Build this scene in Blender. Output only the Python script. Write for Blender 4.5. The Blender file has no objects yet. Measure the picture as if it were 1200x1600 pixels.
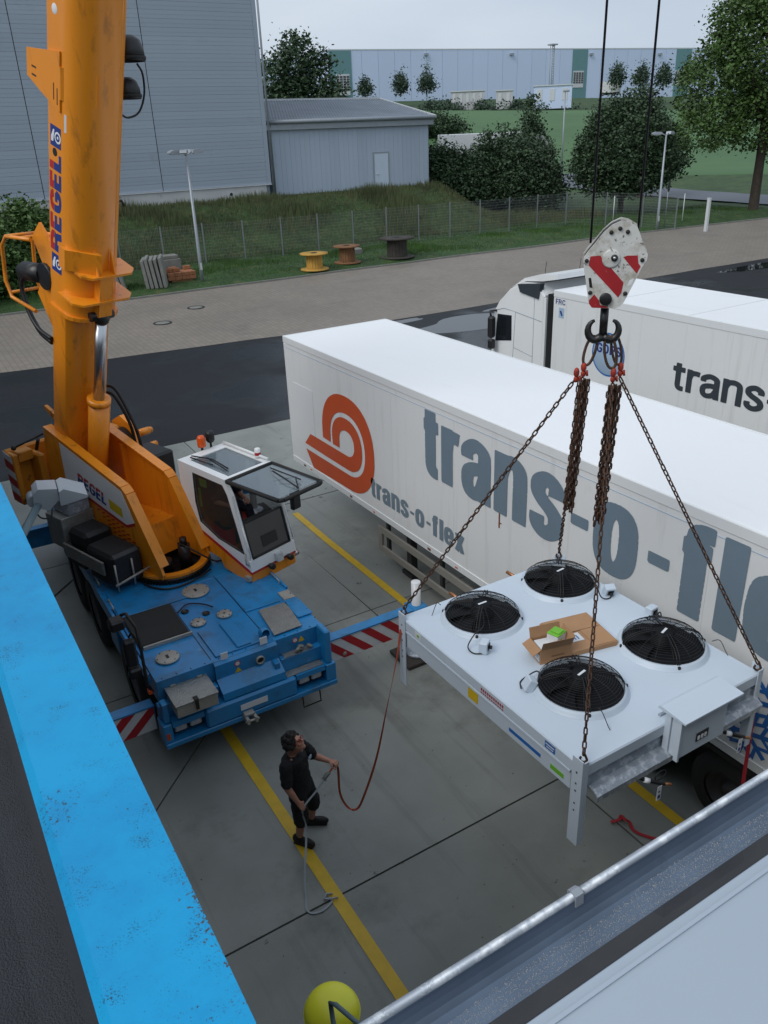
import bpy, bmesh, math, random
from mathutils import Vector, Matrix, noise
random.seed(7)
scene = bpy.context.scene
# ------------------------------------------------------------------ camera, sky, sun, exposure
CAM_H = 7.86
F_PX, PITCH, ROLL, YAW = 1262.3, .439, -.041, .531
_f = Vector((math.sin(YAW)*math.cos(PITCH), math.cos(YAW)*math.cos(PITCH), -math.sin(PITCH)))
_r = Vector((math.cos(YAW), -math.sin(YAW), 0)); _u = _r.cross(_f)
_r2 = _r*math.cos(ROLL)+_u*math.sin(ROLL); _u2 = -_r*math.sin(ROLL)+_u*math.cos(ROLL)
cam = bpy.data.cameras.new('camera'); cam.sensor_fit = 'VERTICAL'; cam.sensor_height = 36
cam.lens = F_PX/1600*36; cam.clip_start = .05; cam.clip_end = 3000
cam_o = bpy.data.objects.new('camera', cam); scene.collection.objects.link(cam_o)
m3 = Matrix((_r2, _u2, -_f)).transposed()
cam_o.matrix_world = Matrix.Translation((0, 0, CAM_H)) @ m3.to_4x4()
scene.camera = cam_o
SUN_EL, SUN_AZ = math.radians(46), math.radians(262)      # azimuth from +Y towards +X: left of the viewer
world = bpy.data.worlds.new('World'); scene.world = world; world.use_nodes = True
nt = world.node_tree; nt.nodes.clear()
out = nt.nodes.new('ShaderNodeOutputWorld'); bg = nt.nodes.new('ShaderNodeBackground'); bg.inputs[1].default_value = .1
sky = nt.nodes.new('ShaderNodeTexSky'); sky.sky_type = 'NISHITA'; sky.sun_disc = False
sky.sun_elevation = SUN_EL; sky.sun_rotation = SUN_AZ; sky.dust_density = 4; sky.air_density = 1.0
tc = nt.nodes.new('ShaderNodeTexCoord'); mp = nt.nodes.new('ShaderNodeMapping'); mp.inputs['Scale'].default_value = (1.2, 1.2, 4)
nz = nt.nodes.new('ShaderNodeTexNoise'); nz.inputs['Scale'].default_value = 1.6; nz.inputs['Detail'].default_value = 5; nz.inputs['Roughness'].default_value = .5
rp = nt.nodes.new('ShaderNodeValToRGB'); rp.color_ramp.elements[0].position = .3; rp.color_ramp.elements[1].position = .7
rp.color_ramp.elements[0].color = (.445, .525, .63, 1); rp.color_ramp.elements[1].color = (.60, .665, .75, 1)
sc_ = nt.nodes.new('ShaderNodeVectorMath'); sc_.operation = 'SCALE'; sc_.inputs['Scale'].default_value = 10.5
mx = nt.nodes.new('ShaderNodeMix'); mx.data_type = 'RGBA'; mx.inputs[0].default_value = .93
L = nt.links.new
L(tc.outputs['Generated'], mp.inputs[0]); L(mp.outputs[0], nz.inputs['Vector']); L(nz.outputs[0], rp.inputs[0]); L(rp.outputs[0], sc_.inputs[0])
L(sky.outputs[0], mx.inputs[6]); L(sc_.outputs[0], mx.inputs[7]); L(mx.outputs[2], bg.inputs[0]); L(bg.outputs[0], out.inputs[0])
sun = bpy.data.lights.new('sun', 'SUN'); sun.energy = 1.4; sun.angle = math.radians(35); sun.color = (1, .985, .96)
sun_o = bpy.data.objects.new('sun', sun); scene.collection.objects.link(sun_o)
_sd = Vector((math.sin(SUN_AZ)*math.cos(SUN_EL), math.cos(SUN_AZ)*math.cos(SUN_EL), math.sin(SUN_EL)))
sun_o.rotation_euler = _sd.to_track_quat('Z', 'Y').to_euler()
vs = scene.view_settings; vs.view_transform = 'Standard'; vs.look = 'None'; vs.gamma = 1; vs.exposure = .14; vs.use_curve_mapping = False

# ------------------------------------------------------------------ helpers
C = scene.collection
V = Vector
BASE = {}          # object name -> world matrix of the thing's base
def sm(a, b, x):
    t = max(0, min(1, (x-a)/(b-a))); return t*t*(3-2*t)
class MB:
    """collects geometry (world coordinates) for one mesh"""
    def __init__(s): s.v = []; s.f = []; s.smooth = []
    def add(s, vs, fs, smooth=False):
        n = len(s.v); s.v += [tuple(p) for p in vs]
        for f in fs: s.f.append(tuple(i+n for i in f)); s.smooth.append(smooth)
        return s
    def quad(s, *p): return s.add(p, [tuple(range(len(p)))])
    def box(s, lo, hi, M=None, ch=0):
        x0, y0, z0 = lo; x1, y1, z1 = hi
        if ch <= 0:
            p = [V((x, y, z)) for z in (z0, z1) for y in (y0, y1) for x in (x0, x1)]
            f = [(0, 2, 3, 1), (4, 5, 7, 6), (0, 1, 5, 4), (2, 6, 7, 3), (0, 4, 6, 2), (1, 3, 7, 5)]
        else:
            c = min(ch, .49*(x1-x0), .49*(y1-y0), .49*(z1-z0))
            bmm = bmesh.new(); bmesh.ops.create_cube(bmm, size=1)
            for q in bmm.verts: q.co = V(((x0+x1)/2+q.co.x*(x1-x0), (y0+y1)/2+q.co.y*(y1-y0), (z0+z1)/2+q.co.z*(z1-z0)))
            bmesh.ops.bevel(bmm, geom=bmm.edges[:], offset=c, segments=1, profile=.5, affect='EDGES')
            bmm.verts.index_update(); p = [q.co.copy() for q in bmm.verts]; f = [[q.index for q in fa.verts] for fa in bmm.faces]; bmm.free()
        if M is not None: p = [M @ q for q in p]
        return s.add(p, f)
    def tube(s, path, r, n=8, caps=True, smooth=True, closed=False):
        path = [V(p) for p in path]; m = len(path); rs = r if isinstance(r, (list, tuple)) else [r]*m
        rings = []; ref = None
        for i, p in enumerate(path):
            if closed: t = path[(i+1) % m]-path[i-1]
            else: t = path[min(i+1, m-1)]-path[max(i-1, 0)]
            if t.length < 1e-9: t = V((0, 0, 1))
            t.normalize()
            if ref is None: ref = t.orthogonal().normalized()
            a = ref-t*ref.dot(t)
            a = a.normalized() if a.length > 1e-6 else t.orthogonal().normalized()
            ref = a; b = t.cross(a)
            rings.append([p+(a*math.cos(6.28318*k/n)+b*math.sin(6.28318*k/n))*rs[i] for k in range(n)])
        vs = [q for rg in rings for q in rg]; fs = []
        for i in range(m if closed else m-1):
            j = (i+1) % m
            for k in range(n): fs.append((i*n+k, i*n+(k+1) % n, j*n+(k+1) % n, j*n+k))
        s.add(vs, fs, smooth)
        if caps and not closed:
            s.add(rings[0], [tuple(reversed(range(n)))]); s.add(rings[-1], [tuple(range(n))])
        return s
    def cyl(s, a, b, r, r2=None, n=16, caps=True): return s.tube([a, b], [r, r if r2 is None else r2], n, caps)
    def lathe(s, prof, o, ax=(0, 0, 1), n=24, smooth=True):
        """profile = [(radius, height)]"""
        ax = V(ax).normalized(); a = ax.orthogonal().normalized(); b = ax.cross(a); o = V(o); vs = []; fs = []
        for r, h in prof:
            vs += [o+ax*h+(a*math.cos(6.28318*k/n)+b*math.sin(6.28318*k/n))*r for k in range(n)]
        for i in range(len(prof)-1):
            for k in range(n): fs.append((i*n+k, i*n+(k+1) % n, (i+1)*n+(k+1) % n, (i+1)*n+k))
        return s.add(vs, fs, smooth)
    def prism(s, poly, fn, d0, d1):
        """2-D polygon extruded from d0 to d1; fn(a, b, d) -> point"""
        n = len(poly); vs = [fn(a, b, d0) for a, b in poly]+[fn(a, b, d1) for a, b in poly]
        fs = [tuple(range(n))[::-1], tuple(range(n, 2*n))]+[(i, (i+1) % n, n+(i+1) % n, n+i) for i in range(n)]
        return s.add(vs, fs)
    def ball(s, c, r, n=12, sq=(1, 1, 1), M=None):
        c = V(c); vs = []; fs = []; m = n//2
        for i in range(m+1):
            th = math.pi*i/m
            for k in range(n):
                p = V((math.sin(th)*math.cos(6.28318*k/n)*sq[0], math.sin(th)*math.sin(6.28318*k/n)*sq[1], math.cos(th)*sq[2]))*r
                vs.append(c+(M @ p if M else p))
        for i in range(m):
            for k in range(n): fs.append((i*n+k, (i+1)*n+k, (i+1)*n+(k+1) % n, i*n+(k+1) % n))
        return s.add(vs, fs, True)
def mesh_from(mb, name, inv=None, fix=True):
    me = bpy.data.meshes.new(name)
    vs = [inv @ V(p) for p in mb.v] if inv is not None else mb.v
    me.from_pydata([tuple(p) for p in vs], [], mb.f)
    me.polygons.foreach_set('use_smooth', mb.smooth)
    if fix:
        b = bmesh.new(); b.from_mesh(me); bmesh.ops.remove_doubles(b, verts=b.verts[:], dist=1e-5)
        bmesh.ops.recalc_face_normals(b, faces=b.faces[:]); b.to_mesh(me); b.free()
    me.update(); return me
def tag(o, label=None, cat=None, group=None, kind=None):
    if label: o['label'] = label
    if cat: o['category'] = cat
    if group: o['group'] = group
    if kind: o['kind'] = kind
    return o
def thing(name, loc, label, cat, group=None, rz=0):
    o = bpy.data.objects.new(name, None); C.objects.link(o); o.empty_display_size = .2
    o.location = loc; o.rotation_euler = (0, 0, rz)
    BASE[o.name] = Matrix.Translation(loc) @ Matrix.Rotation(rz, 4, 'Z')
    return tag(o, label, cat, group)
def obj(name, mb, mat, parent=None, loc=None, fix=True, **kw):
    """link the collected geometry as ONE object; its origin is the parent's base (or loc)"""
    if parent is not None: Mw = BASE[parent.name]
    elif loc is not None: Mw = Matrix.Translation(loc)
    else:
        xs = [p[0] for p in mb.v]; ys = [p[1] for p in mb.v]; zs_ = [p[2] for p in mb.v]
        Mw = Matrix.Translation(((min(xs)+max(xs))/2, (min(ys)+max(ys))/2, min(zs_)))
    me = mesh_from(mb, name, Mw.inverted(), fix)
    o = bpy.data.objects.new(name, me); C.objects.link(o)
    if isinstance(mat, (list, tuple)):
        for m in mat: me.materials.append(m)
    elif mat: me.materials.append(mat)
    BASE[o.name] = Mw
    if parent is not None: o.parent = parent
    else: o.matrix_world = Mw
    return tag(o, kw.get('label'), kw.get('cat'), kw.get('group'), kw.get('kind'))
def place(name, me, M, parent=None):
    """another object on shared mesh data; M = world matrix"""
    o = bpy.data.objects.new(name, me); C.objects.link(o); BASE[o.name] = M.copy()
    if parent is not None: o.parent = parent; o.matrix_local = BASE[parent.name].inverted() @ M
    else: o.matrix_world = M
    return o
def copy_tree(o, M):
    """copy a thing with its parts and sub-parts; M = new world matrix of the root"""
    def rec(s, par):
        c = s.copy(); C.objects.link(c)
        if par is not None: c.parent = par
        for ch in list(s.children): rec(ch, c)
        return c
    r = rec(o, None); r.matrix_world = M; BASE[r.name] = M.copy()
    return r
# ------------------------------------------------------------------ materials
MT = {}
def mat(name, col, rough=.5, metal=0, var=.12, scale=3, bump=0, bscale=60, col2=None, thr=.55, soft=.12, spec=.5, rvar=0, coat=0, dirt=None, dscale=1.3, dthr=.62, trans=0, alpha=1, obj_var=0):
    """Principled with noise variation, optional second colour in patches (wear), dirt and bump"""
    m = bpy.data.materials.new(name); m.use_nodes = True; n = m.node_tree; N = n.nodes; K = n.links.new
    b = N['Principled BSDF']; b.inputs['Roughness'].default_value = rough; b.inputs['Metallic'].default_value = metal
    b.inputs['Specular IOR Level'].default_value = spec
    if coat: b.inputs['Coat Weight'].default_value = coat; b.inputs['Coat Roughness'].default_value = .12
    if trans: b.inputs['Transmission Weight'].default_value = trans
    if alpha < 1: b.inputs['Alpha'].default_value = alpha
    geo = N.new('ShaderNodeNewGeometry'); pos = geo.outputs['Position']
    def noise_(s, d=4, r=.55):
        t = N.new('ShaderNodeTexNoise'); t.inputs['Scale'].default_value = s; t.inputs['Detail'].default_value = d; t.inputs['Roughness'].default_value = r
        K(pos, t.inputs['Vector']); return t.outputs[0]
    def mixc(f, a, c):
        x = N.new('ShaderNodeMix'); x.data_type = 'RGBA'
        if hasattr(f, 'links'): K(f, x.inputs[0])
        else: x.inputs[0].default_value = f
        for sl, val in ((6, a), (7, c)):
            if hasattr(val, 'links'): K(val, x.inputs[sl])
            else: x.inputs[sl].default_value = (*val, 1)
        return x.outputs[2]
    def ramp(sock, p0, p1):
        r = N.new('ShaderNodeMapRange'); r.inputs[1].default_value = p0; r.inputs[2].default_value = p1; K(sock, r.inputs[0]); return r.outputs[0]
    c = mixc(ramp(noise_(scale), .25, .75), tuple(x*(1-var) for x in col), tuple(min(1, x*(1+var)) for x in col))
    if obj_var:
        oi = N.new('ShaderNodeObjectInfo')
        c = mixc(ramp(oi.outputs['Random'], 0, 1), tuple(x*(1-obj_var) for x in col), c) if obj_var < 0 else c
        hs = N.new('ShaderNodeHueSaturation'); K(c, hs.inputs['Color'])
        K(ramp2(N, K, oi.outputs['Random'], 1-obj_var, 1+obj_var), hs.inputs['Value']); c = hs.outputs[0]
    if col2: c = mixc(ramp(noise_(scale*2.3, 6, .65), thr, thr+soft), c, col2)
    if dirt: c = mixc(ramp(noise_(dscale, 7, .7), dthr, dthr+.22), c, dirt)
    K(c, b.inputs['Base Color'])
    if rvar:
        K(ramp2(N, K, noise_(scale*.8), rough-rvar, rough+rvar), b.inputs['Roughness'])
    if bump:
        bp = N.new('ShaderNodeBump'); bp.inputs['Strength'].default_value = bump; bp.inputs['Distance'].default_value = .02
        K(noise_(bscale, 3), bp.inputs['Height']); K(bp.outputs[0], b.inputs['Normal'])
    MT[name] = m; return m
def ramp2(N, K, sock, lo, hi):
    r = N.new('ShaderNodeMapRange'); r.inputs[1].default_value = .2; r.inputs[2].default_value = .8; r.inputs[3].default_value = lo; r.inputs[4].default_value = hi
    K(sock, r.inputs[0]); return r.outputs[0]
mat('concrete', (.235, .247, .226), .45, var=.16, scale=.9, bump=.12, bscale=45, rvar=.14, dirt=(.12, .124, .11), dscale=.55, dthr=.54, obj_var=.06)
mat('joint', (.012, .012, .011), .8)
mat('yellow_line', (.62, .40, .02), .5, var=.12, scale=6, col2=(.35, .25, .05), thr=.66, bump=.1)
mat('asphalt', (.008, .009, .012), .5, var=.2, scale=.35, bump=.2, bscale=90, dirt=(.023, .026, .032), dscale=.25, spec=.35)
mat('far_road', (.075, .085, .105), .5, scale=.3)
mat('grass', (.024, .062, .011), .8, var=.4, scale=.6, col2=(.085, .10, .03), thr=.52, soft=.2, bump=.6, bscale=9)
mat('blade', (.040, .10, .014), .7, var=.45, scale=.7, col2=(.12, .12, .04), thr=.58, soft=.15)
mat('bank_blade', (.075, .095, .035), .7, var=.5, scale=.5, col2=(.15, .135, .065), thr=.52, soft=.2)
mat('field', (.065, .14, .05), .8, var=.16, scale=.08, bump=.3, bscale=3)
mat('leaf_dark', (.040, .074, .033), .55, var=.6, scale=.9, spec=.4, col2=(.075, .12, .045), thr=.6)
mat('leaf_mid', (.066, .125, .03), .55, var=.55, scale=.8, spec=.4, col2=(.10, .16, .04), thr=.58)
mat('leaf_far', (.045, .08, .05), .7, var=.35, scale=.4)
mat('leaf_lime', (.085, .14, .02), .6, var=.4, scale=.9)
mat('bark', (.045, .035, .026), .9, var=.4, scale=4, bump=.6, bscale=12)
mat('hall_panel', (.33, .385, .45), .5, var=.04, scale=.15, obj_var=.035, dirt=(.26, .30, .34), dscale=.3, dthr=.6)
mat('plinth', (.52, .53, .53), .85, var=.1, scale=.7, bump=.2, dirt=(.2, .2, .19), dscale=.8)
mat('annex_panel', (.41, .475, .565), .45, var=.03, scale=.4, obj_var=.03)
mat('annex_roof', (.16, .19, .23), .4, var=.15, scale=.6)
mat('trim_white', (.6, .62, .63), .5, var=.05)
mat('door_blue', (.56, .64, .74), .45, var=.04)
mat('far_wall', (.57, .67, .85), .6, var=.03, scale=.05, obj_var=.012)  # haze of distance mixed into the wall colour as extra blue
mat('far_green', (.13, .27, .28), .6, var=.05)  # green paled to carry the haze in its colour
mat('glass_dark', (.012, .015, .018), .1, spec=.8)
mat('fence_steel', (.28, .30, .31), .45, metal=.6, var=.1)
mat('lamp_steel', (.34, .37, .40), .5, metal=.4, var=.08, dirt=(.2, .2, .18), dscale=3)
mat('old_concrete', (.2, .2, .18), .9, var=.2, scale=2.5, bump=.5, bscale=25, dirt=(.09, .09, .07), dscale=2)
mat('brick', (.32, .13, .06), .85, var=.3, scale=5, bump=.3)
mat('wood_yellow', (.48, .27, .05), .75, var=.25, scale=3, col2=(.28, .2, .1), thr=.6)
mat('wood_brown', (.2, .095, .04), .8, var=.3, scale=3, bump=.4)
mat('wood_dark', (.045, .038, .032), .8, var=.35, scale=3, bump=.4)
mat('iron', (.035, .033, .03), .6, metal=.5, var=.25, scale=6)
mat('orange', (.80, .262, .010), .36, var=.07, scale=.9, coat=.25, dirt=(.55, .20, .015), dscale=1.1, dthr=.60)
mat('orange_rust', (.54, .20, .012), .5, var=.1, scale=1.5, col2=(.09, .03, .012), thr=.60, soft=.08, dirt=(.3, .12, .03), dscale=2)
mat('crane_blue', (.012, .215, .50), .38, var=.12, scale=1.2, coat=.2, dirt=(.03, .12, .22), dscale=1.4, dthr=.52, col2=(.14, .28, .42), thr=.65, soft=.05)
mat('white_paint', (.78, .79, .79), .35, var=.03, scale=1.5, coat=.2)
mat('red_paint', (.45, .015, .02), .45, var=.1)
mat('stripe_red', (.42, .012, .018), .5, var=.12, scale=6, col2=(.3, .05, .05), thr=.68)
mat('stripe_white', (.66, .67, .68), .5, var=.07, scale=6, dirt=(.35, .33, .3), dscale=5)
mat('text_blue', (.012, .035, .20), .5, var=.05)
mat('tread', (.36, .36, .34), .38, metal=.75, var=.12, scale=8, bump=.9, bscale=38, dirt=(.16, .15, .13), dscale=3)
mat('steel_plate', (.44, .42, .38), .5, metal=.5, var=.12, scale=5, bump=.5, bscale=110, dirt=(.22, .2, .17), dscale=5)
mat('galv', (.34, .38, .43), .52, metal=.55, var=.14, scale=6, col2=(.56, .6, .64), thr=.5, soft=.1, rvar=.08)
speckle_later = [('galv', (.5, .54, .58), 140, .88)]
mat('chrome', (.55, .56, .58), .3, metal=1, var=.03)
mat('black_plastic', (.012, .012, .013), .45, var=.2, scale=3, bump=.12)
mat('rubber', (.016, .016, .016), .75, var=.2, bump=.3, bscale=30)
mat('hub_grey', (.2, .21, .22), .5, metal=.5)
mat('black_grease', (.014, .013, .012), .35, var=.3, scale=5)
mat('beacon_orange', (.75, .10, .01), .25, var=.04)
mat('lens_clear', (.5, .53, .56), .12, metal=.3, var=.15, scale=30, bump=.5, bscale=60)
mat('cab_inside', (.018, .018, .019), .7)
mat('trailer_white', (.74, .76, .76), .38, var=.02, scale=.6, dirt=(.60, .61, .60), dscale=.45, dthr=.6)
mat('trailer_side', (.75, .76, .755), .42, var=.02, scale=.5, dirt=(.55, .55, .53), dscale=.5, dthr=.62)
mat('trailer_roof', (.83, .845, .855), .5, var=.02, scale=.3, dirt=(.76, .78, .79), dscale=.3, dthr=.6)
mat('decal_grey', (.165, .225, .275), .42, var=.04)
mat('decal_dark', (.035, .045, .055), .42, var=.05)
mat('decal_orange', (.56, .085, .018), .42, var=.04)
mat('decal_blue', (.015, .13, .42), .42, var=.05)
mat('decal_pale', (.36, .48, .62), .45, var=.06)
mat('chassis', (.03, .03, .032), .6, var=.2)
mat('beige_bar', (.25, .24, .215), .6, var=.1, dirt=(.12, .11, .1), dscale=3)
mat('rust', (.16, .05, .018), .9, var=.35, scale=8)
mat('chain', (.085, .048, .032), .68, metal=.45, var=.45, scale=14, col2=(.13, .045, .015), thr=.55)
mat('red_chain', (.36, .035, .015), .6, metal=.2, var=.3, scale=14, col2=(.08, .04, .03), thr=.55)
mat('hook_white', (.62, .61, .57), .5, var=.08, scale=9, col2=(.10, .085, .07), thr=.60, soft=.06, dirt=(.33, .29, .22), dscale=7, dthr=.50)
mat('hook_red', (.36, .014, .018), .45, var=.12, scale=9, col2=(.5, .45, .42), thr=.66, soft=.03)
mat('unit_white', (.56, .64, .72), .42, var=.025, scale=1.5, bump=.02, dirt=(.47, .53, .59), dscale=1.2, dthr=.62)
mat('fan_black', (.005, .0055, .007), .6, var=.1, spec=.2)
mat('wire_black', (.008, .008, .009), .5)
mat('cardboard', (.40, .225, .115), .85, var=.08, scale=5, bump=.1)
mat('cardboard_dark', (.22, .115, .055), .85, var=.1, scale=5)
mat('paper', (.68, .7, .72), .7, var=.04)
mat('green', (.16, .46, .03), .55, var=.06)
mat('label_yellow', (.66, .45, .01), .5, var=.1, scale=20)
mat('copper', (.45, .2, .09), .4, metal=.7)
mat('red_strap', (.40, .018, .03), .7, var=.15)
mat('orange_strap', (.36, .065, .03), .7, var=.2, scale=6)
mat('grey_rope', (.30, .33, .35), .6, var=.15)
mat('coping_blue', (.006, .30, .58), .42, var=.06, scale=2.2, spec=.35, dirt=(.006, .21, .47), dscale=.9, dthr=.5)
mat('bitumen', (.028, .032, .038), .8, var=.3, scale=1.4, bump=.7, bscale=140, dirt=(.016, .017, .02), dscale=.8)
mat('membrane', (.355, .415, .475), .5, var=.03, scale=1, dirt=(.34, .39, .44), dscale=1.2, dthr=.6)
mat('dome_yellow', (.74, .72, .03), .35, var=.05)
mat('galv_dark', (.14, .185, .25), .42, metal=.5, var=.18, scale=5, rvar=.08, dirt=(.06, .08, .11), dscale=3)
mat('rope_steel', (.030, .026, .030), .5, metal=.4, var=.2)
mat('puddle_water', (.012, .013, .015), .03, var=.1, spec=.6)
mat('grit_mix', (.42, .40, .37), .9, var=.5, scale=300)
mat('dock_wall', (.10, .105, .11), .7, var=.1)  # unseen walls, kept dark to cut light bounced onto faces opposite
mat('skin', (.42, .205, .14), .5, var=.08, scale=12, spec=.4)
mat('hair', (.016, .012, .010), .7, var=.4, scale=40, bump=.8, bscale=150)
mat('cloth_black', (.008, .008, .010), .85, var=.25, scale=12, bump=.2, bscale=200)
mat('cloth_navy', (.010, .013, .024), .85, var=.25, scale=12)
mat('shoe', (.008, .008, .008), .6)
mat('pipe_green', (.10, .15, .17), .5, var=.1)
def glass_mat(name, tint, alpha, rough=.05):
    m = mat(name, tint, rough, var=.02, spec=.9); m.node_tree.nodes['Principled BSDF'].inputs['Alpha'].default_value = alpha
    return m
glass_mat('cab_glass', (.03, .045, .045), .42)
glass_mat('roof_glass', (.20, .25, .28), .55)
def streaks(m, col, sc, thr, wid=.18, amt=.6):
    """long runs of dirt: noise stretched along one axis"""
    n = m.node_tree; N = n.nodes; K = n.links.new; b = N['Principled BSDF']; src = b.inputs['Base Color'].links[0].from_socket
    geo = N.new('ShaderNodeNewGeometry'); mp_ = N.new('ShaderNodeMapping'); mp_.inputs['Scale'].default_value = sc; K(geo.outputs['Position'], mp_.inputs[0])
    t = N.new('ShaderNodeTexNoise'); t.inputs['Scale'].default_value = 1; t.inputs['Detail'].default_value = 6; t.inputs['Roughness'].default_value = .65; K(mp_.outputs[0], t.inputs['Vector'])
    r = N.new('ShaderNodeMapRange'); r.inputs[1].default_value = thr; r.inputs[2].default_value = thr+wid; r.inputs[4].default_value = amt; K(t.outputs[0], r.inputs[0])
    x = N.new('ShaderNodeMix'); x.data_type = 'RGBA'; K(r.outputs[0], x.inputs[0]); K(src, x.inputs[6]); x.inputs[7].default_value = (*col, 1); K(x.outputs[2], b.inputs['Base Color'])
streaks(MT['orange'], (.16, .065, .015), (7, 7, .7), .55, .2, .6)
streaks(MT['trailer_side'], (.42, .41, .38), (5, 5, .35), .55, .25, .45)
streaks(MT['trailer_roof'], (.55, .56, .55), (2.2, .5, 1), .6, .25, .3)
streaks(MT['concrete'], (.10, .10, .09), (2.6, .16, 1), .55, .2, .6)
streaks(MT['concrete'], (.29, .30, .275), (.5, .9, 1), .56, .25, .5)
streaks(MT['crane_blue'], (.03, .075, .12), (3, 3, 3), .52, .2, .65)
streaks(MT['crane_blue'], (.25, .34, .42), (14, 14, 14), .70, .05, .6)
streaks(MT['plinth'], (.2, .2, .18), (.9, .9, .25), .55, .25, .6)
streaks(MT['asphalt'], (.022, .024, .028), (.1, 1.1, 1), .56, .2, .6)
# special: coping with black specks and lichen along its edges; block paving; wet puddle patches
def speckle(m, col, scale, thr):
    n = m.node_tree; N = n.nodes; K = n.links.new; b = N['Principled BSDF']
    src = b.inputs['Base Color'].links[0].from_socket
    geo = N.new('ShaderNodeNewGeometry')
    t = N.new('ShaderNodeTexNoise'); t.inputs['Scale'].default_value = scale; t.inputs['Detail'].default_value = 4; t.inputs['Roughness'].default_value = .75; K(geo.outputs['Position'], t.inputs['Vector'])
    t2 = N.new('ShaderNodeTexNoise'); t2.inputs['Scale'].default_value = scale*.06; t2.inputs['Detail'].default_value = 3; K(geo.outputs['Position'], t2.inputs['Vector'])
    a = N.new('ShaderNodeMath'); a.operation = 'MULTIPLY_ADD'; a.inputs[1].default_value = .55; K(t2.outputs[0], a.inputs[0]); K(t.outputs[0], a.inputs[2])
    r = N.new('ShaderNodeMapRange'); r.inputs[1].default_value = thr; r.inputs[2].default_value = thr+.05; K(a.outputs[0], r.inputs[0])
    x = N.new('ShaderNodeMix'); x.data_type = 'RGBA'; K(r.outputs[0], x.inputs[0]); K(src, x.inputs[6]); x.inputs[7].default_value = (*col, 1)
    K(x.outputs[2], b.inputs['Base Color'])
speckle(MT['coping_blue'], (.012, .075, .14), 170, .90)
speckle(MT['coping_blue'], (.03, .05, .06), 60, .96)
speckle(MT['concrete'], (.045, .045, .042), 22, 1.02)
speckle(MT['concrete'], (.06, .06, .052), 3.2, .97)
speckle(MT['bitumen'], (.12, .12, .12), 260, 1.0)
speckle(MT['membrane'], (.22, .23, .23), 30, 1.06)
def edge_lichen(m):
    n = m.node_tree; N = n.nodes; K = n.links.new; b = N['Principled BSDF']; src = b.inputs['Base Color'].links[0].from_socket
    geo = N.new('ShaderNodeNewGeometry'); sp = N.new('ShaderNodeSeparateXYZ'); K(geo.outputs['Position'], sp.inputs[0])
    t = N.new('ShaderNodeTexNoise'); t.inputs['Scale'].default_value = 70; t.inputs['Detail'].default_value = 5; t.inputs['Roughness'].default_value = .7; K(geo.outputs['Position'], t.inputs['Vector'])
    t2 = N.new('ShaderNodeTexNoise'); t2.inputs['Scale'].default_value = 2.2; t2.inputs['Detail'].default_value = 2; K(geo.outputs['Position'], t2.inputs['Vector'])
    e = N.new('ShaderNodeMapRange'); e.inputs[1].default_value = .24; e.inputs[2].default_value = .31; e.inputs[3].default_value = 0; e.inputs[4].default_value = .11; K(sp.outputs[0], e.inputs[0])
    a = N.new('ShaderNodeMath'); K(t.outputs[0], a.inputs[0]); K(e.outputs[0], a.inputs[1])
    c = N.new('ShaderNodeMath'); c.operation = 'MULTIPLY_ADD'; c.inputs[1].default_value = .5; K(t2.outputs[0], c.inputs[0]); K(a.outputs[0], c.inputs[2])
    r = N.new('ShaderNodeMapRange'); r.inputs[1].default_value = .98; r.inputs[2].default_value = 1.06; K(c.outputs[0], r.inputs[0])
    x = N.new('ShaderNodeMix'); x.data_type = 'RGBA'; K(r.outputs[0], x.inputs[0]); K(src, x.inputs[6]); x.inputs[7].default_value = (.055, .05, .04, 1); K(x.outputs[2], b.inputs['Base Color'])
edge_lichen(MT['coping_blue'])
for a_ in speckle_later: speckle(MT[a_[0]], *a_[1:])
def paving_mat():
    m = mat('paving', (.235, .203, .168), .6, var=.12, scale=.25, dirt=(.15, .135, .118), dscale=.22, dthr=.55)
    n = m.node_tree; N = n.nodes; K = n.links.new; b = N['Principled BSDF']; src = b.inputs['Base Color'].links[0].from_socket
    geo = N.new('ShaderNodeNewGeometry'); mpn = N.new('ShaderNodeMapping'); mpn.inputs['Rotation'].default_value = (0, 0, math.radians(90)); K(geo.outputs['Position'], mpn.inputs[0])
    br = N.new('ShaderNodeTexBrick'); br.inputs['Scale'].default_value = 1; br.inputs['Brick Width'].default_value = .30; br.inputs['Row Height'].default_value = .22; br.inputs['Mortar Size'].default_value = .012
    br.inputs['Color1'].default_value = (1, 1, 1, 1); br.inputs['Color2'].default_value = (.86, .86, .86, 1); br.inputs['Mortar'].default_value = (.6, .6, .58, 1); K(mpn.outputs[0], br.inputs['Vector'])
    x = N.new('ShaderNodeMix'); x.data_type = 'RGBA'; x.blend_type = 'MULTIPLY'; x.inputs[0].default_value = 1; K(src, x.inputs[6]); K(br.outputs[0], x.inputs[7]); K(x.outputs[2], b.inputs['Base Color'])
    return m
paving_mat()
def puddles(m):
    n = m.node_tree; N = n.nodes; K = n.links.new; b = N['Principled BSDF']; geo = N.new('ShaderNodeNewGeometry')
    t = N.new('ShaderNodeTexNoise'); t.inputs['Scale'].default_value = .22; t.inputs['Detail'].default_value = 3; K(geo.outputs['Position'], t.inputs['Vector'])
    r = N.new('ShaderNodeMapRange'); r.inputs[1].default_value = .50; r.inputs[2].default_value = .63; r.inputs[3].default_value = .60; r.inputs[4].default_value = .05; K(t.outputs[0], r.inputs[0]); K(r.outputs[0], b.inputs['Roughness'])
puddles(MT['asphalt'])
streaks(MT['paving'], (.12, .11, .10), (.12, .7, 1), .55, .2, .5)
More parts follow.
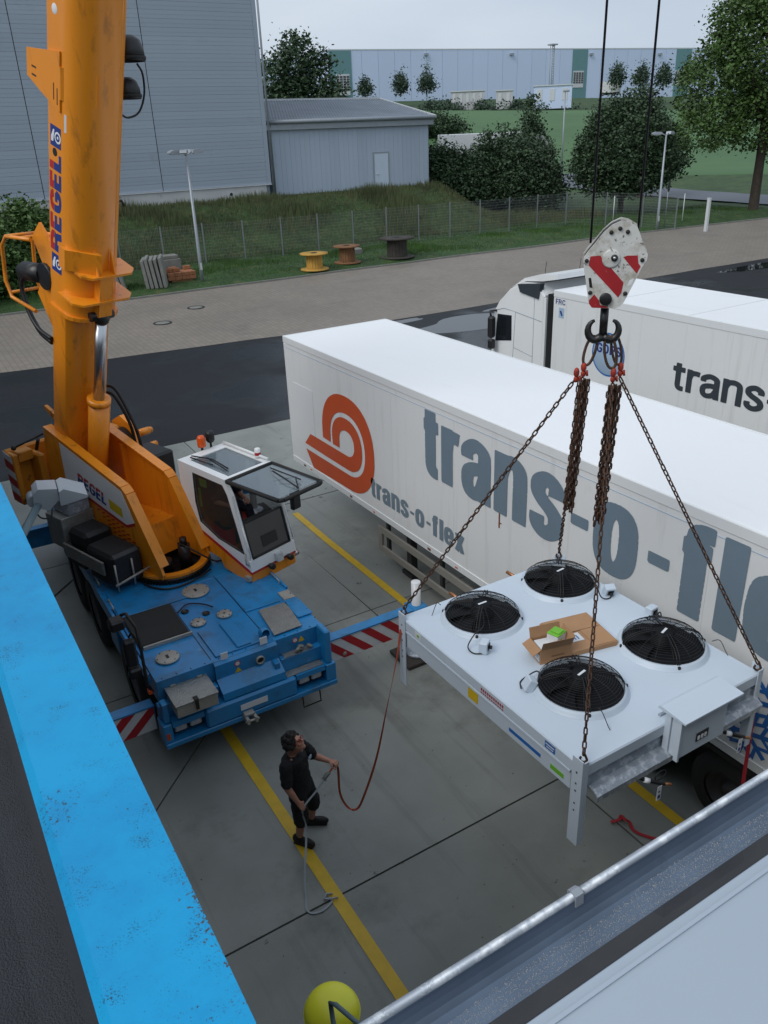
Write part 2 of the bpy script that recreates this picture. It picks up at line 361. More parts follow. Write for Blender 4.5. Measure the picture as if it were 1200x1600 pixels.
# ------------------------------------------------------------------ ground
def zs(Y): return max(0., min(.9, .0286*(Y-14)))
def terrain(X, Y):
    z = zs(Y)
    bank = sm(50.0, 58.5, Y)*(1-sm(39.5, 46, X-.12*(Y-58)))*2.72
    z += bank
    D = math.hypot(X, Y); az = math.degrees(math.atan2(X, Y))
    A = 11.4+(az-35)*(-.14); A = max(6, min(13, A))
    mx_, my_ = X-51.5, Y-69.5; z += 2.3*math.exp(-((mx_*.78-my_*.62)**2/60+(mx_*.62+my_*.78)**2/18))
    z += A*sm(95, 200, D)*.94 + 3.6*sm(190, 250, D)
    return z
def grid(xs, ys, zf):
    mb = MB(); nx = len(xs)
    vs = [(x, y, zf(x, y)) for y in ys for x in xs]
    fs = [(j*nx+i, j*nx+i+1, (j+1)*nx+i+1, (j+1)*nx+i) for j in range(len(ys)-1) for i in range(nx-1)]
    return mb.add(vs, fs, True)
def rng(a, b, st): return [a+(b-a)*i/max(1, round((b-a)/st)) for i in range(max(1, round((b-a)/st))+1)]
xs = rng(-500, -40, 60)[:-1]+rng(-40, 0, 5)[:-1]+rng(0, 80, 1.25)[:-1]+rng(80, 300, 5)[:-1]+rng(300, 1200, 60)
ys = [-300, -100, -20, 5, 15, 25, 35, 40]+rng(41, 62, .7)[:-1]+rng(62, 120, 3)[:-1]+rng(120, 300, 6)[:-1]+rng(300, 1300, 80)
def zg(X, Y):
    z = terrain(X, Y)
    if Y > 41.5: z += .12*sm(41.5, 43, Y)+.05*noise.noise((X*.5, Y*.5, 0))*sm(42, 45, Y)
    else: z -= .10
    return z
obj('ground', grid(xs, ys, zg), MT['grass'], loc=(0, 0, 0), kind='structure')
# field beyond the road, tractor lines as low ridges
fx = []; fy = []
mb = MB(); na, nd = 40, 46
vs = []
for j in range(nd+1):
    D = 112+(193-112)*j/nd
    for i in range(na+1):
        a = math.radians(27+38*i/na); X, Y = D*math.sin(a), D*math.cos(a)
        vs.append((X, Y, zg(X, Y)+(.10+.05*math.sin(D*1.3) if 0 < j < nd and 0 < i < na else -.3)))
mb.add(vs, [(j*(na+1)+i, j*(na+1)+i+1, (j+1)*(na+1)+i+1, (j+1)*(na+1)+i) for j in range(nd) for i in range(na)], True)
obj('field', mb, MT['field'], loc=(0, 0, 0), kind='structure')
# country road
rn = [(62, 110), (66, 97), (71, 85), (68.9, 73), (66.5, 62), (64.8, 52), (64.2, 44), (66, 34), (72, 22), (80, 5)]
mb = MB(); cen = []
for i in range(len(rn)-1):
    for k in range(6):
        t = k/6; cen.append((rn[i][0]*(1-t)+rn[i+1][0]*t, rn[i][1]*(1-t)+rn[i+1][1]*t))
cen.append(rn[-1]); vs = []
for i, p in enumerate(cen):
    a, b_ = cen[max(0, i-1)], cen[min(len(cen)-1, i+1)]; tx, ty = b_[0]-a[0], b_[1]-a[1]; l_ = math.hypot(tx, ty); nx_, ny_ = -ty/l_, tx/l_
    for o_ in (0, 7.5):
        X, Y = p[0]+nx_*o_+1.5, p[1]+ny_*o_; vs.append((X, Y, max(zg(X, Y), zg(p[0], p[1]))+.10))
mb.add(vs, [(2*i, 2*i+1, 2*i+3, 2*i+2) for i in range(len(cen)-1)])
obj('country_road', mb, MT['far_road'], loc=(0, 0, 0), kind='structure')
# yard: concrete slabs with open joints on a dark bed
yard = obj('yard', grid(rng(-12, 60, 8), [-6, 2, 8, 14, 18, 21.4], lambda x, y: zs(y)-.03), MT['joint'], loc=(0, 0, 0), kind='structure')
def slab(poly, gap=.013):
    cx = sum(p[0] for p in poly)/len(poly); cy = sum(p[1] for p in poly)/len(poly)
    n = len(poly); ins = []
    area = sum(poly[i][0]*poly[(i+1) % n][1]-poly[(i+1) % n][0]*poly[i][1] for i in range(n))
    if area < 0: poly = poly[::-1]
    for i in range(n):
        p0, p1, p2 = V(poly[i-1]), V(poly[i]), V(poly[(i+1) % n])
        d1 = (p1-p0).normalized(); d2 = (p2-p1).normalized(); n1 = V((-d1.y, d1.x)); n2 = V((-d2.y, d2.x))
        b_ = (n1+n2); b_ = b_/max(.2, b_.dot(n1)); ins.append(p1+b_*gap)
    mb = MB(); dz = random.uniform(-.003, .003)
    top = [(p.x, p.y, zs(p.y)+dz) for p in ins]; bot = [(p.x, p.y, zs(p.y)-.028) for p in ins]; m = len(top)
    mb.add(top+bot, [tuple(range(m))]+[(i, m+i, m+(i+1) % m, (i+1) % m) for i in range(m)])
    o = obj('slab', mb, MT['concrete'], yard)
XJ = [-8.9, -3.9, 1.1-0.0, 6.1, 11.1, 16.1, 21.1, 26.1, 31.1, 36.1, 41.1, 46.1, 51.1, 56.1]
YJ = [-4.1, .9, 5.95, 11.0, 14.0, 16.05, 21.3]
for j in range(len(YJ)-1):
    y0, y1 = YJ[j], YJ[j+1]
    if y0 == 14.0: continue
    for i in range(len(XJ)-1):
        x0, x1 = XJ[i], XJ[i+1]
        if x0 == 1.1 or (x0 == -3.9 and y0 < 16): continue
        yy = 16.05 if y0 == 11.0 else y1
        if y0 == 11.0:
            slab([(x0, 11.0), (x1, 11.0), (x1, 14.0), (x1, 16.05), (x0, 16.05), (x0, 14.0)]); continue
        slab([(x0, y0), (x1, y0), (x1, y1), (x0, y1)])
slab([(-3.9, -4.1), (6.1, -4.1), (6.1, .9), (-3.9, .9)]); slab([(-3.9, .9), (6.1, .9), (6.1, 5.95), (-3.9, 5.95)])
slab([(-3.9, 5.95), (-1.13, 5.95), (3.92, 11.0), (-3.9, 11.0)]); slab([(-1.13, 5.95), (6.1, 5.95), (6.1, 11.0), (3.92, 11.0)])
slab([(-3.9, 11), (-2.54, 11.0), (.46, 14.0), (2.51, 16.05), (-3.9, 16.05), (-3.9, 14.0)]); slab([(-2.54, 11.0), (6.1, 11.0), (6.1, 14), (6.1, 16.05), (2.51, 16.05), (.46, 14.0)])
slab([(1.1, 16.05), (6.1, 16.05), (6.1, 21.3), (1.1, 21.3)])
def strip(name, x0, x1, ya, yb, dz, m, kind='structure', n=8):
    mb = MB(); vs = []
    for k in range(n+1):
        y = ya+(yb-ya)*k/n; vs += [(x0, y, zs(y)+dz), (x1, y, zs(y)+dz)]
    mb.add(vs, [(2*k, 2*k+1, 2*k+3, 2*k+2) for k in range(n)])
    return obj(name, mb, m, kind=kind)
for x in (2.66, 6.74, 11.2, 15.6, 20): strip("line_marking", x-.075, x+.075, 1, 14, .008, MT['yellow_line'])
# asphalt lane
mb = MB(); vs = []; ax_ = rng(-60, 110, 2)
def pav_edge(x): return 31.7-.115*(min(x, 17)-2.8)-.0*x+ (0 if x < 17 else -.005*(x-17)) + .15*noise.noise((x*.3, 0, 0))
for y_k in range(9):
    for x in ax_:
        y = 21.3+(pav_edge(x)-21.3)*y_k/8; vs.append((x, y, zs(y)+.004))
n_ = len(ax_); mb.add(vs, [(j*n_+i, j*n_+i+1, (j+1)*n_+i+1, (j+1)*n_+i) for j in range(8) for i in range(n_-1)])
obj('asphalt_lane', mb, MT['asphalt'], kind='structure')
mb = MB(); vs = []
def grass_edge(x): return 41.6+.25*noise.noise((x*.15, 3, 0))-(.06*(x-45) if x > 45 else 0)
for y_k in range(9):
    for x in ax_:
        y = pav_edge(x)+.0+(grass_edge(x)-pav_edge(x))*y_k/8; vs.append((x, y, zs(y)+.012))
mb.add(vs, [(j*n_+i, j*n_+i+1, (j+1)*n_+i+1, (j+1)*n_+i) for j in range(8) for i in range(n_-1)])
obj('block_paving', mb, MT['paving'], kind='structure')
mb = MB()
for i in range(len(ax_)-1):
    x0, x1 = ax_[i], ax_[i+1]; y0, y1 = grass_edge(x0), grass_edge(x1)
    p = [(x0, y0, zs(y0)), (x1, y1, zs(y1)), (x1, y1+.12, zs(y1)), (x0, y0+.12, zs(y0))]
    mb.add([(a, b, c-.1) for a, b, c in p]+[(a, b, c+.10) for a, b, c in p], [(4, 5, 6, 7), (0, 1, 5, 4), (2, 3, 7, 6)])
obj('kerb', mb, MT['old_concrete'], kind='structure')
# puddles left by the rain on the asphalt
def puddle(cx, cy, a, b, ang, sd):
    mb = MB(); pts = []
    for k in range(40):
        t = 6.28318*k/40; r = 1+.45*noise.noise((math.cos(t)*1.3+sd, math.sin(t)*1.3, sd)); px, py = math.cos(t)*a*r, math.sin(t)*b*r
        x, y = cx+px*math.cos(ang)-py*math.sin(ang), cy+px*math.sin(ang)+py*math.cos(ang); pts.append((x, y, zs(y)+.0085))
    mb.add(pts, [tuple(range(40))]); obj('puddle', mb, MT['puddle_water'], kind='structure')
puddle(21.5, 27.7, 3.4, 1.1, -.05, 1.3); puddle(24.5, 29.1, 1.7, .42, .1, 4.1); puddle(18.6, 29.6, 1.3, .3, 0, 7.7); puddle(41.5, 28.6, 3.2, .55, 0, 2.2); puddle(27.5, 27.2, 1.4, .5, .2, 9.1); puddle(45, 26.8, 3, .5, .1, 5.5)
# small debris on the concrete: one uncountable scatter
rd_ = random.Random(21); mb = MB(); vs = []; fs = []
for k in range(420):
    x, y = rd_.uniform(.5, 7), rd_.uniform(2.5, 21); s = rd_.uniform(.004, .014); a = rd_.uniform(0, 6.28); z = zs(y)+.006; i = len(vs)
    vs += [(x+s*math.cos(a+q), y+s*.7*math.sin(a+q), z) for q in (0, 2.1, 4.2)]+[(x, y, z+s*.5)]; fs += [(i, i+1, i+3), (i+1, i+2, i+3), (i+2, i, i+3)]
obj('debris', mb.add(vs, fs), MT['wood_brown'], loc=(0, 0, 0), fix=False, label='tiny bits of grit and leaf scattered on the concrete yard', cat='debris', kind='stuff')
# manhole covers in the paving
for k, (x, y) in enumerate(((12.35, 37.8), (10.07, 35.7))):
    t = thing('manhole_cover', (x, y, zs(y)+.012), ['round manhole cover in the paving, the one nearer the grass', 'round manhole cover in the paving, the one nearer the asphalt'][k], 'manhole cover', 'manhole covers in the paving')
    z = zs(y)+.012
    obj('frame', MB().lathe([(.42, .001), (.40, .02), (.33, .02), (.33, .004)], (x, y, z), n=28), MT['iron'], t)
    obj('lid', MB().lathe([(.32, .004), (.31, .016), (.001, .018)], (x, y, z), n=28), MT['old_concrete'], t)
# ------------------------------------------------------------------ large grey hall on the bank
ZB = 3.6; YH = 60.4
hall = thing('grey_hall', (5, YH, ZB), 'huge grey hall clad in horizontal panels on a pale concrete plinth', 'building')
mb = MB().box((-60, YH+.2, 2), (26.75, YH+60, 26)); obj('core', mb, MT['hall_panel'], hall)
mb = MB().box((-60, YH-.12, 2.0), (26.35, YH+.2, ZB+1.02)); obj('plinth', mb, MT['plinth'], hall)
obj('plinth_flashing', MB().box((-60, YH-.2, ZB+1.022), (26.8, YH+.02, ZB+1.07)), MT['trim_white'], hall)
pc = MB().box((-3.97, -.06, .005), (3.97, .1, .495)).box((-3.98, -.066, .245), (3.98, -.0595, .255))
pm = mesh_from(pc, 'panel'); pm.materials.append(MT['hall_panel'])
cols = [-33.5, -25.5, -17.5, -9.5, -1.46, 6.52, 14.51, 22.50]
for i, cx in enumerate(cols):
    for j in range(42):
        place('panel', pm, Matrix.Translation((cx, YH, ZB+1.08+j*.5)), hall) if i >= 3 or j < 0 else None
for jx in (-5.46, 2.53, 10.515, 18.505): obj('panel_joint', MB().box((jx-.02, YH-.058, ZB+1.08), (jx+.02, YH-.03, 25.9)), MT['joint'], hall)
ec = MB().box((26.48, YH-.1, ZB+1.075), (26.78, YH+.5, 26)); obj('corner_trim', ec, MT['hall_panel'], hall)
obj('parapet_trim', MB().box((-60, YH-.15, 26.0), (26.9, YH+60.1, 26.25)), MT['trim_white'], hall)
obj('downpipe', MB().tube([(26.95, YH-.1, 25), (26.95, YH-.1, ZB+.1)], .08), MT['lamp_steel'], hall)
obj('vent_hole', MB().lathe([(.11, 0), (.11, .03), (.075, .03), (.001, .01)], (23.5, YH-.121, ZB+.55), (0, -1, 0)), MT['black_plastic'], hall)
# ------------------------------------------------------------------ annex with tiled sheet roof
YA = 61.2; AX0, AX1 = 27.3, 41.6; AZ = 8.75
annex = thing('annex_building', (34, YA, ZB), 'low grey annex with upright cladding, pale door and sloping sheet roof', 'building')
obj('core', MB().box((AX0, YA+.05, 2.2), (AX1, YA+8.0, AZ)), MT['annex_panel'], annex)
w = (AX1-AX0)/17
pc = MB().box((.006, -.03, -.9), (w-.006, .04, AZ-ZB-.02)).box((w*.46, -.045, -.9), (w*.54, -.029, AZ-ZB-.02))
pm = mesh_from(pc, 'wall_panel'); pm.materials.append(MT['annex_panel'])
for i in range(17): place('wall_panel', pm, Matrix.Translation((AX0+i*w, YA, ZB)), annex)
pm2 = pm
for i in range(8): place('wall_panel', pm2, Matrix.Translation((AX1+.06, YA+i*w*1.09, ZB)) @ Matrix.Rotation(math.pi/2, 4, 'Z'), annex)
d = obj('door', MB().box((36.35, YA-.07, ZB-.05), (37.65, YA-.031, ZB+2.75)), MT['door_blue'], annex)
obj('door_frame', MB().box((36.25, YA-.09, ZB-.1), (36.345, YA-.03, ZB+2.85)).box((37.655, YA-.09, ZB-.1), (37.75, YA-.03, ZB+2.85)).box((36.346, YA-.09, ZB+2.755), (37.654, YA-.03, ZB+2.85)), MT['lamp_steel'], d)
obj('handle', MB().cyl((36.5, YA-.12, ZB+1.2), (36.72, YA-.12, ZB+1.2), .025).cyl((36.5, YA-.12, ZB+1.2), (36.5, YA-.06, ZB+1.2), .025), MT['trim_white'], d)
# roof: profiled sheets rising to the rear
rs = MB(); nxr = 62; nyr = 30; vs = []
for j in range(nyr+1):
    for i in range(nxr*2+1):
        x = AX0-.4+(AX1-AX0+.8)*i/(nxr*2); t = j/nyr; y = YA-.35+8.6*t
        vs.append((x, y, AZ+.12+1.65*t+(.075 if i % 2 else 0)+.06*((j*1.0) % 2)))
rs.add(vs, [(j*(nxr*2+1)+i, j*(nxr*2+1)+i+1, (j+1)*(nxr*2+1)+i+1, (j+1)*(nxr*2+1)+i) for j in range(nyr) for i in range(nxr*2)])
rf = obj('roof', rs, MT['annex_roof'], annex)
obj('gutter', MB().tube([(AX0-.45, YA-.45, AZ+.1), (AX1+.45, YA-.45, AZ+.1)], .15, 10), MT['lamp_steel'], rf)
obj('fascia', MB().box((AX0-.4, YA-.34, AZ-.45), (AX1+.4, YA-.1, AZ+.02)), MT['lamp_steel'], rf)
obj('verge_trim', MB().prism([(YA-.5, AZ+.05), (YA-.5, AZ+.26), (YA+8.3, AZ+1.93), (YA+8.3, AZ+1.68)], lambda a, b, d: (d, a, b), AX1+.38, AX1+.56), MT['trim_white'], rf)
obj('ridge_trim', MB().box((AX0-.4, YA+8.1, AZ+1.7), (AX1+.37, YA+8.4, AZ+1.98)), MT['trim_white'], rf)
obj('downpipe', MB().tube([(AX0+.1, YA-.4, AZ), (AX0+.1, YA-.15, AZ-.6), (AX0+.12, YA-.15, ZB-.4)], .07), MT['lamp_steel'], annex)
# ------------------------------------------------------------------ mesh fence along the bank
def polyline(pts, step):
    outp = [V(pts[0])]; rem = step
    for a, b in zip(pts, pts[1:]):
        a, b = V(a), V(b); l_ = (b-a).length; d = rem
        while d <= l_+1e-6: outp.append(a+(b-a)*(d/l_)); d += step
        rem = d-l_
    return outp
fence = thing('mesh_fence', (30, 49, .95), 'long galvanised wire mesh fence with thin posts below the grassy bank', 'fence')
fp = polyline([(-3, 50.2), (33.3, 48.6), (43.3, 48.0), (45.2, 47.6)], 2.52)+[V((46.6, 45.4)), V((48.0, 43.2)), V((49.2, 41.2))]
FH = 2.28
pmesh = mesh_from(MB().box((-.035, -.035, -.4), (.035, .035, FH+.05)).box((-.04, -.04, FH+.05), (.04, .04, FH+.07)), 'post'); pmesh.materials.append(MT['fence_steel'])
wires = MB()
for k in range(13): wires.box((0, -.004, .06+k*.183), (1, .004, .068+k*.183))
for k in range(26): wires.box(((k+.5)/26-.0012, -.003, .04), ((k+.5)/26+.0012, .003, FH-.02))
wm = mesh_from(wires, 'wire_panel', fix=False); wm.materials.append(MT['fence_steel'])
for i, p in enumerate(fp):
    z = zg(p.x, p.y)-.02; place('post', pmesh, Matrix.Translation((p.x, p.y, z)), fence)
    if i:
        q = fp[i-1]; d = p-q; z0 = zg(q.x, q.y)-.02
        M = Matrix(((d.x, -d.y/d.length, 0, q.x), (d.y, d.x/d.length, 0, q.y), (z-z0, 0, 1, z0), (0, 0, 0, 1)))
        o = place('wire_panel', wm, M, fence)
ep = thing('gate_post', (50.15, 39.3, zg(50.15, 39.8)), 'thick pale gate post where the mesh fence ends by the paving', 'post')
z = zg(50.15, 39.8); obj('shaft', MB().box((50.06, 39.2, z-.2), (50.24, 39.4, z+2.25)), MT['trim_white'], ep); obj('cap', MB().box((50.04, 39.18, z+2.25), (50.26, 39.42, z+2.3)), MT['trim_white'], ep)
# ------------------------------------------------------------------ lamp posts
def lamp_post(x, y, h, label, heads, rz=0):
    z = zg(x, y) if y > 41.5 else zs(y)
    t = thing('lamp_post', (x, y, z), label, 'lamp post', 'lamp posts in the yard')
    obj('pole', MB().tube([(x, y, z-.2), (x, y, z+1.2), (x, y, z+h)], [.10, .095, .05], 10), MT['lamp_steel'], t)
    obj('hatch', MB().box((x-.05, y-.105, z+.6), (x+.05, y-.09, z+.95)), MT['trim_white'], t)
    for a in heads:
        a += rz; dx, dy = math.cos(a), math.sin(a); M = Matrix.Translation((x, y, z+h)) @ Matrix.Rotation(a, 4, 'Z')
        b = obj('arm', MB().tube([(x, y, z+h-.08), (x+dx*.35, y+dy*.35, z+h+.08)], .035, 8), MT['lamp_steel'], t)
        s = MB(); s.prism([(.3, .02), (.36, .17), (.75, .19), (.95, .12), (.98, .04), (.9, 0)], lambda p, q, d: M @ V((p, d, q)), -.17, .17)
        hd = obj('lamp_head', s, MT['lamp_steel'], t)
        obj('glass', MB().box((.42, -.13, -.03), (.88, .13, -.002), M), MT['lens_clear'], hd)
lamp_post(14.74, 43.4, 6.3, 'tall grey lamp post with four heads beside the stacked concrete slabs', [0, math.pi, .9, math.pi+.9], .2)
lamp_post(48.16, 41.9, 6.2, 'grey double-headed lamp post on the verge right of the round tree', [0.1, 2.4], .2)
x, y = 70.5, 76.2; z = zg(x, y); t = thing('street_lamp', (x, y, z), 'slim far street lamp on a thin pole beside the country road', 'street lamp')
obj('pole', MB().tube([(x, y, z-.2), (x, y, z+10)], [.11, .06], 8), MT['lamp_steel'], t); obj('lamp_head', MB().box((x-.1, y-.6, z+9.95), (x+.1, y+.3, z+10.15), ch=.04), MT['lamp_steel'], t)
# road sign seen from behind, white marker posts
x, y = 49.4, 42.3; z = zg(x, y); t = thing('road_sign', (x, y, z), 'small dark road sign on a thin pole beside the double lamp', 'sign')
obj('pole', MB().cyl((x, y, z-.2), (x, y, z+3.0), .035, n=8), MT['fence_steel'], t)
obj('sign_plate', MB().cyl((x, y-.03, z+2.75), (x+.01, y-.05, z+2.75), .36, n=24), MT['black_plastic'], t); obj('clamp', MB().box((x-.06, y-.04, z+2.6), (x+.06, y+.04, z+2.66)), MT['fence_steel'], t)
for k, (x, y) in enumerate(((48.2, 46.2), (50.0, 45.3), (52.8, 43.6))):
    z = zg(x, y)
    t = thing('marker_post', (x, y, z), ['slim white post in front of the round tree trunk', 'slim white post just left of the double lamp', 'slim white post right of the dark road sign'][k], 'post', 'slim white posts on the verge')
    obj('shaft', MB().cyl((x, y, z-.2), (x, y, z+1.9), .03, n=8), MT['trim_white'], t); obj('cap', MB().ball((x, y, z+1.9), .036, 8), MT['trim_white'], t)
# ------------------------------------------------------------------ things on the verge
def drum(x, y, r, h, top, core, label, tilt=0):
    z = zg(x, y); t = thing('cable_drum', (x, y, z), label, 'cable drum', 'cable drums on the verge')
    obj('lower_flange', MB().lathe([(.001, 0), (r, 0), (r, .07), (.001, .07)], (x, y, z), n=28), core, t)
    n = 18
    for k in range(n):
        a = 6.283*k/n; M = Matrix.Translation((x, y, z+.07)) @ Matrix.Rotation(a, 4, 'Z'); rc = r*.55
        obj('stave', MB().box((rc-.03, -rc*math.tan(math.pi/n)+.006, 0), (rc+.02, rc*math.tan(math.pi/n)-.006, h-.14), M), core, t)
    obj('barrel', MB().cyl((x, y, z+.07), (x, y, z+h-.07), r*.55-.04, n=20), MT['wood_dark'], t)
    up = obj('upper_flange', MB().lathe([(.001, h-.07), (r, h-.07), (r, h), (.09, h), (.09, h-.05), (.001, h-.05)], (x, y, z), n=28), top, t)
    obj('hub_ring', MB().lathe([(.18, h), (.18, h+.02), (.10, h+.02), (.10, h)], (x, y, z), n=18), MT['iron'], up)
drum(21.2, 42.75, .80, .92, MT['wood_yellow'], MT['wood_yellow'], 'bright yellow wooden cable drum at the kerb, leftmost of three')
drum(23.75, 43.5, .80, .98, MT['wood_brown'], MT['wood_brown'], 'reddish brown cable drum standing between the yellow and black ones')
drum(27.1, 43.3, 1.05, 1.15, MT['wood_dark'], MT['wood_dark'], 'largest cable drum with a black top, rightmost of three')
x, y = 25.7, 46.2; z = zg(x, y); obj('stone_block', MB().box((x-.5, y-.3, z-.1), (x+.5, y+.3, z+.35), ch=.06), MT['old_concrete'], label='grey stone block in the grass behind the black cable drum', cat='block')
def leaning(xy, n, w, h, th, lean, rz, name, label, m, group):
    x, y = xy; z = zg(x, y)
    for k in range(n):
        M = Matrix.Translation((x, y, z)) @ Matrix.Rotation(rz, 4, 'Z') @ Matrix.Translation((k*(th+.05), random.uniform(-.06, .06), -.03)) @ Matrix.Rotation(lean+random.uniform(-.02, .02), 4, 'Y')
        lab = label % ['first', 'second', 'third', 'fourth', 'fifth', 'sixth'][k]
        hh = h*random.uniform(.93, 1.03)
        obj(name, MB().box((0, -w/2, 0), (th, w/2, hh), M, ch=.02), m, label=lab, cat='slab', group=group)
leaning((9.75, 44.0), 5, 1.15, 1.5, .17, -.2, -.25, 'concrete_slab', 'grey concrete slab right of the crane boom, %s of the leaning row', MT['old_concrete'], 'concrete slabs leaning by the boom')
leaning((11.9, 43.9), 5, 1.7, 1.5, .17, -.1, -.35, 'concrete_slab', 'grey concrete slab on edge left of the lamp post, %s in its row', MT['old_concrete'], 'concrete slabs on edge by the lamp')
x, y = 13.3, 45.6; z = zg(x, y); obj('concrete_block', MB().box((x-1.0, y-.35, z-.05), (x+1.0, y+.35, z+1.0), ch=.03).box((x-.85, y-.3, z+1.005), (x+.9, y+.33, z+1.2), ch=.03), MT['old_concrete'], label='long grey concrete block lying behind the upright slabs', cat='block')
x, y = 13.85, 44.5; z = zg(x, y); t = thing('brick_pallet', (x, y, z), 'low pallet of orange-brown bricks in front of the concrete slabs', 'pallet')
for k in range(3): obj('bearer', MB().box((x-.6, y-.5+k*.42, z-.03), (x+.6, y-.4+k*.42, z+.1)), MT['wood_brown'], t)
bk = mesh_from(MB().box((-.19, -.12, 0), (.19, .12, .19), ch=.014), 'brick'); bk.materials.append(MT['brick'])
for i in range(4):
    for j in range(4):
        for k in range(3):
            if k == 2 and random.random() < .45: continue
            place('brick', bk, Matrix.Translation((x-.6+i*.395, y-.42+j*.26, z+.101+k*.2)) @ Matrix.Rotation(random.uniform(-.08, .08), 4, 'Z'), t)
# ------------------------------------------------------------------ vegetation
def crown_mesh(blobs, n, size, droop=.3):
    """leaf-sized quads in clumps through the volume; blobs = [(centre, radii)]"""
    mb = MB(); vol = [b[1][0]*b[1][1]*b[1][2] for b in blobs]; tot = sum(vol); vs = []; fs = []
    for (c, r), v_ in zip(blobs, vol):
        cl = max(3, int(n*v_/tot/11))
        for _ in range(cl):
            while True:
                d = V((random.uniform(-1, 1), random.uniform(-1, 1), random.uniform(-1, 1)))
                if .15 < d.length < 1: break
            d = d.normalized()*(d.length**.45)
            wob = 1+.28*noise.noise(d*2.1+V(c)*.3)
            cc = V(c)+V((d.x*r[0], d.y*r[1], d.z*r[2]))*wob
            cs = size*random.uniform(2.0, 5.0)
            for _ in range(14):
                p = cc+V((random.gauss(0, .4), random.gauss(0, .4), random.gauss(0, .32)))*cs
                a = V((random.uniform(-1, 1), random.uniform(-1, 1), random.uniform(-.7, .5))).normalized(); b = a.cross(V((random.uniform(-1, 1), random.uniform(-1, 1), random.uniform(-1, 1)))).normalized()
                s = size*random.uniform(.45, 1.35); i = len(vs)
                vs += [p-a*s*.55, p+b*s*.34, p+a*s*.6, p-b*s*.34]; fs.append((i, i+1, i+2, i+3))
    return mb.add(vs, fs)
def trunk_mesh(base, h, r, limbs):
    mb = MB(); b = V(base); pts = [b+V((random.uniform(-.02, .02)*h*k/4, random.uniform(-.02, .02)*h*k/4, h*k/4)) for k in range(5)]
    mb.tube([pts[0]-V((0, 0, .3))]+pts, [r*1.35]+[r*(1-.72*k/4) for k in range(5)], 8)
    for k in range(limbs):
        t = random.uniform(.3, .9); i = int(t*4); p = pts[i]+(pts[min(4, i+1)]-pts[i])*(t*4-i); a = random.uniform(0, 6.28); l_ = h*random.uniform(.22, .42)*(1.15-t*.6)
        q = p+V((math.cos(a)*l_*.55, math.sin(a)*l_*.55, l_*.35)); e = p+V((math.cos(a+.2)*l_, math.sin(a+.2)*l_, l_*.8)); rr = r*(1-.72*t)*.55
        mb.tube([p, q, e], [rr, rr*.6, rr*.2], 6)
    return mb
def tree(name, xy, h, blobs, n, size, m, label, cat='tree', group=None, tr=.2, limbs=9, th=.8, z=None):
    x, y = xy; z = zg(x, y) if z is None else z
    t = thing(name, (x, y, z), label, cat, group)
    obj('trunk', trunk_mesh((x, y, z), h*th, tr, limbs), MT['bark'], t)
    bl = [(V((x+b[0], y+b[1], z+b[2])), b[3] if len(b) > 3 else (1, 1, 1)) for b in blobs]
    obj('crown', crown_mesh(bl, n, size), MT[m], t, fix=False)
    return t
RD = V((.62, .78, 0))    # viewing direction over ground, RX = to the right
RXV = V((.78, -.62, 0))
def rb(a, b, zz, r): p = RXV*a+RD*b; return (p.x, p.y, zz, r)
tree('plane_tree', (62.5, 44.6), 19.5, [rb(0, 0, 12, (4.5, 4.5, 5.5)), rb(-3.6, .5, 9, (3.4, 3.4, 3.4)), rb(3.8, -1, 9.5, (4, 4, 4.4)), rb(1.5, 1, 15.5, (3.8, 3.8, 4)), rb(-4.6, -1, 6.3, (2.4, 2.4, 1.9)), rb(3, 1.5, 5.6, (3, 3, 2)), rb(-.6, 0, 6.2, (2.6, 2.6, 1.8)), rb(5, 0, 14, (3.4, 3.4, 4)), rb(-2.7, 1, 13.3, (2.3, 2.3, 2.6))], 60000, .25, 'leaf_mid', 'tallest broad green tree at the right edge, its trunk beside the road', group='roadside trees', tr=.42, limbs=12)
tree('round_tree', (54.2, 51.2), 10.5, [rb(0, 0, 5.0, (3.4, 3.4, 3.2)), rb(-2.1, 0, 3.5, (2.1, 2.1, 1.9)), rb(2.1, 0, 3.7, (2.1, 2.1, 1.9)), rb(0, -.6, 2.9, (2.6, 2.6, 1.5)), rb(.4, 0, 7.3, (1.7, 1.7, 1.5)), rb(-1.3, .5, 6.5, (1.4, 1.4, 1.4)), rb(-1.5, -.4, 8.0, (.4, .4, 1.2)), rb(.1, -.3, 9.0, (.42, .42, 1.3)), rb(1.2, -.3, 8.5, (.4, .4, 1.2)), rb(2.3, 0, 7.2, (.45, .45, 1.2)), rb(-2.6, -.3, 6.6, (.42, .42, 1.1)), rb(-3.4, -.2, 4.6, (.5, .5, .7)), rb(3.5, -.2, 5.0, (.5, .5, .7))], 36000, .235, 'leaf_dark', 'dense dark round-crowned tree behind the fence, above the hook block', group='roadside trees', tr=.24)
tree('narrow_tree', (66.5, 60.5), 9.6, [rb(0, 0, 7.6, (1.0, 1.0, 2.0)), rb(.4, 0, 5.2, (2.2, 2.2, 2.1)), rb(1.5, 0, 3.7, (2.4, 2.4, 2.0)), rb(-1, 0, 4.6, (1.6, 1.6, 1.6))], 18000, .30, 'leaf_dark', 'taller narrow dark tree standing between the round tree and the broad tree', group='roadside trees', tr=.22)
tree('spire_tree', (56.2, 65.2), 8.5, [rb(0, 0, 6.6, (.65, .65, 1.7)), rb(0, 0, 4.6, (1.2, 1.2, 1.6)), rb(.2, 0, 3.0, (1.9, 1.9, 1.7)), rb(-.6, 0, 1.9, (2.3, 2.3, 1.6))], 16000, .25, 'leaf_dark', 'dark pointed tree right of the bushes, in front of the pale green field', group='roadside trees', tr=.18)
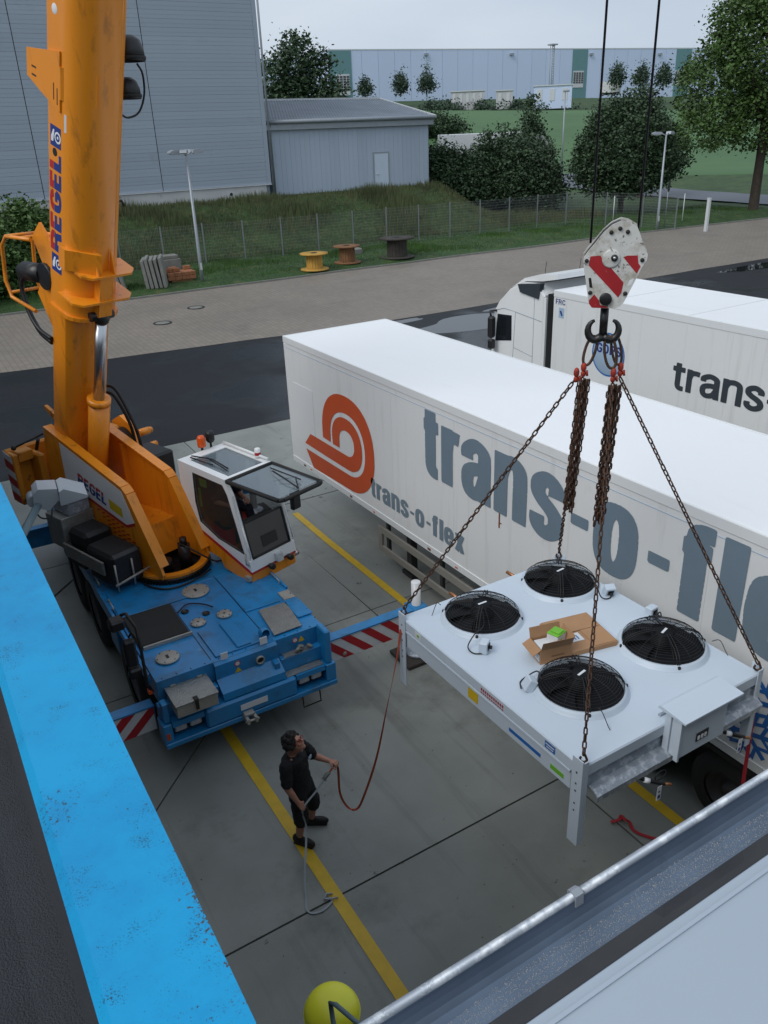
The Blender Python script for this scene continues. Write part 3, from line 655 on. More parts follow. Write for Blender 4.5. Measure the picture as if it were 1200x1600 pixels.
for k, (x, y, hh, w_, lab) in enumerate(((44.6, 63.6, 4.9, 1.5, 'smallest dark shrub, tucked against the right corner of the annex'), (47.0, 63.0, 5.2, 1.9, 'dark shrub second from the annex corner in the row of shrubs'), (50.0, 62.6, 6.2, 2.1, 'dark shrub with a pointed top in the middle of the group by the annex'), (51.2, 59.6, 5.9, 2.8, 'broad low dark shrub in front of the pointed tree'), (52.2, 62.5, 6.3, 2.3, 'dark shrub in front of the white truck'))):
    tree('shrub', (x, y), hh, [(0, 0, hh*.42, (w_, w_, hh*.42)), (.5, -.6, hh*.28, (w_*.95, w_*.95, hh*.3)), (-.6, .3, hh*.72, (w_*.5, w_*.5, hh*.27)), (.9, -.2, hh*.66, (w_*.5, w_*.5, hh*.26)), (-w_*.5, -.2, hh*.9, (.32, .32, hh*.17)), (w_*.3, .1, hh*.98, (.3, .3, hh*.18)), (w_*.75, -.3, hh*.8, (.34, .34, hh*.17)), (-.1, -.5, hh*.86, (.3, .3, hh*.16))], 15000, .24, 'leaf_dark', lab, 'shrub', 'dark shrubs by the annex', tr=.12, limbs=6)
for k, (x, y, hh, w_, lab) in enumerate(((4.6, 46.6, 4.1, 2.0, 'leafy green bush left of the boom, the one nearer the boom'), (1.9, 45.2, 4.0, 2.2, 'leafy green bush at the left edge behind the yellow hose guard'), (7.4, 47.8, 4.6, 1.3, 'small leafy bush peeping out just left of the crane boom'))):
    tree('bush', (x, y), hh, [(0, 0, hh*.45, (w_, w_, hh*.45)), (w_*.5, -.3, hh*.3, (w_*.8, w_*.8, hh*.32)), (-w_*.4, .2, hh*.6, (w_*.7, w_*.7, hh*.35))], 9500, .22, 'leaf_mid', lab, 'bush', 'bushes left of the boom', tr=.08, limbs=6)
def atD(px, D, py=None):
    d = _f*F_PX+_r2*(px-600)-_u2*((py or 150)-800); t = D/math.hypot(d.x, d.y); return V((d.x*t, d.y*t, CAM_H+d.z*t))
p = atD(468, 135); tree('birch_tree', (p.x, p.y), 20, [(0, 0, 15.5, (2.6, 2.6, 4.4)), (-2.6, 1, 13.5, (2.4, 2.4, 3.6)), (2.6, -1.5, 13.5, (2.4, 2.4, 4)), (3.6, -2.6, 10.6, (2.8, 2.8, 2.4)), (-1, .4, 10.6, (3.4, 3.4, 3)), (.8, 0, 7, (3.6, 3.6, 3))], 11000, .5, 'leaf_dark', 'large multi-stemmed tree rising behind the annex roof', group='trees near the far hall', tr=.3, z=zg(p.x, p.y)-3.2)
p = atD(418, 128); tree('young_tree', (p.x, p.y), 9, [(0, 0, 5.5, (2.3, 2.3, 3.2)), (1, -.5, 3.6, (1.9, 1.9, 2))], 1500, .45, 'leaf_lime', 'small lime-green tree between the big hall and the tree behind the annex', group='trees near the far hall', tr=.14, z=zg(p.x, p.y)-1)
p = atD(408, 145); tree('spire_tree', (p.x, p.y), 11, [(0, 0, 8, (1.4, 1.4, 3.6)), (0, 0, 4, (1.9, 1.9, 3))], 1200, .5, 'leaf_far', 'dark pointed tree partly hidden behind the corner of the big hall', group='trees near the far hall', tr=.14, z=zg(p.x, p.y)+1)
for px, yt, yb, lab in ((571, 118, 151, 'smallest young tree before the far hall, left of its blank wall'), (626, 106, 149, 'young cone-shaped tree before the far hall, second from the left'), (667, 99, 149, 'young cone-shaped tree before the far hall, third from the left'), (963, 95, 136, 'young tree before the far hall above the white trailer'), (1001, 94, 138, 'young tree before the far hall between the two crane ropes'), (1036, 95, 136, 'young tree before the far hall just right of the right rope'), (1072, 88, 137, 'young tree before the far hall at its right green panel')):
    b_ = atD(px, 212, yb); tp = atD(px, 212, yt); hh = tp.z-b_.z
    tree('young_tree', (b_.x, b_.y), hh, [(0, 0, hh*.25, (hh*.23, hh*.23, hh*.12)), (0, 0, hh*.4, (hh*.22, hh*.22, hh*.15)), (0, 0, hh*.56, (hh*.16, hh*.16, hh*.15)), (0, 0, hh*.73, (hh*.10, hh*.10, hh*.14)), (0, 0, hh*.9, (hh*.045, hh*.045, hh*.12)), (hh*.16, -hh*.1, hh*.33, (hh*.1, hh*.1, hh*.07)), (-hh*.15, hh*.08, hh*.48, (hh*.08, hh*.08, hh*.07))], 1500, .42, 'leaf_far', lab, group='young trees before the far hall', tr=.12, limbs=5, z=b_.z)
# hedge at the field edge: one uncountable mass
blobs = []
for k in range(70):
    a = random.uniform(34.0, 41.5) if k < 40 else random.uniform(41.5, 56); D = random.uniform(193, 200); X, Y = D*math.sin(math.radians(a)), D*math.cos(math.radians(a)); r = random.uniform(.4, .95) if a < 40 else random.uniform(.25, .55)
    blobs.append((V((X, Y, zg(X, Y)+r*.5)), (r*1.4, r*1.4, r)))
obj('hedge', crown_mesh(blobs, 6000, .5), MT['leaf_far'], label='green scrub along the far edge of the field', cat='hedge', kind='stuff', fix=False)
for k, (px, py, hh) in enumerate(((648, 172, 3.4), (678, 176, 4.2), (702, 172, 3.0))):
    b_ = atD(px, 150, py+10); tree('bush', (b_.x, b_.y), hh, [(0, 0, hh*.5, (hh*.7, hh*.7, hh*.5)), (1, -1, hh*.35, (hh*.6, hh*.6, hh*.4))], 1400, .42, 'leaf_dark', ['bush behind the annex roof, leftmost of three', 'tallest bush behind the right corner of the annex roof', 'bush behind the annex corner, nearest the field'][k], 'bush', 'bushes behind the annex', tr=.1, limbs=4)
# grass blades: verge and rough bank
def blades(n, fx, hgt, wid):
    mb = MB(); vs = []; fs = []
    k = 0
    while k < n:
        x, y, s = fx()
        if s <= 0: continue
        k += 1; z = zg(x, y)-.03; a = random.uniform(0, 6.28); h = hgt*s*random.uniform(.5, 1.4); w_ = wid*random.uniform(.7, 1.3); l_ = random.uniform(-.5, .5)*h
        dx, dy = math.cos(a)*w_, math.sin(a)*w_; i = len(vs)
        vs += [(x-dx, y-dy, z), (x+dx, y+dy, z), (x-dy*l_*4, y+dx*l_*4, z+h)]; fs.append((i, i+1, i+2))
    return mb.add(vs, fs)
def verge():
    x, y = random.uniform(4, 64), random.uniform(41.75, 50.5)
    c = noise.noise((x*.35, y*.35, 1)); return x, y, (.6+max(0, c)*2.2 if y > 43 else .5)
obj('verge_grass', blades(60000, verge, .15, .022), MT['blade'], loc=(0, 0, 0), fix=False, label='green grass growing on the verge behind the kerb', cat='grass', kind='stuff')
def bankf():
    x, y = random.uniform(2, 52), random.uniform(50, 60.2)
    c = noise.noise((x*.22, y*.3, 5)); s = .55+max(0, c+.15)*2.0
    if y > 58.7 and x < 42 and random.random() < .6: s *= .5
    return x, y, s
obj('bank_grass', blades(52000, bankf, .36, .03), MT['bank_blade'], loc=(0, 0, 0), fix=False, label='rough tall grass and weeds covering the bank', cat='grass', kind='stuff')
# ------------------------------------------------------------------ far hall, huts, mast, trucks
def wall_between(name, a, b, z0, z1, th, m, parent): 
    a, b = V(a), V(b); d = (b-a).normalized(); n = V((-d.y, d.x)); 
    return obj(name, MB().prism([(a.x, a.y), (b.x, b.y), (b.x+n.x*th, b.y+n.y*th), (a.x+n.x*th, a.y+n.y*th)], lambda p, q, d_: (p, q, d_), z0, z1), m, parent)
LA = atD(515, 226); RB = atD(1330, 330); ZR = 26.4
fh = thing('far_hall', (LA.x, LA.y, 14), 'long pale blue-grey logistics hall with green panels on the rise', 'building')
dirv = V((RB.x-LA.x, RB.y-LA.y)); LEN = dirv.length; dirv.normalize(); nrm = V((-dirv.y, dirv.x))
if nrm.y < 0: nrm = -nrm
def FHP(s, d, z): q = V((LA.x, LA.y))+dirv*s+nrm*d; return V((q.x, q.y, z))
def at_s(px):       # where a pixel column meets the facade
    d = atD(px, 300); A_ = V((d.x, d.y)); det = A_.x*(-dirv.y)+A_.y*dirv.x
    return (A_.x*LA.y-A_.y*LA.x)/(A_.y*dirv.x-A_.x*dirv.y)
def fbox(s0, s1, d0, d1, z0, z1): return MB().prism([(s0, d0), (s1, d0), (s1, d1), (s0, d1)], lambda a, b, z: FHP(a, b, z), z0, z1)
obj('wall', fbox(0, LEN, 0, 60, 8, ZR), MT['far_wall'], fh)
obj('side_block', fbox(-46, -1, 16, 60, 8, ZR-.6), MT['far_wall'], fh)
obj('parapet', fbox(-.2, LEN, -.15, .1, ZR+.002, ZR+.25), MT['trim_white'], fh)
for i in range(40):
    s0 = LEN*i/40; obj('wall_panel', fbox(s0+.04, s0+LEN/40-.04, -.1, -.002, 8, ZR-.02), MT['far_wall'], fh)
obj('base_trim', fbox(0, LEN, -.25, -.11, 8, 16.9-.0), MT['plinth'], fh) if False else None
for p0, p1, w0, w1, wt, wb in ((517, 551, 526, 547, 116, 149), (891, 914, 893, 909, 111, 137), (1050, 1073, 1050, 1064, 110, 133)):
    s0, s1 = at_s(p0), at_s(p1); sw0, sw1 = at_s(w0), at_s(w1); Dm = (FHP((sw0+sw1)/2, 0, 0)).to_2d().length
    g_ = obj('green_panel', fbox(s0, s1, -.22, -.102, 8, ZR-.03), MT['far_green'], fh)
    zt_, zb_ = atD((w0+w1)/2, Dm, wt).z, atD((w0+w1)/2, Dm, wb).z
    fr = obj('gate_window', fbox(sw0, sw1, -.34, -.225, zb_, zt_), MT['trim_white'], fh)
    for i in range(4):
        for j in range(6):
            a0 = sw0+(sw1-sw0)*(i+.1)/4; a1 = sw0+(sw1-sw0)*(i+.9)/4; z0 = zb_+1.0+(zt_-zb_-1.3)*(j+.06)/6; z1 = zb_+1.0+(zt_-zb_-1.3)*(j+.86)/6
            obj('pane', fbox(a0, a1, -.37, -.342, z0, z1), MT['glass_dark'], fr)
for px in (666, 797, 919, 1024):
    s0 = at_s(px); Dm = FHP(s0, 0, 0).to_2d().length; zc_ = atD(px, Dm, 85).z; obj('wall_lamp', fbox(s0-.5, s0+.5, -.7, -.11, zc_-.25, zc_+.25), MT['lamp_steel'], fh)
def hut(px0, px1, pt, pb, D, m, label, cat, name, depth=4, extra=None):
    a, b = atD(px0, D, pb), atD(px1, D, pb); zt_ = atD((px0+px1)/2, D, pt).z; z0 = min(a.z, b.z)
    t = thing(name, (a.x, a.y, z0), label, cat); d = V((b.x-a.x, b.y-a.y)); l_ = d.length; d.normalize(); n = V((-d.y, d.x)); n = n if n.y > 0 else -n
    def HP(s, q, z): w_ = V((a.x, a.y))+d*s+n*q; return V((w_.x, w_.y, z))
    def hb(s0, s1, q0, q1, z_0, z_1): return MB().prism([(s0, q0), (s1, q0), (s1, q1), (s0, q1)], HP, z_0, z_1)
    obj('body', hb(0, l_, 0, depth, z0-1.5, zt_), MT[m], t); obj('roof', hb(-.2, l_+.2, -.2, depth+.2, zt_+.002, zt_+.2), MT['trim_white'], t)
    for k in range(extra or 0):
        s0 = l_*(k+.25)/extra; obj('door', hb(s0, s0+l_*.4/extra, -.08, -.002, z0+.05, z0+(zt_-z0)*.8), MT['trim_white'], t)
    return t
hut(834, 893, 134, 156, 196, 'far_wall', 'small blue-grey utility hut below the far hall with pale doors', 'hut', 'utility_hut', 5, 3)
hut(705, 757, 143, 159, 197, 'plinth', 'row of pale grey cabinets left of the utility hut, the longer one', 'cabinet', 'equipment_cabinet', 2.5, 5)
hut(775, 801, 142, 158, 197, 'plinth', 'short pale grey cabinet between the long cabinet row and hut', 'cabinet', 'equipment_cabinet', 2.5, 2)
a = atD(861, 205, 132); b_ = atD(860, 205, 71); t = thing('lattice_mast', a, 'slim grey lattice mast standing behind the utility hut', 'mast')
for sx, sy in ((-.3, -.3), (.3, -.3), (.3, .3), (-.3, .3)): obj('leg', MB().tube([(a.x+sx, a.y+sy, a.z-3), (a.x+sx, a.y+sy, b_.z)], .07, 6), MT['lamp_steel'], t)
mb = MB()
for k in range(16):
    z0 = a.z+(b_.z-a.z)*k/16; z1 = a.z+(b_.z-a.z)*(k+1)/16; mb.tube([(a.x-.3, a.y-.3, z0), (a.x+.3, a.y-.3, z1)], .05, 5).tube([(a.x+.3, a.y-.3, z0), (a.x+.3, a.y+.3, z1)], .05, 5)
obj('bracing', mb, MT['lamp_steel'], t); obj('platform', MB().box((a.x-.8, a.y-.8, b_.z), (a.x+.8, a.y+.8, b_.z+.25)), MT['lamp_steel'], t)
def wheel_at(parent, c, ax, r, w_, hub='hub_grey'):
    c, ax = V(c), V(ax).normalized()
    t = obj('wheel', MB().lathe([(r*.55, -w_/2), (r*.9, -w_/2), (r, -w_*.36), (r, w_*.36), (r*.9, w_/2), (r*.55, w_/2)], c, ax, 28), MT['rubber'], parent)
    obj('rim', MB().lathe([(r*.56, -w_*.45), (r*.56, w_*.45), (r*.5, w_*.42), (r*.42, w_*.1), (r*.2, w_*.1), (r*.16, w_*.35), (.001, w_*.35)], c, ax, 24), MT[hub], t)
    return t
# distant white box truck half hidden by the shrubs
fr_ = atD(853, 87, 282); bk_ = atD(688, 84.5, 280); z0 = 3.15
d = V((bk_.x-fr_.x, bk_.y-fr_.y)); LT = min(16, d.length); d.normalize(); ang = math.atan2(d.y, d.x)
t = thing('far_truck', (fr_.x, fr_.y, z0), 'white articulated truck on the country road, half hidden behind the shrubs', 'truck')
M = Matrix.Translation((fr_.x, fr_.y, z0)) @ Matrix.Rotation(ang, 4, 'Z')
obj('box_body', MB().box((2.9, -1.28, 1.2), (LT, 1.28, 4.3), M, ch=.04), MT['trailer_white'], t)
cb = obj('cab', MB().prism([(0, .6), (0, 1.9), (.35, 3.3), (.9, 3.9), (2.3, 3.9), (2.3, .6)], lambda a, b, q: M @ V((a, q, b)), -1.25, 1.25), MT['white_paint'], t)
for s in (-1, 1): obj('side_window', MB().box((.5, 1.252*s-.01, 2.0), (1.4, 1.252*s+.01, 2.9), M), MT['glass_dark'], cb)
obj('grille', MB().box((-.03, -1.0, .8), (-.002, 1.0, 1.7), M), MT['black_plastic'], cb); obj('windscreen', MB().box((.02, -1.1, 2.0), (.06, 1.1, 3.0), M @ Matrix.Rotation(0.0, 4, 'Y')), MT['glass_dark'], cb)
obj('chassis', MB().box((.4, -.5, .5), (LT-.3, .5, 1.19), M), MT['chassis'], t)
for xx in (1.2, 4.2, LT-4, LT-2.7):
    for s in (-1, 1): wheel_at(t, M @ V((xx, s*1.05, .5)), M.to_3x3() @ V((0, s, 0)), .5, .3)
a = atD(936, 215, 150); b_ = atD(969, 215, 150); z0 = a.z; d = V((b_.x-a.x, b_.y-a.y)); ang = math.atan2(d.y, d.x); ll = d.length
t = thing('parked_trailer', (a.x, a.y, z0), 'white box trailer parked in front of the far hall', 'trailer'); M = Matrix.Translation((a.x, a.y, z0)) @ Matrix.Rotation(ang, 4, 'Z')
obj('box_body', MB().box((0, 0, .6), (ll, 2.4, 2.9), M), MT['trailer_white'], t); obj('chassis', MB().box((.2, .4, .2), (ll-.2, 2, .598), M), MT['chassis'], t)
for xx in (.8, ll-1.5, ll-.6): wheel_at(t, M @ V((xx, .15, .35)), M.to_3x3() @ V((0, -1, 0)), .4, .3)
for x in (2.66, 6.74, 11.2, 15.6): strip('line_marking', x-.075, x+.075, 14, 15.5, .008, MT['yellow_line'])
# ------------------------------------------------------------------ lettering: strokes drawn with an elliptical pen
def crom(pts, n=7):
    if len(pts) < 3: return [V(p) for p in pts]
    P = [V(p) for p in pts]; P = [P[0]*2-P[1]]+P+[P[-1]*2-P[-2]]; o = []
    for i in range(1, len(P)-2):
        a, b, c, d = P[i-1:i+3]
        for k in range(n):
            t = k/n; o.append(.5*((2*b)+(c-a)*t+(2*a-5*b+4*c-d)*t*t+(3*b-a-3*c+d)*t**3))
    o.append(P[-2]); return o
GL = {   # x-height 1; (advance, [(kind, points)]); kind 'c' curve, 'l' straight
 't': (.50, [('c', [(.22, 1.16), (.22, .8), (.22, .4), (.225, .2), (.29, .09), (.44, .085)]), ('l', [(.02, .90), (.46, .90)])]),
 'r': (.50, [('l', [(.13, 0), (.13, 1)]), ('c', [(.13, .62), (.19, .82), (.31, .88), (.48, .87)])]),
 'a': (.74, [('c', [(.12, .66), (.13, .80), (.34, .915), (.55, .84), (.585, .70), (.585, .4), (.60, 0)]), ('c', [(.57, .52), (.36, .53), (.16, .44), (.125, .27), (.18, .12), (.32, .09), (.48, .17), (.57, .36)])]),
 'n': (.74, [('l', [(.13, 0), (.13, 1)]), ('c', [(.13, .66), (.22, .85), (.40, .91), (.55, .85), (.595, .70), (.595, .3), (.595, 0)])]),
 's': (.66, [('c', [(.52, .68), (.51, .82), (.33, .915), (.15, .83), (.13, .68), (.24, .57), (.40, .48), (.52, .37), (.53, .21), (.40, .10), (.25, .09), (.13, .18), (.12, .33)])]),
 'o': (.74, [('o', [(.36, .5, .235, .41)])]),
 '-': (.46, [('h', [(.06, .52), (.40, .52)])]),
 'f': (.48, [('c', [(.22, 0), (.22, .6), (.22, 1.0), (.25, 1.10), (.33, 1.13), (.46, 1.13)]), ('l', [(.02, .90), (.44, .90)])]),
 'l': (.36, [('l', [(.18, 0), (.18, 1.21)])]),
 'e': (.72, [('c', [(.56, .49), (.585, .72), (.52, .86), (.36, .915), (.18, .83), (.13, .62), (.13, .38), (.18, .16), (.36, .09), (.53, .16), (.58, .32)]), ('l', [(.16, .49), (.62, .49)])]),
 'x': (.68, [('l', [(.12, 0), (.54, 1)]), ('l', [(.54, 0), (.12, 1)])]),
 'R': (.80, [('l', [(.13, 0), (.13, 1)]), ('c', [(.13, .91), (.40, .91), (.56, .85), (.60, .71), (.55, .56), (.40, .50), (.13, .50)]), ('c', [(.42, .50), (.55, .40), (.58, .2), (.62, 0)])]),
 'E': (.66, [('l', [(.13, 0), (.13, 1)]), ('l', [(.1, .91), (.56, .91)]), ('l', [(.1, .5), (.52, .5)]), ('l', [(.1, .09), (.56, .09)])]),
 'G': (.80, [('c', [(.62, .70), (.56, .86), (.38, .915), (.19, .83), (.13, .62), (.13, .38), (.19, .17), (.38, .09), (.55, .14), (.62, .3), (.63, .46)]), ('l', [(.36, .46), (.68, .46)])]),
 'L': (.62, [('l', [(.13, 0), (.13, 1)]), ('l', [(.1, .09), (.56, .09)])]),
 'D': (.80, [('l', [(.13, 0), (.13, 1)]), ('c', [(.1, .91), (.35, .91), (.56, .80), (.61, .5), (.56, .2), (.35, .09), (.1, .09)])]),
 'P': (.74, [('l', [(.13, 0), (.13, 1)]), ('c', [(.13, .91), (.40, .91), (.56, .85), (.60, .69), (.55, .53), (.40, .46), (.13, .46)])]),
 'F': (.62, [('l', [(.13, 0), (.13, 1)]), ('l', [(.1, .91), (.56, .91)]), ('l', [(.1, .5), (.50, .5)])]),
 'C': (.76, [('c', [(.60, .68), (.54, .86), (.38, .915), (.19, .83), (.13, .62), (.13, .38), (.19, .17), (.38, .09), (.55, .15), (.60, .33)])]),
 'V': (.74, [('l', [(.1, 1), (.36, 0)]), ('l', [(.62, 1), (.36, 0)])]), 'A': (.74, [('l', [(.1, 0), (.36, 1)]), ('l', [(.62, 0), (.36, 1)]), ('l', [(.2, .32), (.52, .32)])]),
 '1': (.4, [('l', [(.2, 0), (.2, 1)]), ('l', [(.06, .78), (.22, .98)])]), '2': (.66, [('c', [(.12, .72), (.2, .88), (.36, .915), (.52, .83), (.54, .66), (.42, .45), (.2, .22), (.12, .09)]), ('l', [(.1, .09), (.56, .09)])]),
 'I': (.3, [('l', [(.14, 0), (.14, 1)])]), ' ': (.35, []),
}
GL['S'] = GL['s']; GL['O'] = GL['o']
def pen(path, rx, ry, closed=False):
    n = len(path); Lp = []; Rp = []
    for i, p in enumerate(path):
        if closed: t = path[(i+1) % n]-path[i-1]
        else: t = path[min(n-1, i+1)]-path[max(0, i-1)]
        t = t.normalized(); nx_, ny_ = -t.y, t.x; k = math.sqrt((rx*nx_)**2+(ry*ny_)**2); o = V((rx*rx*nx_/k, ry*ry*ny_/k)); Lp.append(p+o); Rp.append(p-o)
    return Lp, Rp
import numpy as np
def glyph_polys(strokes, rx, ry, xmap, res=44):
    """union of pen strokes as non-overlapping polygons (marching squares on a signed field)"""
    tris = []
    for kind, pts in strokes:
        closed = kind == 'o'
        if kind == 'o':
            cx, cy, a, b = pts[0]; cx = xmap(cx); path = []
            a = xmap(.36+a)-xmap(.36)
            for k in range(48):
                t = 6.28318*k/48; c_, s_ = math.cos(t), math.sin(t); path.append(V((cx+a*math.copysign(abs(c_)**.72, c_), cy+b*math.copysign(abs(s_)**.72, s_))))
        else:
            pts = [V((xmap(p[0]), p[1])) for p in pts]; path = crom(pts) if kind == 'c' else pts
        Lp, Rp = pen(path, rx, ry if kind != 'h' else ry*.75, closed); n = len(path)
        for i in range(n if closed else n-1):
            j = (i+1) % n
            for t in ((Lp[i], Lp[j], Rp[j]), (Lp[i], Rp[j], Rp[i]), (Lp[i], Lp[j], Rp[i]), (Lp[j], Rp[j], Rp[i])):
                ar = (t[1].x-t[0].x)*(t[2].y-t[0].y)-(t[1].y-t[0].y)*(t[2].x-t[0].x)
                if abs(ar) > 1e-7: tris.append(t if ar > 0 else (t[0], t[2], t[1]))
    if not tris: return []
    allp = [p for t in tris for p in t]; x0 = min(p.x for p in allp)-.05; x1 = max(p.x for p in allp)+.05; y0 = min(p.y for p in allp)-.05; y1 = max(p.y for p in allp)+.05
    nx_, ny_ = int((x1-x0)*res)+2, int((y1-y0)*res)+2
    gx, gy = np.meshgrid(x0+np.arange(nx_)/res, y0+np.arange(ny_)/res)
    F = np.full(gx.shape, -9.)
    for t in tris:
        f = np.full(gx.shape, 9.)
        for k in range(3):
            a, b = t[k], t[(k+1) % 3]; dx, dy = b.x-a.x, b.y-a.y; l_ = math.hypot(dx, dy); f = np.minimum(f, (dx*(gy-a.y)-dy*(gx-a.x))/l_)
        o_ = f < 0
        if o_.any():
            dm = np.full(gx.shape, 9.)
            for k in range(3):
                a, b = t[k], t[(k+1) % 3]; dx, dy = b.x-a.x, b.y-a.y; q = np.clip(((gx-a.x)*dx+(gy-a.y)*dy)/(dx*dx+dy*dy), 0, 1); dm = np.minimum(dm, np.hypot(gx-a.x-q*dx, gy-a.y-q*dy))
            f = np.where(o_, -dm, f)
        F = np.maximum(F, f)
    F = F+.004; polys = []
    for j in range(ny_-1):
        run = None
        for i in range(nx_-1):
            c = [(i, j), (i+1, j), (i+1, j+1), (i, j+1)]; v = [F[q[1], q[0]] for q in c]; full = all(q > 0 for q in v)
            if full:
                if run is None: run = i
                continue
            if run is not None: polys.append([(x0+run/res, y0+j/res), (x0+i/res, y0+j/res), (x0+i/res, y0+(j+1)/res), (x0+run/res, y0+(j+1)/res)]); run = None
            if all(q <= 0 for q in v): continue
            P = []
            for k in range(4):
                a, b, va, vb = c[k], c[(k+1) % 4], v[k], v[(k+1) % 4]
                if va > 0: P.append((x0+a[0]/res, y0+a[1]/res))
                if (va > 0) != (vb > 0): t = va/(va-vb); P.append((x0+(a[0]+(b[0]-a[0])*t)/res, y0+(a[1]+(b[1]-a[1])*t)/res))
            if len(P) > 2: polys.append(P)
        if run is not None: polys.append([(x0+run/res, y0+j/res), (x0+(nx_-1)/res, y0+j/res), (x0+(nx_-1)/res, y0+(j+1)/res), (x0+run/res, y0+(j+1)/res)])
    return polys
_gp = {}
def text_mesh(txt, fn, sx, sy, rx=.13, ry=.088, heavy=False, res=44):
    """fn(a, b, h): text plane (metres) -> world, h = lift off the surface"""
    mb = MB(); x = 0; xmap = (lambda q: .15+(q-.13)*.84) if heavy else (lambda q: q)
    for ch in txt:
        adv, st = GL[ch]; key = (ch, rx, ry, heavy, res)
        if key not in _gp: _gp[key] = glyph_polys(st, rx, ry, xmap, res)
        for P in _gp[key]: mb.add([fn((x+a)*sx, b*sy, .003) for a, b in P], [tuple(range(len(P)))])
        x += adv
    return mb, x*sx
def tlen(txt): return sum(GL[c][0] for c in txt)
def cut(mb, co, no):
    """keep the side of the plane where (p-co).no > 0"""
    b = bmesh.new(); vs = [b.verts.new(p) for p in mb.v]
    for f in mb.f:
        try: b.faces.new([vs[i] for i in f])
        except ValueError: pass
    bmesh.ops.bisect_plane(b, geom=b.verts[:]+b.edges[:]+b.faces[:], plane_co=co, plane_no=no, clear_inner=True)
    b.verts.index_update(); r = MB().add([v.co.copy() for v in b.verts], [[v.index for v in f.verts] for f in b.faces]); b.free(); return r
def two_tone(txt, fn, sx, sy, parent, split=.62, gap=.04, **k):
    mb, _ = text_mesh(txt, fn, sx, sy, **k); o = V(fn(0, 0, 0)); up = (V(fn(0, 1, 0))-o).normalized()
    obj('lettering', cut(mb, o+up*(split+gap)*sy, up), MT['red_paint'], parent, fix=False); obj('lettering', cut(mb, o+up*split*sy, -up), MT['text_blue'], parent, fix=False)
# ------------------------------------------------------------------ mobile crane
crane = thing('mobile_crane', (2.97, 12.1, 0), 'orange mobile crane with white cab on a blue three-axle carrier', 'crane')
CX0, CX1, CYF, CYR = 1.70, 4.24, 9.12, 17.0
DZ = 1.40
def dk(x, y, z): return (x, y, z)
body = MB()
body.box((CX0, 11.35, 1.12), (CX1, CYR, DZ-.002), ch=.02)                                # deck
body.prism([(9.12, 1.395), (9.12, 1.02), (9.6, 1.0), (9.75, 1.1), (11.1, 1.25), (11.349, 1.2), (11.349, 1.395)], lambda a, b, d: (d, a, b), CX0+.06, CX1-.02)
body.box((2.35, 9.3, .55), (3.6, CYR-.1, 1.11), ch=.02)                                  # frame
for y0, y1 in ((11.2, 11.75), (14.95, 15.4)): body.box((CX0+.02, y0, .6), (CX0+.5, y1, 1.118), ch=.02).box((CX1-.5, y0, .6), (CX1-.02, y1, 1.118), ch=.02)
body.box((CX0+.05, 16.2, .6), (CX1-.05, CYR+.05, 1.119), ch=.02)
carrier = obj('carrier', body, MT['crane_blue'], crane)
# low side edge lips of the deck
obj('deck_edge', MB().box((CX0-.012, 9.3, 1.30), (CX0+.03, 16.8, 1.43)).box((CX1-.02, 10.35, 1.30), (CX1+.015, 16.8, 1.425)), MT['crane_blue'], carrier)
# raised bonnet panels with seams
obj('deck_panel', MB().box((2.62, 9.2, DZ), (3.40, 9.95, DZ+.018), ch=.008).box((2.95, 9.22, DZ+.019), (3.16, 9.95, DZ+.045), ch=.01), MT['crane_blue'], carrier)
obj('deck_panel', MB().box((1.78, 10.98, DZ), (3.1, 11.9, DZ+.014), ch=.006), MT['crane_blue'], carrier)
obj('deck_panel', MB().box((3.42, 10.05, DZ), (4.0, 11.3, DZ+.016), ch=.006), MT['crane_blue'], carrier)
obj('mudguard', MB().box((4.0, 9.45, DZ-.001), (4.245, 10.0, DZ+.03), ch=.01), MT['crane_blue'], carrier)
# front end: sloped face, shelf, bumper
fe = MB()
fe.prism([(9.119, 1.39), (9.06, 1.36), (9.06, 1.14), (8.86, 1.02), (8.84, .92), (9.118, .92)], lambda a, b, d: (d, a, b), 2.55, 3.48)
fe.box((3.49, 9.0, .90), (4.2, 9.118, 1.13), ch=.01)
fe.box((CX0, 8.98, .90), (2.54, 9.118, 1.10), ch=.01)
fe.box((CX0-.02, 8.80, .52), (CX1+.02, 9.10, .60), ch=.01).box((CX0-.02, 8.82, .60), (1.80, 9.10, .89), ch=.01).box((4.1, 8.82, .60), (CX1+.02, 9.10, .89), ch=.01)
fe.box((2.26, 8.80, .60), (3.62, 9.10, .90), ch=.03).box((1.81, 8.98, .60), (2.25, 9.10, .895)).box((3.63, 8.98, .60), (4.09, 9.10, .895))
fe.box((1.81, 8.83, .81), (2.25, 8.975, .895)).box((3.63, 8.83, .815), (4.09, 8.975, .895))
fe.box((4.12, 8.84, .892), (4.22, 9.118, 1.44), ch=.02).box((3.36, 8.92, .91), (3.44, 9.05, 1.16), ch=.01).box((1.72, 8.86, .90), (1.80, 9.0, 1.2), ch=.01)
obj('front_bumper', fe, MT['crane_blue'], crane)
obj('bumper_bracket', MB().box((3.5, 8.86, .90), (4.08, 8.99, .912)).box((3.55, 9.0, 1.131), (3.95, 9.115, 1.14)), MT['tread'], crane)
for x0 in (1.84, 2.05, 3.68, 3.88):
    hl = obj('headlight', MB().box((x0, 8.87, .69), (x0+.165, 8.97, .80), ch=.015), MT['lens_clear'], crane)
    obj('bezel', MB().box((x0-.014, 8.885, .68), (x0-.001, 8.975, .81)).box((x0+.166, 8.885, .68), (x0+.18, 8.975, .81)).box((x0-.013, 8.885, .802), (x0+.179, 8.975, .812)).box((x0-.013, 8.885, .678), (x0+.179, 8.975, .688)), MT['black_plastic'], hl)
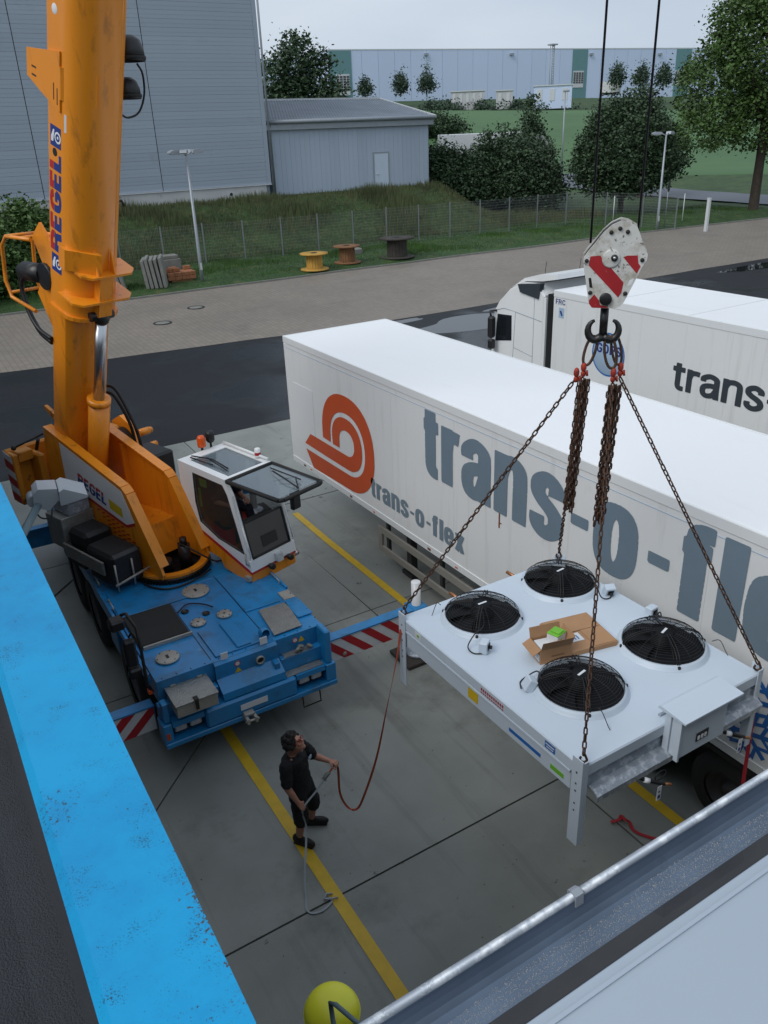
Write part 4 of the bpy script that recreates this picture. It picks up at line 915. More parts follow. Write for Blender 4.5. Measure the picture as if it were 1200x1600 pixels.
obj('tow_eye', MB().lathe([(.065, 0), (.065, .03), (.045, .03), (.045, .005)], (3.2, 9.058, 1.22), (0, -1, 0)), MT['steel_plate'], crane)
obj('tow_hole', MB().lathe([(.044, .004), (.001, .004)], (3.2, 9.056, 1.22), (0, -1, 0)), MT['black_grease'], crane)
obj('tow_hitch', MB().box((2.76, 8.62, .56), (2.80, 8.82, .64)).box((2.88, 8.62, .56), (2.92, 8.82, .64)).box((2.77, 8.7, .645), (2.91, 8.82, .665)).cyl((2.74, 8.645, .6), (2.94, 8.645, .6), .018, n=10), MT['steel_plate'], crane)
obj('step', MB().tube([(3.72, 8.9, .52), (3.72, 8.88, .27), (4.0, 8.88, .27), (4.0, 8.9, .52)], .012, 6), MT['iron'], crane)
tb = obj('toolbox', MB().box((1.86, 8.66, 1.06), (2.42, 9.11, 1.235), ch=.006), MT['steel_plate'], crane)
obj('lid', MB().box((1.845, 8.645, 1.236), (2.435, 9.13, 1.262), ch=.004), MT['tread'], tb)
obj('latch', MB().box((2.11, 8.625, 1.12), (2.15, 8.645, 1.27)).box((2.10, 8.64, 1.263), (2.16, 8.72, 1.275)), MT['iron'], tb)
for x0 in (1.93, 2.30): obj('hinge', MB().box((x0, 9.09, 1.263), (x0+.07, 9.16, 1.28)).cyl((x0, 9.135, 1.28), (x0+.07, 9.135, 1.28), .01, n=8), MT['steel_plate'], tb)
for k, (x0, y0, r) in enumerate(((3.0, 11.09, .215), (2.06, 9.57, .165), (2.72, 10.18, .115), (3.13, 10.18, .115))):
    c_ = obj('cover_plate', MB().lathe([(.001, .012), (r*.93, .012), (r, .004), (r, -.01)], (x0, y0, DZ+.018), n=32), MT['steel_plate'], crane)
    if r > .12: obj('slot', MB().box((x0-.02, y0-.045, DZ+.031), (x0+.02, y0+.045, DZ+.033)), MT['black_plastic'], c_)
    else: obj('slot', MB().lathe([(.018, .0), (.001, 0)], (x0, y0, DZ+.032)), MT['black_plastic'], c_)
    for a in range(6): obj('bolt', MB().lathe([(.009, 0), (.009, .006), (.001, .006)], (x0+math.cos(a*1.047)*r*.85, y0+math.sin(a*1.047)*r*.85, DZ+.03), n=6), MT['iron'], c_)
for x0, y0 in ((2.66, 10.6), (2.91, 10.37)): obj('filler_hole', MB().lathe([(.058, .0), (.058, .012), (.045, .012), (.045, -.0), (.001, -.0)], (x0, y0, DZ+.004), n=20), MT['black_grease'], crane)
obj('tread_plate', MB().prism([(3.51, 9.21), (3.95, 9.22), (4.03, 9.94), (3.59, 9.96)], lambda a, b, d: (a, b, d), DZ+.017, DZ+.03), MT['tread'], crane)
obj('tread_plate', MB().box((4.05, 10.02, DZ+.001), (4.23, 10.28, DZ+.02)), MT['steel_plate'], crane)
gr = MB()
for k in range(9): gr.box((1.80, 10.02+k*.1, DZ+.021), (2.52, 10.05+k*.1, DZ+.034))
vc = obj('engine_cover', MB().box((1.79, 9.97, DZ), (2.53, 10.94, DZ+.02), ch=.005), MT['black_plastic'], crane); obj('cover_mat', MB().box((1.80, 10.0, DZ+.021), (2.52, 10.92, DZ+.045), ch=.01), MT['rubber'], vc)
obj('grip_strip', MB().box((1.84, 9.93, DZ), (2.55, 9.965, DZ+.05)), MT['steel_plate'], vc)
sp = obj('work_lamp', MB().lathe([(.001, 0), (.05, 0), (.075, .04), (.075, .12), (.06, .13)], (3.37, 9.33, DZ+.09), (.1, -1, .1), 18), MT['crane_blue'], crane); obj('bracket', MB().box((3.33, 9.26, DZ), (3.41, 9.36, DZ+.06)), MT['crane_blue'], sp)
for (x0, z0, s_) in ((3.24, 1.43, .11), (2.66, 1.41, .10)): obj('plate_sign', MB().box((x0, 9.085, z0), (x0+s_, 9.095, z0+s_), Matrix.Translation((0, 0, 0))), MT['paper'], crane)
for x0, m in ((3.78, 'red_paint'), (3.88, 'label_yellow'), (2.87, 'red_paint')):
    if m == 'label_yellow': obj('warning_sticker', MB().prism([(x0-.05, 1.24), (x0+.05, 1.24), (x0, 1.33)], lambda a, b, d: (a, d, b), 9.112, 9.116), MT[m], crane)
    else:
        yy = 9.116 if x0 > 3.5 else 9.056
        w_ = obj('warning_sticker', MB().lathe([(.045, 0), (.035, .002), (.001, .002)], (x0, yy, 1.29), (0, -1, 0)), MT['paper'], crane); obj('ring', MB().lathe([(.045, .003), (.033, .004)], (x0, yy, 1.29), (0, -1, 0)), MT[m], w_)
obj('warning_sticker', MB().prism([(2.82, 1.15), (2.92, 1.15), (2.87, 1.23)], lambda a, b, d: (a, d, b), 9.054, 9.058), MT['label_yellow'], crane)
# work gloves left on the shelf
gv = MB(); 
for k in range(6): gv.ball((3.82+random.uniform(-.06, .14), 9.03+random.uniform(-.03, .03), 1.165+k*.008), .045, 8, (1.3, .7, .5), Matrix.Rotation(random.uniform(0, 3), 3, 'Z'))
obj('work_glove', gv, MT['old_concrete'], label='crumpled grey work gloves on the front shelf of the crane carrier', cat='gloves')
# wheels
for y0 in (10.42, 12.75, 14.2):
    for s in (-1, 1): wheel_at(crane, (2.97+s*1.08, y0, .63), (s, 0, 0), .63, .40)
obj('indicator', MB().box((1.66, 9.22, 1.16), (1.72, 9.30, 1.24), ch=.01), MT['beacon_orange'], crane)
obj('side_marker', MB().box((1.705, 8.81, .66), (1.755, 8.819, .76)), MT['decal_orange'], crane)
# mirror arm on the left front corner
obj('mirror_arm', MB().tube([(1.72, 9.26, 1.18), (1.66, 9.2, 1.35), (1.66, 9.16, 1.95), (1.66, 9.2, 2.25), (1.62, 9.5, 2.32), (1.58, 9.62, 2.25)], .022, 8).tube([(1.66, 9.18, 1.42), (1.74, 9.4, 1.42)], .012, 6).tube([(1.66, 9.18, 2.05), (1.64, 9.45, 2.05), (1.6, 9.52, 1.95)], .015, 6), MT['iron'], crane)
mr = obj('mirror', MB().box((1.50, 9.44, 1.52), (1.66, 9.56, 1.93), ch=.03), MT['black_plastic'], crane); obj('mirror_glass', MB().box((1.52, 9.565, 1.55), (1.64, 9.57, 1.9)), MT['chrome'], mr)
mr = obj('mirror', MB().box((1.50, 9.42, 1.33), (1.67, 9.54, 1.49), ch=.03), MT['black_plastic'], crane); mr2 = obj('mirror', MB().box((1.42, 9.66, 1.98), (1.62, 9.86, 2.14), ch=.03), MT['black_plastic'], crane)
# outriggers
def outrigger(y0, xa, xb, stripes, jack=True):
    """square beam from xa (carrier) to xb (tip), warning stripes on the face towards the viewer"""
    lo, hi = min(xa, xb), max(xa, xb)
    b_ = obj('outrigger_beam', MB().box((lo, y0, .57), (hi, y0+.17, .98), ch=.01).box((lo, y0-.03, .962), (hi, y0-.001, .985)), MT['crane_blue'], crane)
    if stripes:
        pb = obj('stripe_panel', MB().box((lo+.02, y0-.016, .585), (hi-.02, y0-.002, .955)), MT['stripe_white'], b_)
        W = hi-lo-.04; x = -.4; sg = 1 if xb > xa else -1
        k = 0
        while x < W+.1:
            poly = []
            # parallelogram clipped to the panel
            mb = MB().prism([(lo+.02+x, .955), (lo+.02+x+.17, .955), (lo+.02+x+.17+.40*sg, .585), (lo+.02+x+.40*sg, .585)], lambda a, b, d: (a, d, b), y0-.022, y0-.0165)
            mb = cut(mb, (lo+.021, 0, 0), (1, 0, 0)); mb = cut(mb, (hi-.021, 0, 0), (-1, 0, 0))
            if mb.v: obj('stripe', mb, MT['stripe_red'], b_)
            x += .35
    if jack:
        s = 1 if xb > xa else -1; xj = xb+.02*s; yj = y0+.10
        jk = obj('jack', MB().cyl((xj, yj, .15), (xj, yj, 1.40), .075, n=20).lathe([(.001, 1.405), (.06, 1.405), (.077, 1.39)], (xj, yj, 0), n=20), MT['white_paint'], crane)
        obj('jack_collar', MB().box((xj-.14, yj-.16, .56), (xj+.14, yj+.16, .99), ch=.02), MT['crane_blue'], jk)
        obj('foot_plate', MB().lathe([(.001, .16), (.12, .15), (.2, .10), (.21, .075), (.001, .075)], (xj, yj, 0), n=24), MT['galv'], jk)
        obj('ground_pad', MB().box((xj-.36, yj-.3, .012), (xj+.36, yj+.3, .072), ch=.01), MT['wood_dark'], label='dark timber pad under the outrigger foot, %s' % ('front right by the fan unit' if s > 0 and y0 < 12 else 'front left under the blue coping' if y0 < 12 else 'rear left' if s < 0 else 'rear right behind the cab'), cat='pad', group='outrigger pads')
outrigger(9.25, 4.245, 6.0, True); outrigger(9.25, 1.70, -.1, True); outrigger(16.05, 1.70, -.1, False); outrigger(16.05, 4.245, 6.0, False)
obj('reflector', MB().lathe([(.035, 0), (.03, .008), (.001, .008)], (4.62, 9.226, .66), (0, -1, 0)), MT['steel_plate'], crane)
# ---- superstructure: u forwards, v left (cab side), z up
_h = V((2.29, -7.0)).normalized(); _l = V((-_h.y, _h.x))
SC = V((2.95, 12.1))
def SU(u, v, z): p = SC+_h*u+_l*v; return V((p.x, p.y, z))
MS = Matrix(((_h.x, _l.x, 0, SC.x), (_h.y, _l.y, 0, SC.y), (0, 0, 1, 0), (0, 0, 0, 1)))
def sbox(lo, hi, ch=0): return MB().box(lo, hi, MS, ch)
tr_ = obj('turntable', MB().lathe([(.001, DZ+.02), (.62, DZ+.02), (.62, DZ+.10), (.50, DZ+.11), (.50, DZ+.03), (.001, DZ+.03)], SU(0, 0, 0), n=40), MT['black_grease'], crane)
tt = MB()
for k in range(72):
    a = 6.2832*k/72; M = Matrix.Translation(SU(0, 0, DZ+.06)) @ Matrix.Rotation(a, 4, 'Z'); tt.box((.62, -.013, -.035), (.65, .013, .035), M)
obj('gear_teeth', tt, MT['black_grease'], tr_, kind='stuff')
obj('slew_motor', MB().cyl(SU(.25, .12, 1.45), SU(.25, .12, 1.86), .10).cyl(SU(.25, .12, 1.86), SU(.25, .12, 1.98), .06).cyl(SU(.05, -.15, 1.45), SU(.05, -.15, 1.62), .12), MT['black_grease'], tr_)
PL = [(-2.5, 3.28), (-2.42, 3.53), (-2.2, 3.47), (-.27, 2.95), (-.16, 2.86), (.44, 1.78), (.5, 1.62), (.46, 1.53), (-.5, 1.52), (-1.2, 1.62), (-2.3, 2.1), (-2.55, 2.6)]
for nm, v0, v1 in (('side_plate', -.50, -.455), ('side_plate', .395, .44)):
    sp_ = obj(nm, MB().prism(PL, lambda a, b, d: SU(a, d, b), v0, v1), MT['orange'], crane)
    fl = MB(); top = [(-2.42, 3.53), (-.27, 2.95), (-.16, 2.86), (.46, 1.75)]; c0, c1 = (v0-.018, v1+.10) if v0 < 0 else (v0-.10, v1+.018)
    for (a0, b0), (a1, b1) in zip(top, top[1:]):
        d = V((a1-a0, b1-b0)).normalized(); n = V((-d.y, d.x))*.03
        fl.prism([(a0, b0), (a1, b1), (a1+n.x, b1+n.y), (a0+n.x, b0+n.y)], lambda a, b, q: SU(a, q, b), c0, c1)
    obj('flange', fl, MT['orange'], sp_)
    if v0 < 0: plate_r = sp_
ring_foot = MB()
for k in range(20):
    a0, a1 = math.pi*(-.62+1.24*k/20), math.pi*(-.62+1.24*(k+1)/20)
    ring_foot.prism([(.50*math.cos(a0), .50*math.sin(a0)), (.62*math.cos(a0), .62*math.sin(a0)), (.62*math.cos(a1), .62*math.sin(a1)), (.50*math.cos(a1), .50*math.sin(a1))], lambda a, b, d: SU(a, b, d), 1.515, 1.56)
obj('base_ring', ring_foot, MT['orange'], crane)
fr = MB()
fr.prism([(-2.35, 2.25), (-1.6, 2.05), (-.75, 2.12), (-.35, 2.10), (-.35, 2.02), (-1.6, 1.95), (-2.35, 2.12)], lambda a, b, d: SU(a, d, b), -.452, .392)
fr.prism([(-.42, 2.115), (-.30, 2.115), (-.12, 1.62), (-.24, 1.57)], lambda a, b, d: SU(a, d, b), -.452, .392)
obj('frame_floor', fr, MT['orange'], crane)
obj('gusset', MB().prism([(-1.5, 3.2), (-1.44, 3.18), (-1.44, 2.12), (-1.5, 2.1)], lambda a, b, d: SU(a, d, b), .30, .393), MT['orange'], crane); obj('gusset', MB().prism([(-.5, 2.9), (-.46, 2.88), (-.46, 2.14), (-.5, 2.14)], lambda a, b, d: SU(a, d, b), -.45, -.37), MT['orange'], crane)
# name panel on the right side plate
pn = obj('name_panel', MB().prism([(-1.99, 3.36), (-.28, 2.89), (-.06, 2.40), (-.30, 2.30), (-2.03, 2.66)], lambda a, b, d: SU(a, d, b), -.504, -.501), MT['white_paint'], plate_r)
obj('red_line', MB().prism([(-2.03, 2.655), (-.36, 2.305), (-.28, 2.31), (-.06, 2.395), (-.05, 2.35), (-.28, 2.255), (-.36, 2.255), (-2.03, 2.605)], lambda a, b, d: SU(a, d, b), -.504, -.501), MT['red_paint'], plate_r)
sd = V((2.19, -.56)).normalized(); sn = V((-sd.y, sd.x)); o0 = V((-1.62, 2.70))
two_tone('REGEL', lambda a, b, h: SU(o0.x+sd.x*a+sn.x*b, -.505-h, o0.y+sd.y*a+sn.y*b), .235, .215, plate_r, rx=.12, ry=.10)
obj('sticker', MB().prism([(-.72, 2.66), (-.37, 2.57), (-.37, 2.40), (-.72, 2.48)], lambda a, b, d: SU(a, d, b), -.5055, -.5045), MT['label_yellow'], plate_r)
pr_ = MB()
for r_ in range(5):
    a0 = -1.15+r_*.13; 
    for k in range(6): 
        q = a0+k*.13
        if q < -.2: pr_.prism([(q, 2.36-r_*.075-(q+1.15)*.21), (q+.10, 2.36-r_*.075-(q+1.05)*.21), (q+.10, 2.335-r_*.075-(q+1.05)*.21), (q, 2.335-r_*.075-(q+1.15)*.21)], lambda a, b, d: SU(a, d, b), -.503, -.501)
obj('small_print', pr_, MT['red_paint'], plate_r)
# counterweight with recess and striped end
cw = MB(); cw.box((-3.02, -1.04, 2.2), (-2.92, 1.04, 3.16), MS, .03).box((-2.919, -1.04, 2.2), (-2.66, -.94, 3.13), MS, .02).box((-2.919, -.939, 2.2), (-2.66, -.52, 2.34), MS, .03).box((-2.919, .52, 2.2), (-2.6, 1.04, 3.1), MS, .03).box((-2.915, -.64, 2.345), (-2.55, -.52, 3.05), MS, .03).box((-2.915, -.93, 2.95), (-2.70, -.645, 3.14), MS, .02)
ct = obj('counterweight', cw, MT['orange_rust'], crane)
for k in range(6):
    z0 = 2.22+k*.15; obj('stripe', MB().prism([(-2.70, z0), (-2.98, z0+.07), (-2.98, z0+.19), (-2.70, z0+.12)], lambda a, b, d: SU(a, d, b), -1.046, -1.041), MT['stripe_red' if k % 2 == 0 else 'stripe_white'], ct)
obj('lift_lug', MB().cyl(SU(-2.7, -.58, 3.1), SU(-2.55, -.58, 3.32), .03).tube([SU(-2.45, -.52, 3.42), SU(-2.55, -.98, 3.3)], .018, 6).ball(SU(-2.56, -1.02, 3.29), .045), MT['iron'], ct)
# lockers and hydraulics beside the right plate
obj('tread_locker', sbox((-1.78, -1.10, 1.78), (-1.28, -.51, 2.34), .008), MT['tread'], crane)
obj('tread_skirt', sbox((-1.27, -1.16, 1.72), (-.10, -1.12, 1.95), .004), MT['tread'], crane)
ml = obj('metal_case', sbox((-1.88, -.95, 2.342), (-1.27, -.55, 2.55), .02), MT['galv'], crane); obj('lid', sbox((-1.90, -.97, 2.551), (-1.25, -.53, 2.60), .015), MT['lamp_steel'], ml)
obj('black_cover', sbox((-.66, -1.10, 1.50), (.10, -.56, 2.08), .05), MT['black_plastic'], crane)
obj('black_cover', sbox((-1.24, -1.05, 1.62), (-.70, -.54, 2.20), .06), MT['black_plastic'], crane)
obj('black_cover', MB().prism([(-1.25, 1.95), (-.75, 1.78), (-.75, 1.6), (-1.25, 1.6)], lambda a, b, d: SU(a, d, b), -1.118, -1.06), MT['black_plastic'], crane)
obj('ladder', MB().tube([SU(.12, -1.08, 1.48), SU(.13, -1.08, 1.95)], .016, 6).tube([SU(.12, -.78, 1.48), SU(.13, -.78, 1.95)], .016, 6).tube([SU(.13, -1.12, 1.6), SU(.14, -.45, 1.68)], .02, 6), MT['steel_plate'], crane)
# left side behind the cab: hydraulic winch, black tank
obj('winch_frame', MB().prism([(-3.0, 2.2), (-3.0, 3.1), (-2.7, 3.25), (-2.35, 3.1), (-2.1, 2.4), (-2.1, 2.1)], lambda a, b, d: SU(a, d, b), .55, .66).prism([(-3.0, 2.2), (-3.0, 3.1), (-2.7, 3.25), (-2.35, 3.1), (-2.1, 2.4), (-2.1, 2.1)], lambda a, b, d: SU(a, d, b), 1.10, 1.2), MT['orange'], crane)
obj('winch_drum', MB().cyl(SU(-2.6, .67, 2.75), SU(-2.6, 1.09, 2.75), .3, n=24), MT['iron'], crane)
obj('fitting', MB().cyl(SU(-2.3, 1.2, 2.95), SU(-2.3, 1.42, 2.95), .07).cyl(SU(-2.05, 1.2, 2.75), SU(-2.05, 1.38, 2.75), .06).ball(SU(-2.3, 1.45, 2.95), .06), MT['orange'], crane)
obj('black_tank', sbox((-1.85, .62, 2.35), (-1.12, 1.12, 2.92), .04), MT['black_plastic'], crane)
obj('tank_frame', sbox((-1.9, .56, 1.72), (-1.0, 1.25, 1.80), .01), MT['crane_blue'], crane)
obj('hose', MB().tube(crom([SU(-1.95, .42, 4.0), SU(-1.75, .52, 3.95), SU(-1.55, .60, 3.5), SU(-1.5, .62, 3.1), SU(-1.5, .62, 2.6)], 6), .03, 8).tube(crom([SU(-1.95, .45, 4.12), SU(-1.7, .55, 4.05), SU(-1.45, .62, 3.5), SU(-1.4, .66, 3.1), SU(-1.4, .68, 2.6)], 6), .03, 8), MT['wire_black'], crane)
# ---- boom: s along it, a to the left, d towards its underside
TH = math.radians(68.9)
def BO(s, a, d): return SU(-2.24+math.cos(TH)*s+math.sin(TH)*d, a, 3.16+math.sin(TH)*s-math.cos(TH)*d)
def section(w, top, side, bot, n=10, r=.06):
    P = [(-w+r, top), (w-r, top), (w-.3*r, top+.3*r), (w, top+r), (w, side)]
    for k in range(1, n): a = math.pi*k/n; P.append((w*math.cos(a), side+(bot-side)*math.sin(a)**.85))
    return P+[(-w, side), (-w, top+r), (-w+.3*r, top+.3*r)]
def boom_sec(name, s0, s1, sec, m, parent):
    mb = MB(); n = len(sec); vs = [BO(s0, a, d) for a, d in sec]+[BO(s1, a, d) for a, d in sec]
    mb.add(vs, [(i, (i+1) % n, n+(i+1) % n, n+i) for i in range(n)], False); mb.add(vs, [tuple(range(n))[::-1], tuple(range(n, 2*n))])
    o = obj(name, mb, m, parent)
    for p in o.data.polygons: p.use_smooth = len(p.vertices) == 4
    try: o.data.set_sharp_from_angle(angle=math.radians(28))
    except Exception: pass
    return o
boom = boom_sec('boom', 2.62, 8.6, section(.41, -.22, .16, .50, 12), MT['orange'], crane)
boom_sec('boom_foot', -.45, 2.619, section(.395, -.20, .10, .27, 10), MT['orange'], boom)
for i, (s0, s1) in enumerate(((8.6, 13.2), (13.2, 17.8), (17.8, 22.4), (22.4, 26.3))): boom_sec('boom_section', s0+.001, s1, section(.36-.045*i, -.19+.03*i, .13, .43-.05*i, 10), MT['orange'], boom)
hd = obj('boom_head', MB().prism([(26.3, -.2), (26.3, .5), (27.2, .75), (27.4, .3), (27.1, -.3)], lambda a, b, d: BO(a, d, b), -.22, -.16).prism([(26.3, -.2), (26.3, .5), (27.2, .75), (27.4, .3), (27.1, -.3)], lambda a, b, d: BO(a, d, b), .16, .22), MT['orange'], boom)
obj('head_sheave', MB().cyl(BO(26.95, -.15, .45), BO(26.95, .15, .45), .28, n=28), MT['iron'], hd)
# seam and stiffener bands
obj('seam', MB().prism([(2.3, .408), (8.5, .408), (8.5, .43), (2.3, .43)], lambda s, a, d: BO(s, .2, a), 0, 1) if False else MB().tube([BO(2.7, .235, .435), BO(8.5, .235, .435)], .012, 6), MT['orange'], boom)
def flange(s0, s1, w, top, side, bot, grow, name='collar'):
    sec = section(w, top, side, bot, 12); mb = MB(); n = len(sec)
    half = [(a, d) for a, d in sec if d > .0]; sec2 = [(a*(w+grow)/w, d+(grow if d > side else 0)) for a, d in sec]
    vs = [BO(s0, a, d) for a, d in sec2]+[BO(s1, a, d) for a, d in sec2]
    mb.add(vs, [(i, (i+1) % n, n+(i+1) % n, n+i) for i in range(n)]); mb.add(vs, [tuple(range(n))[::-1], tuple(range(n, 2*n))])
    return obj(name, mb, MT['orange'], boom)
flange(2.62, 2.68, .41, -.22, .16, .50, .035)
def lip(s0, th, a0, a1, d0, d1): # plate normal to the boom, wrapped round the underside
    return obj('flange_plate', MB().prism([(a0, d0), (a1, d0), (a1, d1-.12), (a1-.12, d1), (a0+.12, d1), (a0, d1-.12)], lambda a, d, s: BO(s, a, d), s0, s0+th), MT['orange'], boom)
lip(2.98, .035, -.50, .50, .16, .66); lip(3.38, .035, -.36, .52, .18, .66)
obj('cylinder_bracket', MB().box((0, 0, 0), (1, 1, 1), Matrix.Identity(4)) if False else MB().prism([(2.69, .40), (3.37, .48), (3.37, .64), (2.75, .63)], lambda s, d, a: BO(s, a, d), -.11, .11), MT['orange'], boom)
obj('box_bracket', MB().prism([(-.47, .15), (-.47, .30), (-.08, .63), (-.08, .47), (-.3, .38), (-.418, .20)], lambda a, d, s: BO(s, a, d), 3.416, 3.72), MT['orange'], boom)
for a in (-.14, .13): obj('gusset', MB().prism([(3.416, .5), (3.416, .64), (3.75, .5)], lambda s, d, q: BO(s, q, d), a, a+.02), MT['orange'], boom)
# plates with slots round the boom, higher up
bp_ = obj('band_plate', MB().prism([(5.72, -.62), (6.05, -.62), (6.22, .14), (5.5, .14), (5.62, -.3)], lambda s, d, a: BO(s, a, d), -.435, -.415), MT['orange'], boom)
obj('band_plate', MB().prism([(-.435, .141), (-.435, .16), (-.13, .5), (-.11, .47), (-.41, .141)], lambda a, d, s: BO(s, a, d), 5.66, 6.05), MT['orange'], boom)
sl = MB()
for s0, d0, ls, ld in ((5.86, -.5, .02, .10), (5.76, -.5, .02, .10), (5.62, .0, .2, .014), (5.58, .08, .2, .014)): sl.prism([(s0, d0), (s0+ls, d0), (s0+ls, d0+ld), (s0, d0+ld)], lambda s, d, a: BO(s, a, d), -.4385, -.4355)
obj('slot', sl, MT['black_plastic'], bp_)
obj('service_plate', MB().prism([(-.402, .20), (-.348, .31), (-.343, .307), (-.397, .197)], lambda a, d, s: BO(s, a-.012, d+.008), 5.28, 5.50), MT['paper'], boom)
obj('access_hole', MB().lathe([(.055, 0), (.001, 0)], BO(5.05-.1, -.4115, -.02), BO(0, -1, 0)-BO(0, 0, 0), 20), MT['black_grease'], boom)
obj('round_badge', MB().lathe([(.06, 0), (.055, .003), (.001, .003)], BO(6.65, -.4105, .0), BO(0, -1, 0)-BO(0, 0, 0), 20), MT['paper'], boom)
# lettering along the side of the boom, reading upwards
two_tone('REGEL', lambda a, b, h: BO(3.56+a, -.41-h, .125-b), .395, .27, boom, rx=.13, ry=.10)
for s0 in (3.24, 5.02):
    bd = obj('badge', MB().prism([(s0, -.12), (s0+.27, -.12), (s0+.27, .125), (s0, .125)], lambda s, d, a: BO(s, a, d), -.4135, -.4115), MT['text_blue'], boom)
    obj('badge_mark', MB().lathe([(.075, 0), (.05, .001)], BO(s0+.135, -.4145, .055), BO(0, -1, 0)-BO(0, 0, 0), 22).lathe([(.02, 0), (.001, .001)], BO(s0+.135, -.4145, .055), BO(0, -1, 0)-BO(0, 0, 0), 12).prism([(s0+.06, -.10), (s0+.12, -.10), (s0+.22, -.05), (s0+.22, -.02), (s0+.06, -.05)], lambda s, d, a: BO(s, a, d), -.4155, -.4140), MT['paper'], bd)
# luffing cylinder
cyo = .52
obj('cylinder_barrel', MB().cyl(BO(-1.0, 0, cyo+.02), BO(1.22, 0, cyo), .165, n=28).lathe([(.17, 0), (.19, .01), (.19, .10), (.12, .10)], BO(1.12, 0, cyo), BO(1, 0, 0)-BO(0, 0, 0), 28), MT['orange'], crane)
obj('cylinder_rod', MB().cyl(BO(1.2, 0, cyo), BO(2.66, 0, cyo), .088, n=24), MT['chrome'], crane)
obj('rod_eye', MB().ball(BO(2.68, 0, cyo), .13, 14).cyl(BO(2.72, -.19, cyo), BO(2.72, .19, cyo), .07), MT['black_grease'], crane)
obj('pipe', MB().tube([BO(-.8, .2, cyo), BO(1.0, .2, cyo)], .018, 6), MT['orange'], crane)
# rear hose reel with yellow guard
gb = obj('reel_bracket', MB().prism([(2.55, -.2), (3.55, -.2), (3.75, -.55), (3.45, -.75), (3.1, -.42), (2.6, -.62), (2.2, -.2)], lambda s, d, a: BO(s, a, d), -.36, -.32), MT['orange'], boom)
obj('reel_motor', MB().cyl(BO(2.95, -.30, -.5), BO(2.75, -.30, -1.05), .15, n=18).cyl(BO(2.75, -.3, -1.05), BO(2.7, -.3, -1.2), .09).cyl(BO(3.0, -.345, -.35), BO(3.0, -.42, -.35), .2), MT['black_grease'], gb)
gd = MB()
for a in (-.55, -.05):
    gd.tube([BO(3.55, a, -.45), BO(3.30, a, -1.15), BO(3.1, a, -1.28), BO(2.55, a, -1.22), BO(2.35, a, -1.05), BO(2.45, a, -.35)], .03, 8)
gd.tube([BO(3.30, -.55, -1.15), BO(3.30, -.05, -1.15)], .026, 8).tube([BO(2.4, -.55, -1.1), BO(2.4, -.05, -1.1)], .026, 8).tube([BO(3.42, -.55, -.8), BO(3.42, -.05, -.8)], .026, 8)
obj('reel_guard', gd, MT['orange'], gb)
obj('hose', MB().tube(crom([BO(2.85, -.3, -1.1), BO(2.6, -.32, -1.2), BO(2.2, -.34, -1.0), BO(1.95, -.36, -.6), BO(1.95, -.38, -.2)], 6), .04, 8).tube(crom([BO(2.8, -.38, -.95), BO(2.5, -.4, -1.02), BO(2.2, -.42, -.8), BO(2.05, -.43, -.5), BO(2.05, -.42, -.15)], 6), .035, 8), MT['wire_black'], gb)
obj('rear_stop', MB().box((0, 0, 0), (.01, .01, .01)) if False else MB().prism([(.35, -.2), (.48, -.2), (.48, -.62), (.42, -.62)], lambda s, d, a: BO(s, a, d), -.3, -.24), MT['orange_rust'], boom)
# hooded floodlights on the left of the boom
for k, s0 in enumerate((6.25, 5.78)):
    sz = .92 if k == 0 else .80
    fl_ = obj('floodlight', MB().lathe([(.001, .34*sz), (.10*sz, .33*sz), (.18*sz, .27*sz), (.215*sz, .16*sz), (.22*sz, 0), (.205*sz, 0), (.2*sz, .02)], BO(s0-.12, .60, .12), V((0, 0, 1)), 22), MT['black_plastic'], boom)
    obj('hood_rim', MB().lathe([(.222*sz, .02), (.232*sz, .02), (.232*sz, .06), (.222*sz, .06)], BO(s0-.12, .60, .12), V((0, 0, 1)), 22), MT['rubber'], fl_)
    obj('lens', MB().lathe([(.2*sz, .03), (.001, .03)], BO(s0-.12, .60, .12), V((0, 0, 1)), 20), MT['lens_clear'], fl_)
    obj('bracket', MB().tube([BO(s0, .42, .1), BO(s0, .55, .12)], .03, 8), MT['iron'], fl_)
obj('hose', MB().tube(crom([BO(6.12, .68, .16), BO(6.0, .76, .18), BO(5.75, .79, .2), BO(5.52, .72, .2), BO(5.45, .55, .2), BO(5.5, .43, .2)], 6), .014, 6), MT['wire_black'], boom)
obj('small_hook', MB().tube([BO(4.3, .41, .2), BO(4.3, .5, .2), BO(4.22, .55, .2)], .02, 6), MT['iron'], boom)
# hoist ropes from the boom head to the hook block
HX, HY = 5.33, 5.08
for dx in (-.19, .19): obj('hoist_rope', MB().tube([(HX+.76*dx, HY-.65*dx, 6.95), (HX+.76*dx, HY-.65*dx, 28.4)], .0095, 8), MT['rope_steel'], boom)
# ---- cab
VC0, VC1 = .46, 1.42
cab = obj('cab', MB(), MT['white_paint'], crane) if False else None
def ring_panel(outer, inner, v0, v1):
    mb = MB(); n = len(outer)
    for i in range(n):
        j = (i+1) % n; q = [outer[i], outer[j], inner[j], inner[i]]
        mb.prism(q, lambda a, b, d: SU(a, d, b), v0, v1)
    return mb
so = [(-.06, 3.13), (1.12, 3.06), (1.24, 2.85), (1.49, 1.62), (.82, 1.86), (.12, 2.09), (-.06, 2.16)]
si = [(.30, 3.03), (1.04, 2.99), (1.13, 2.84), (1.39, 1.88), (.76, 1.98), (.33, 2.17), (.27, 2.5)]
cm = ring_panel(so, si, VC0, VC0+.04)
for q in ring_panel(so, si, VC1-.04, VC1).f: pass
rp_ = ring_panel(so, si, VC1-.04, VC1); cm.add(rp_.v, rp_.f)
cm.box((-.06, VC0+.041, 1.75), (-.02, VC1-.041, 3.12), MS)                                   # rear wall
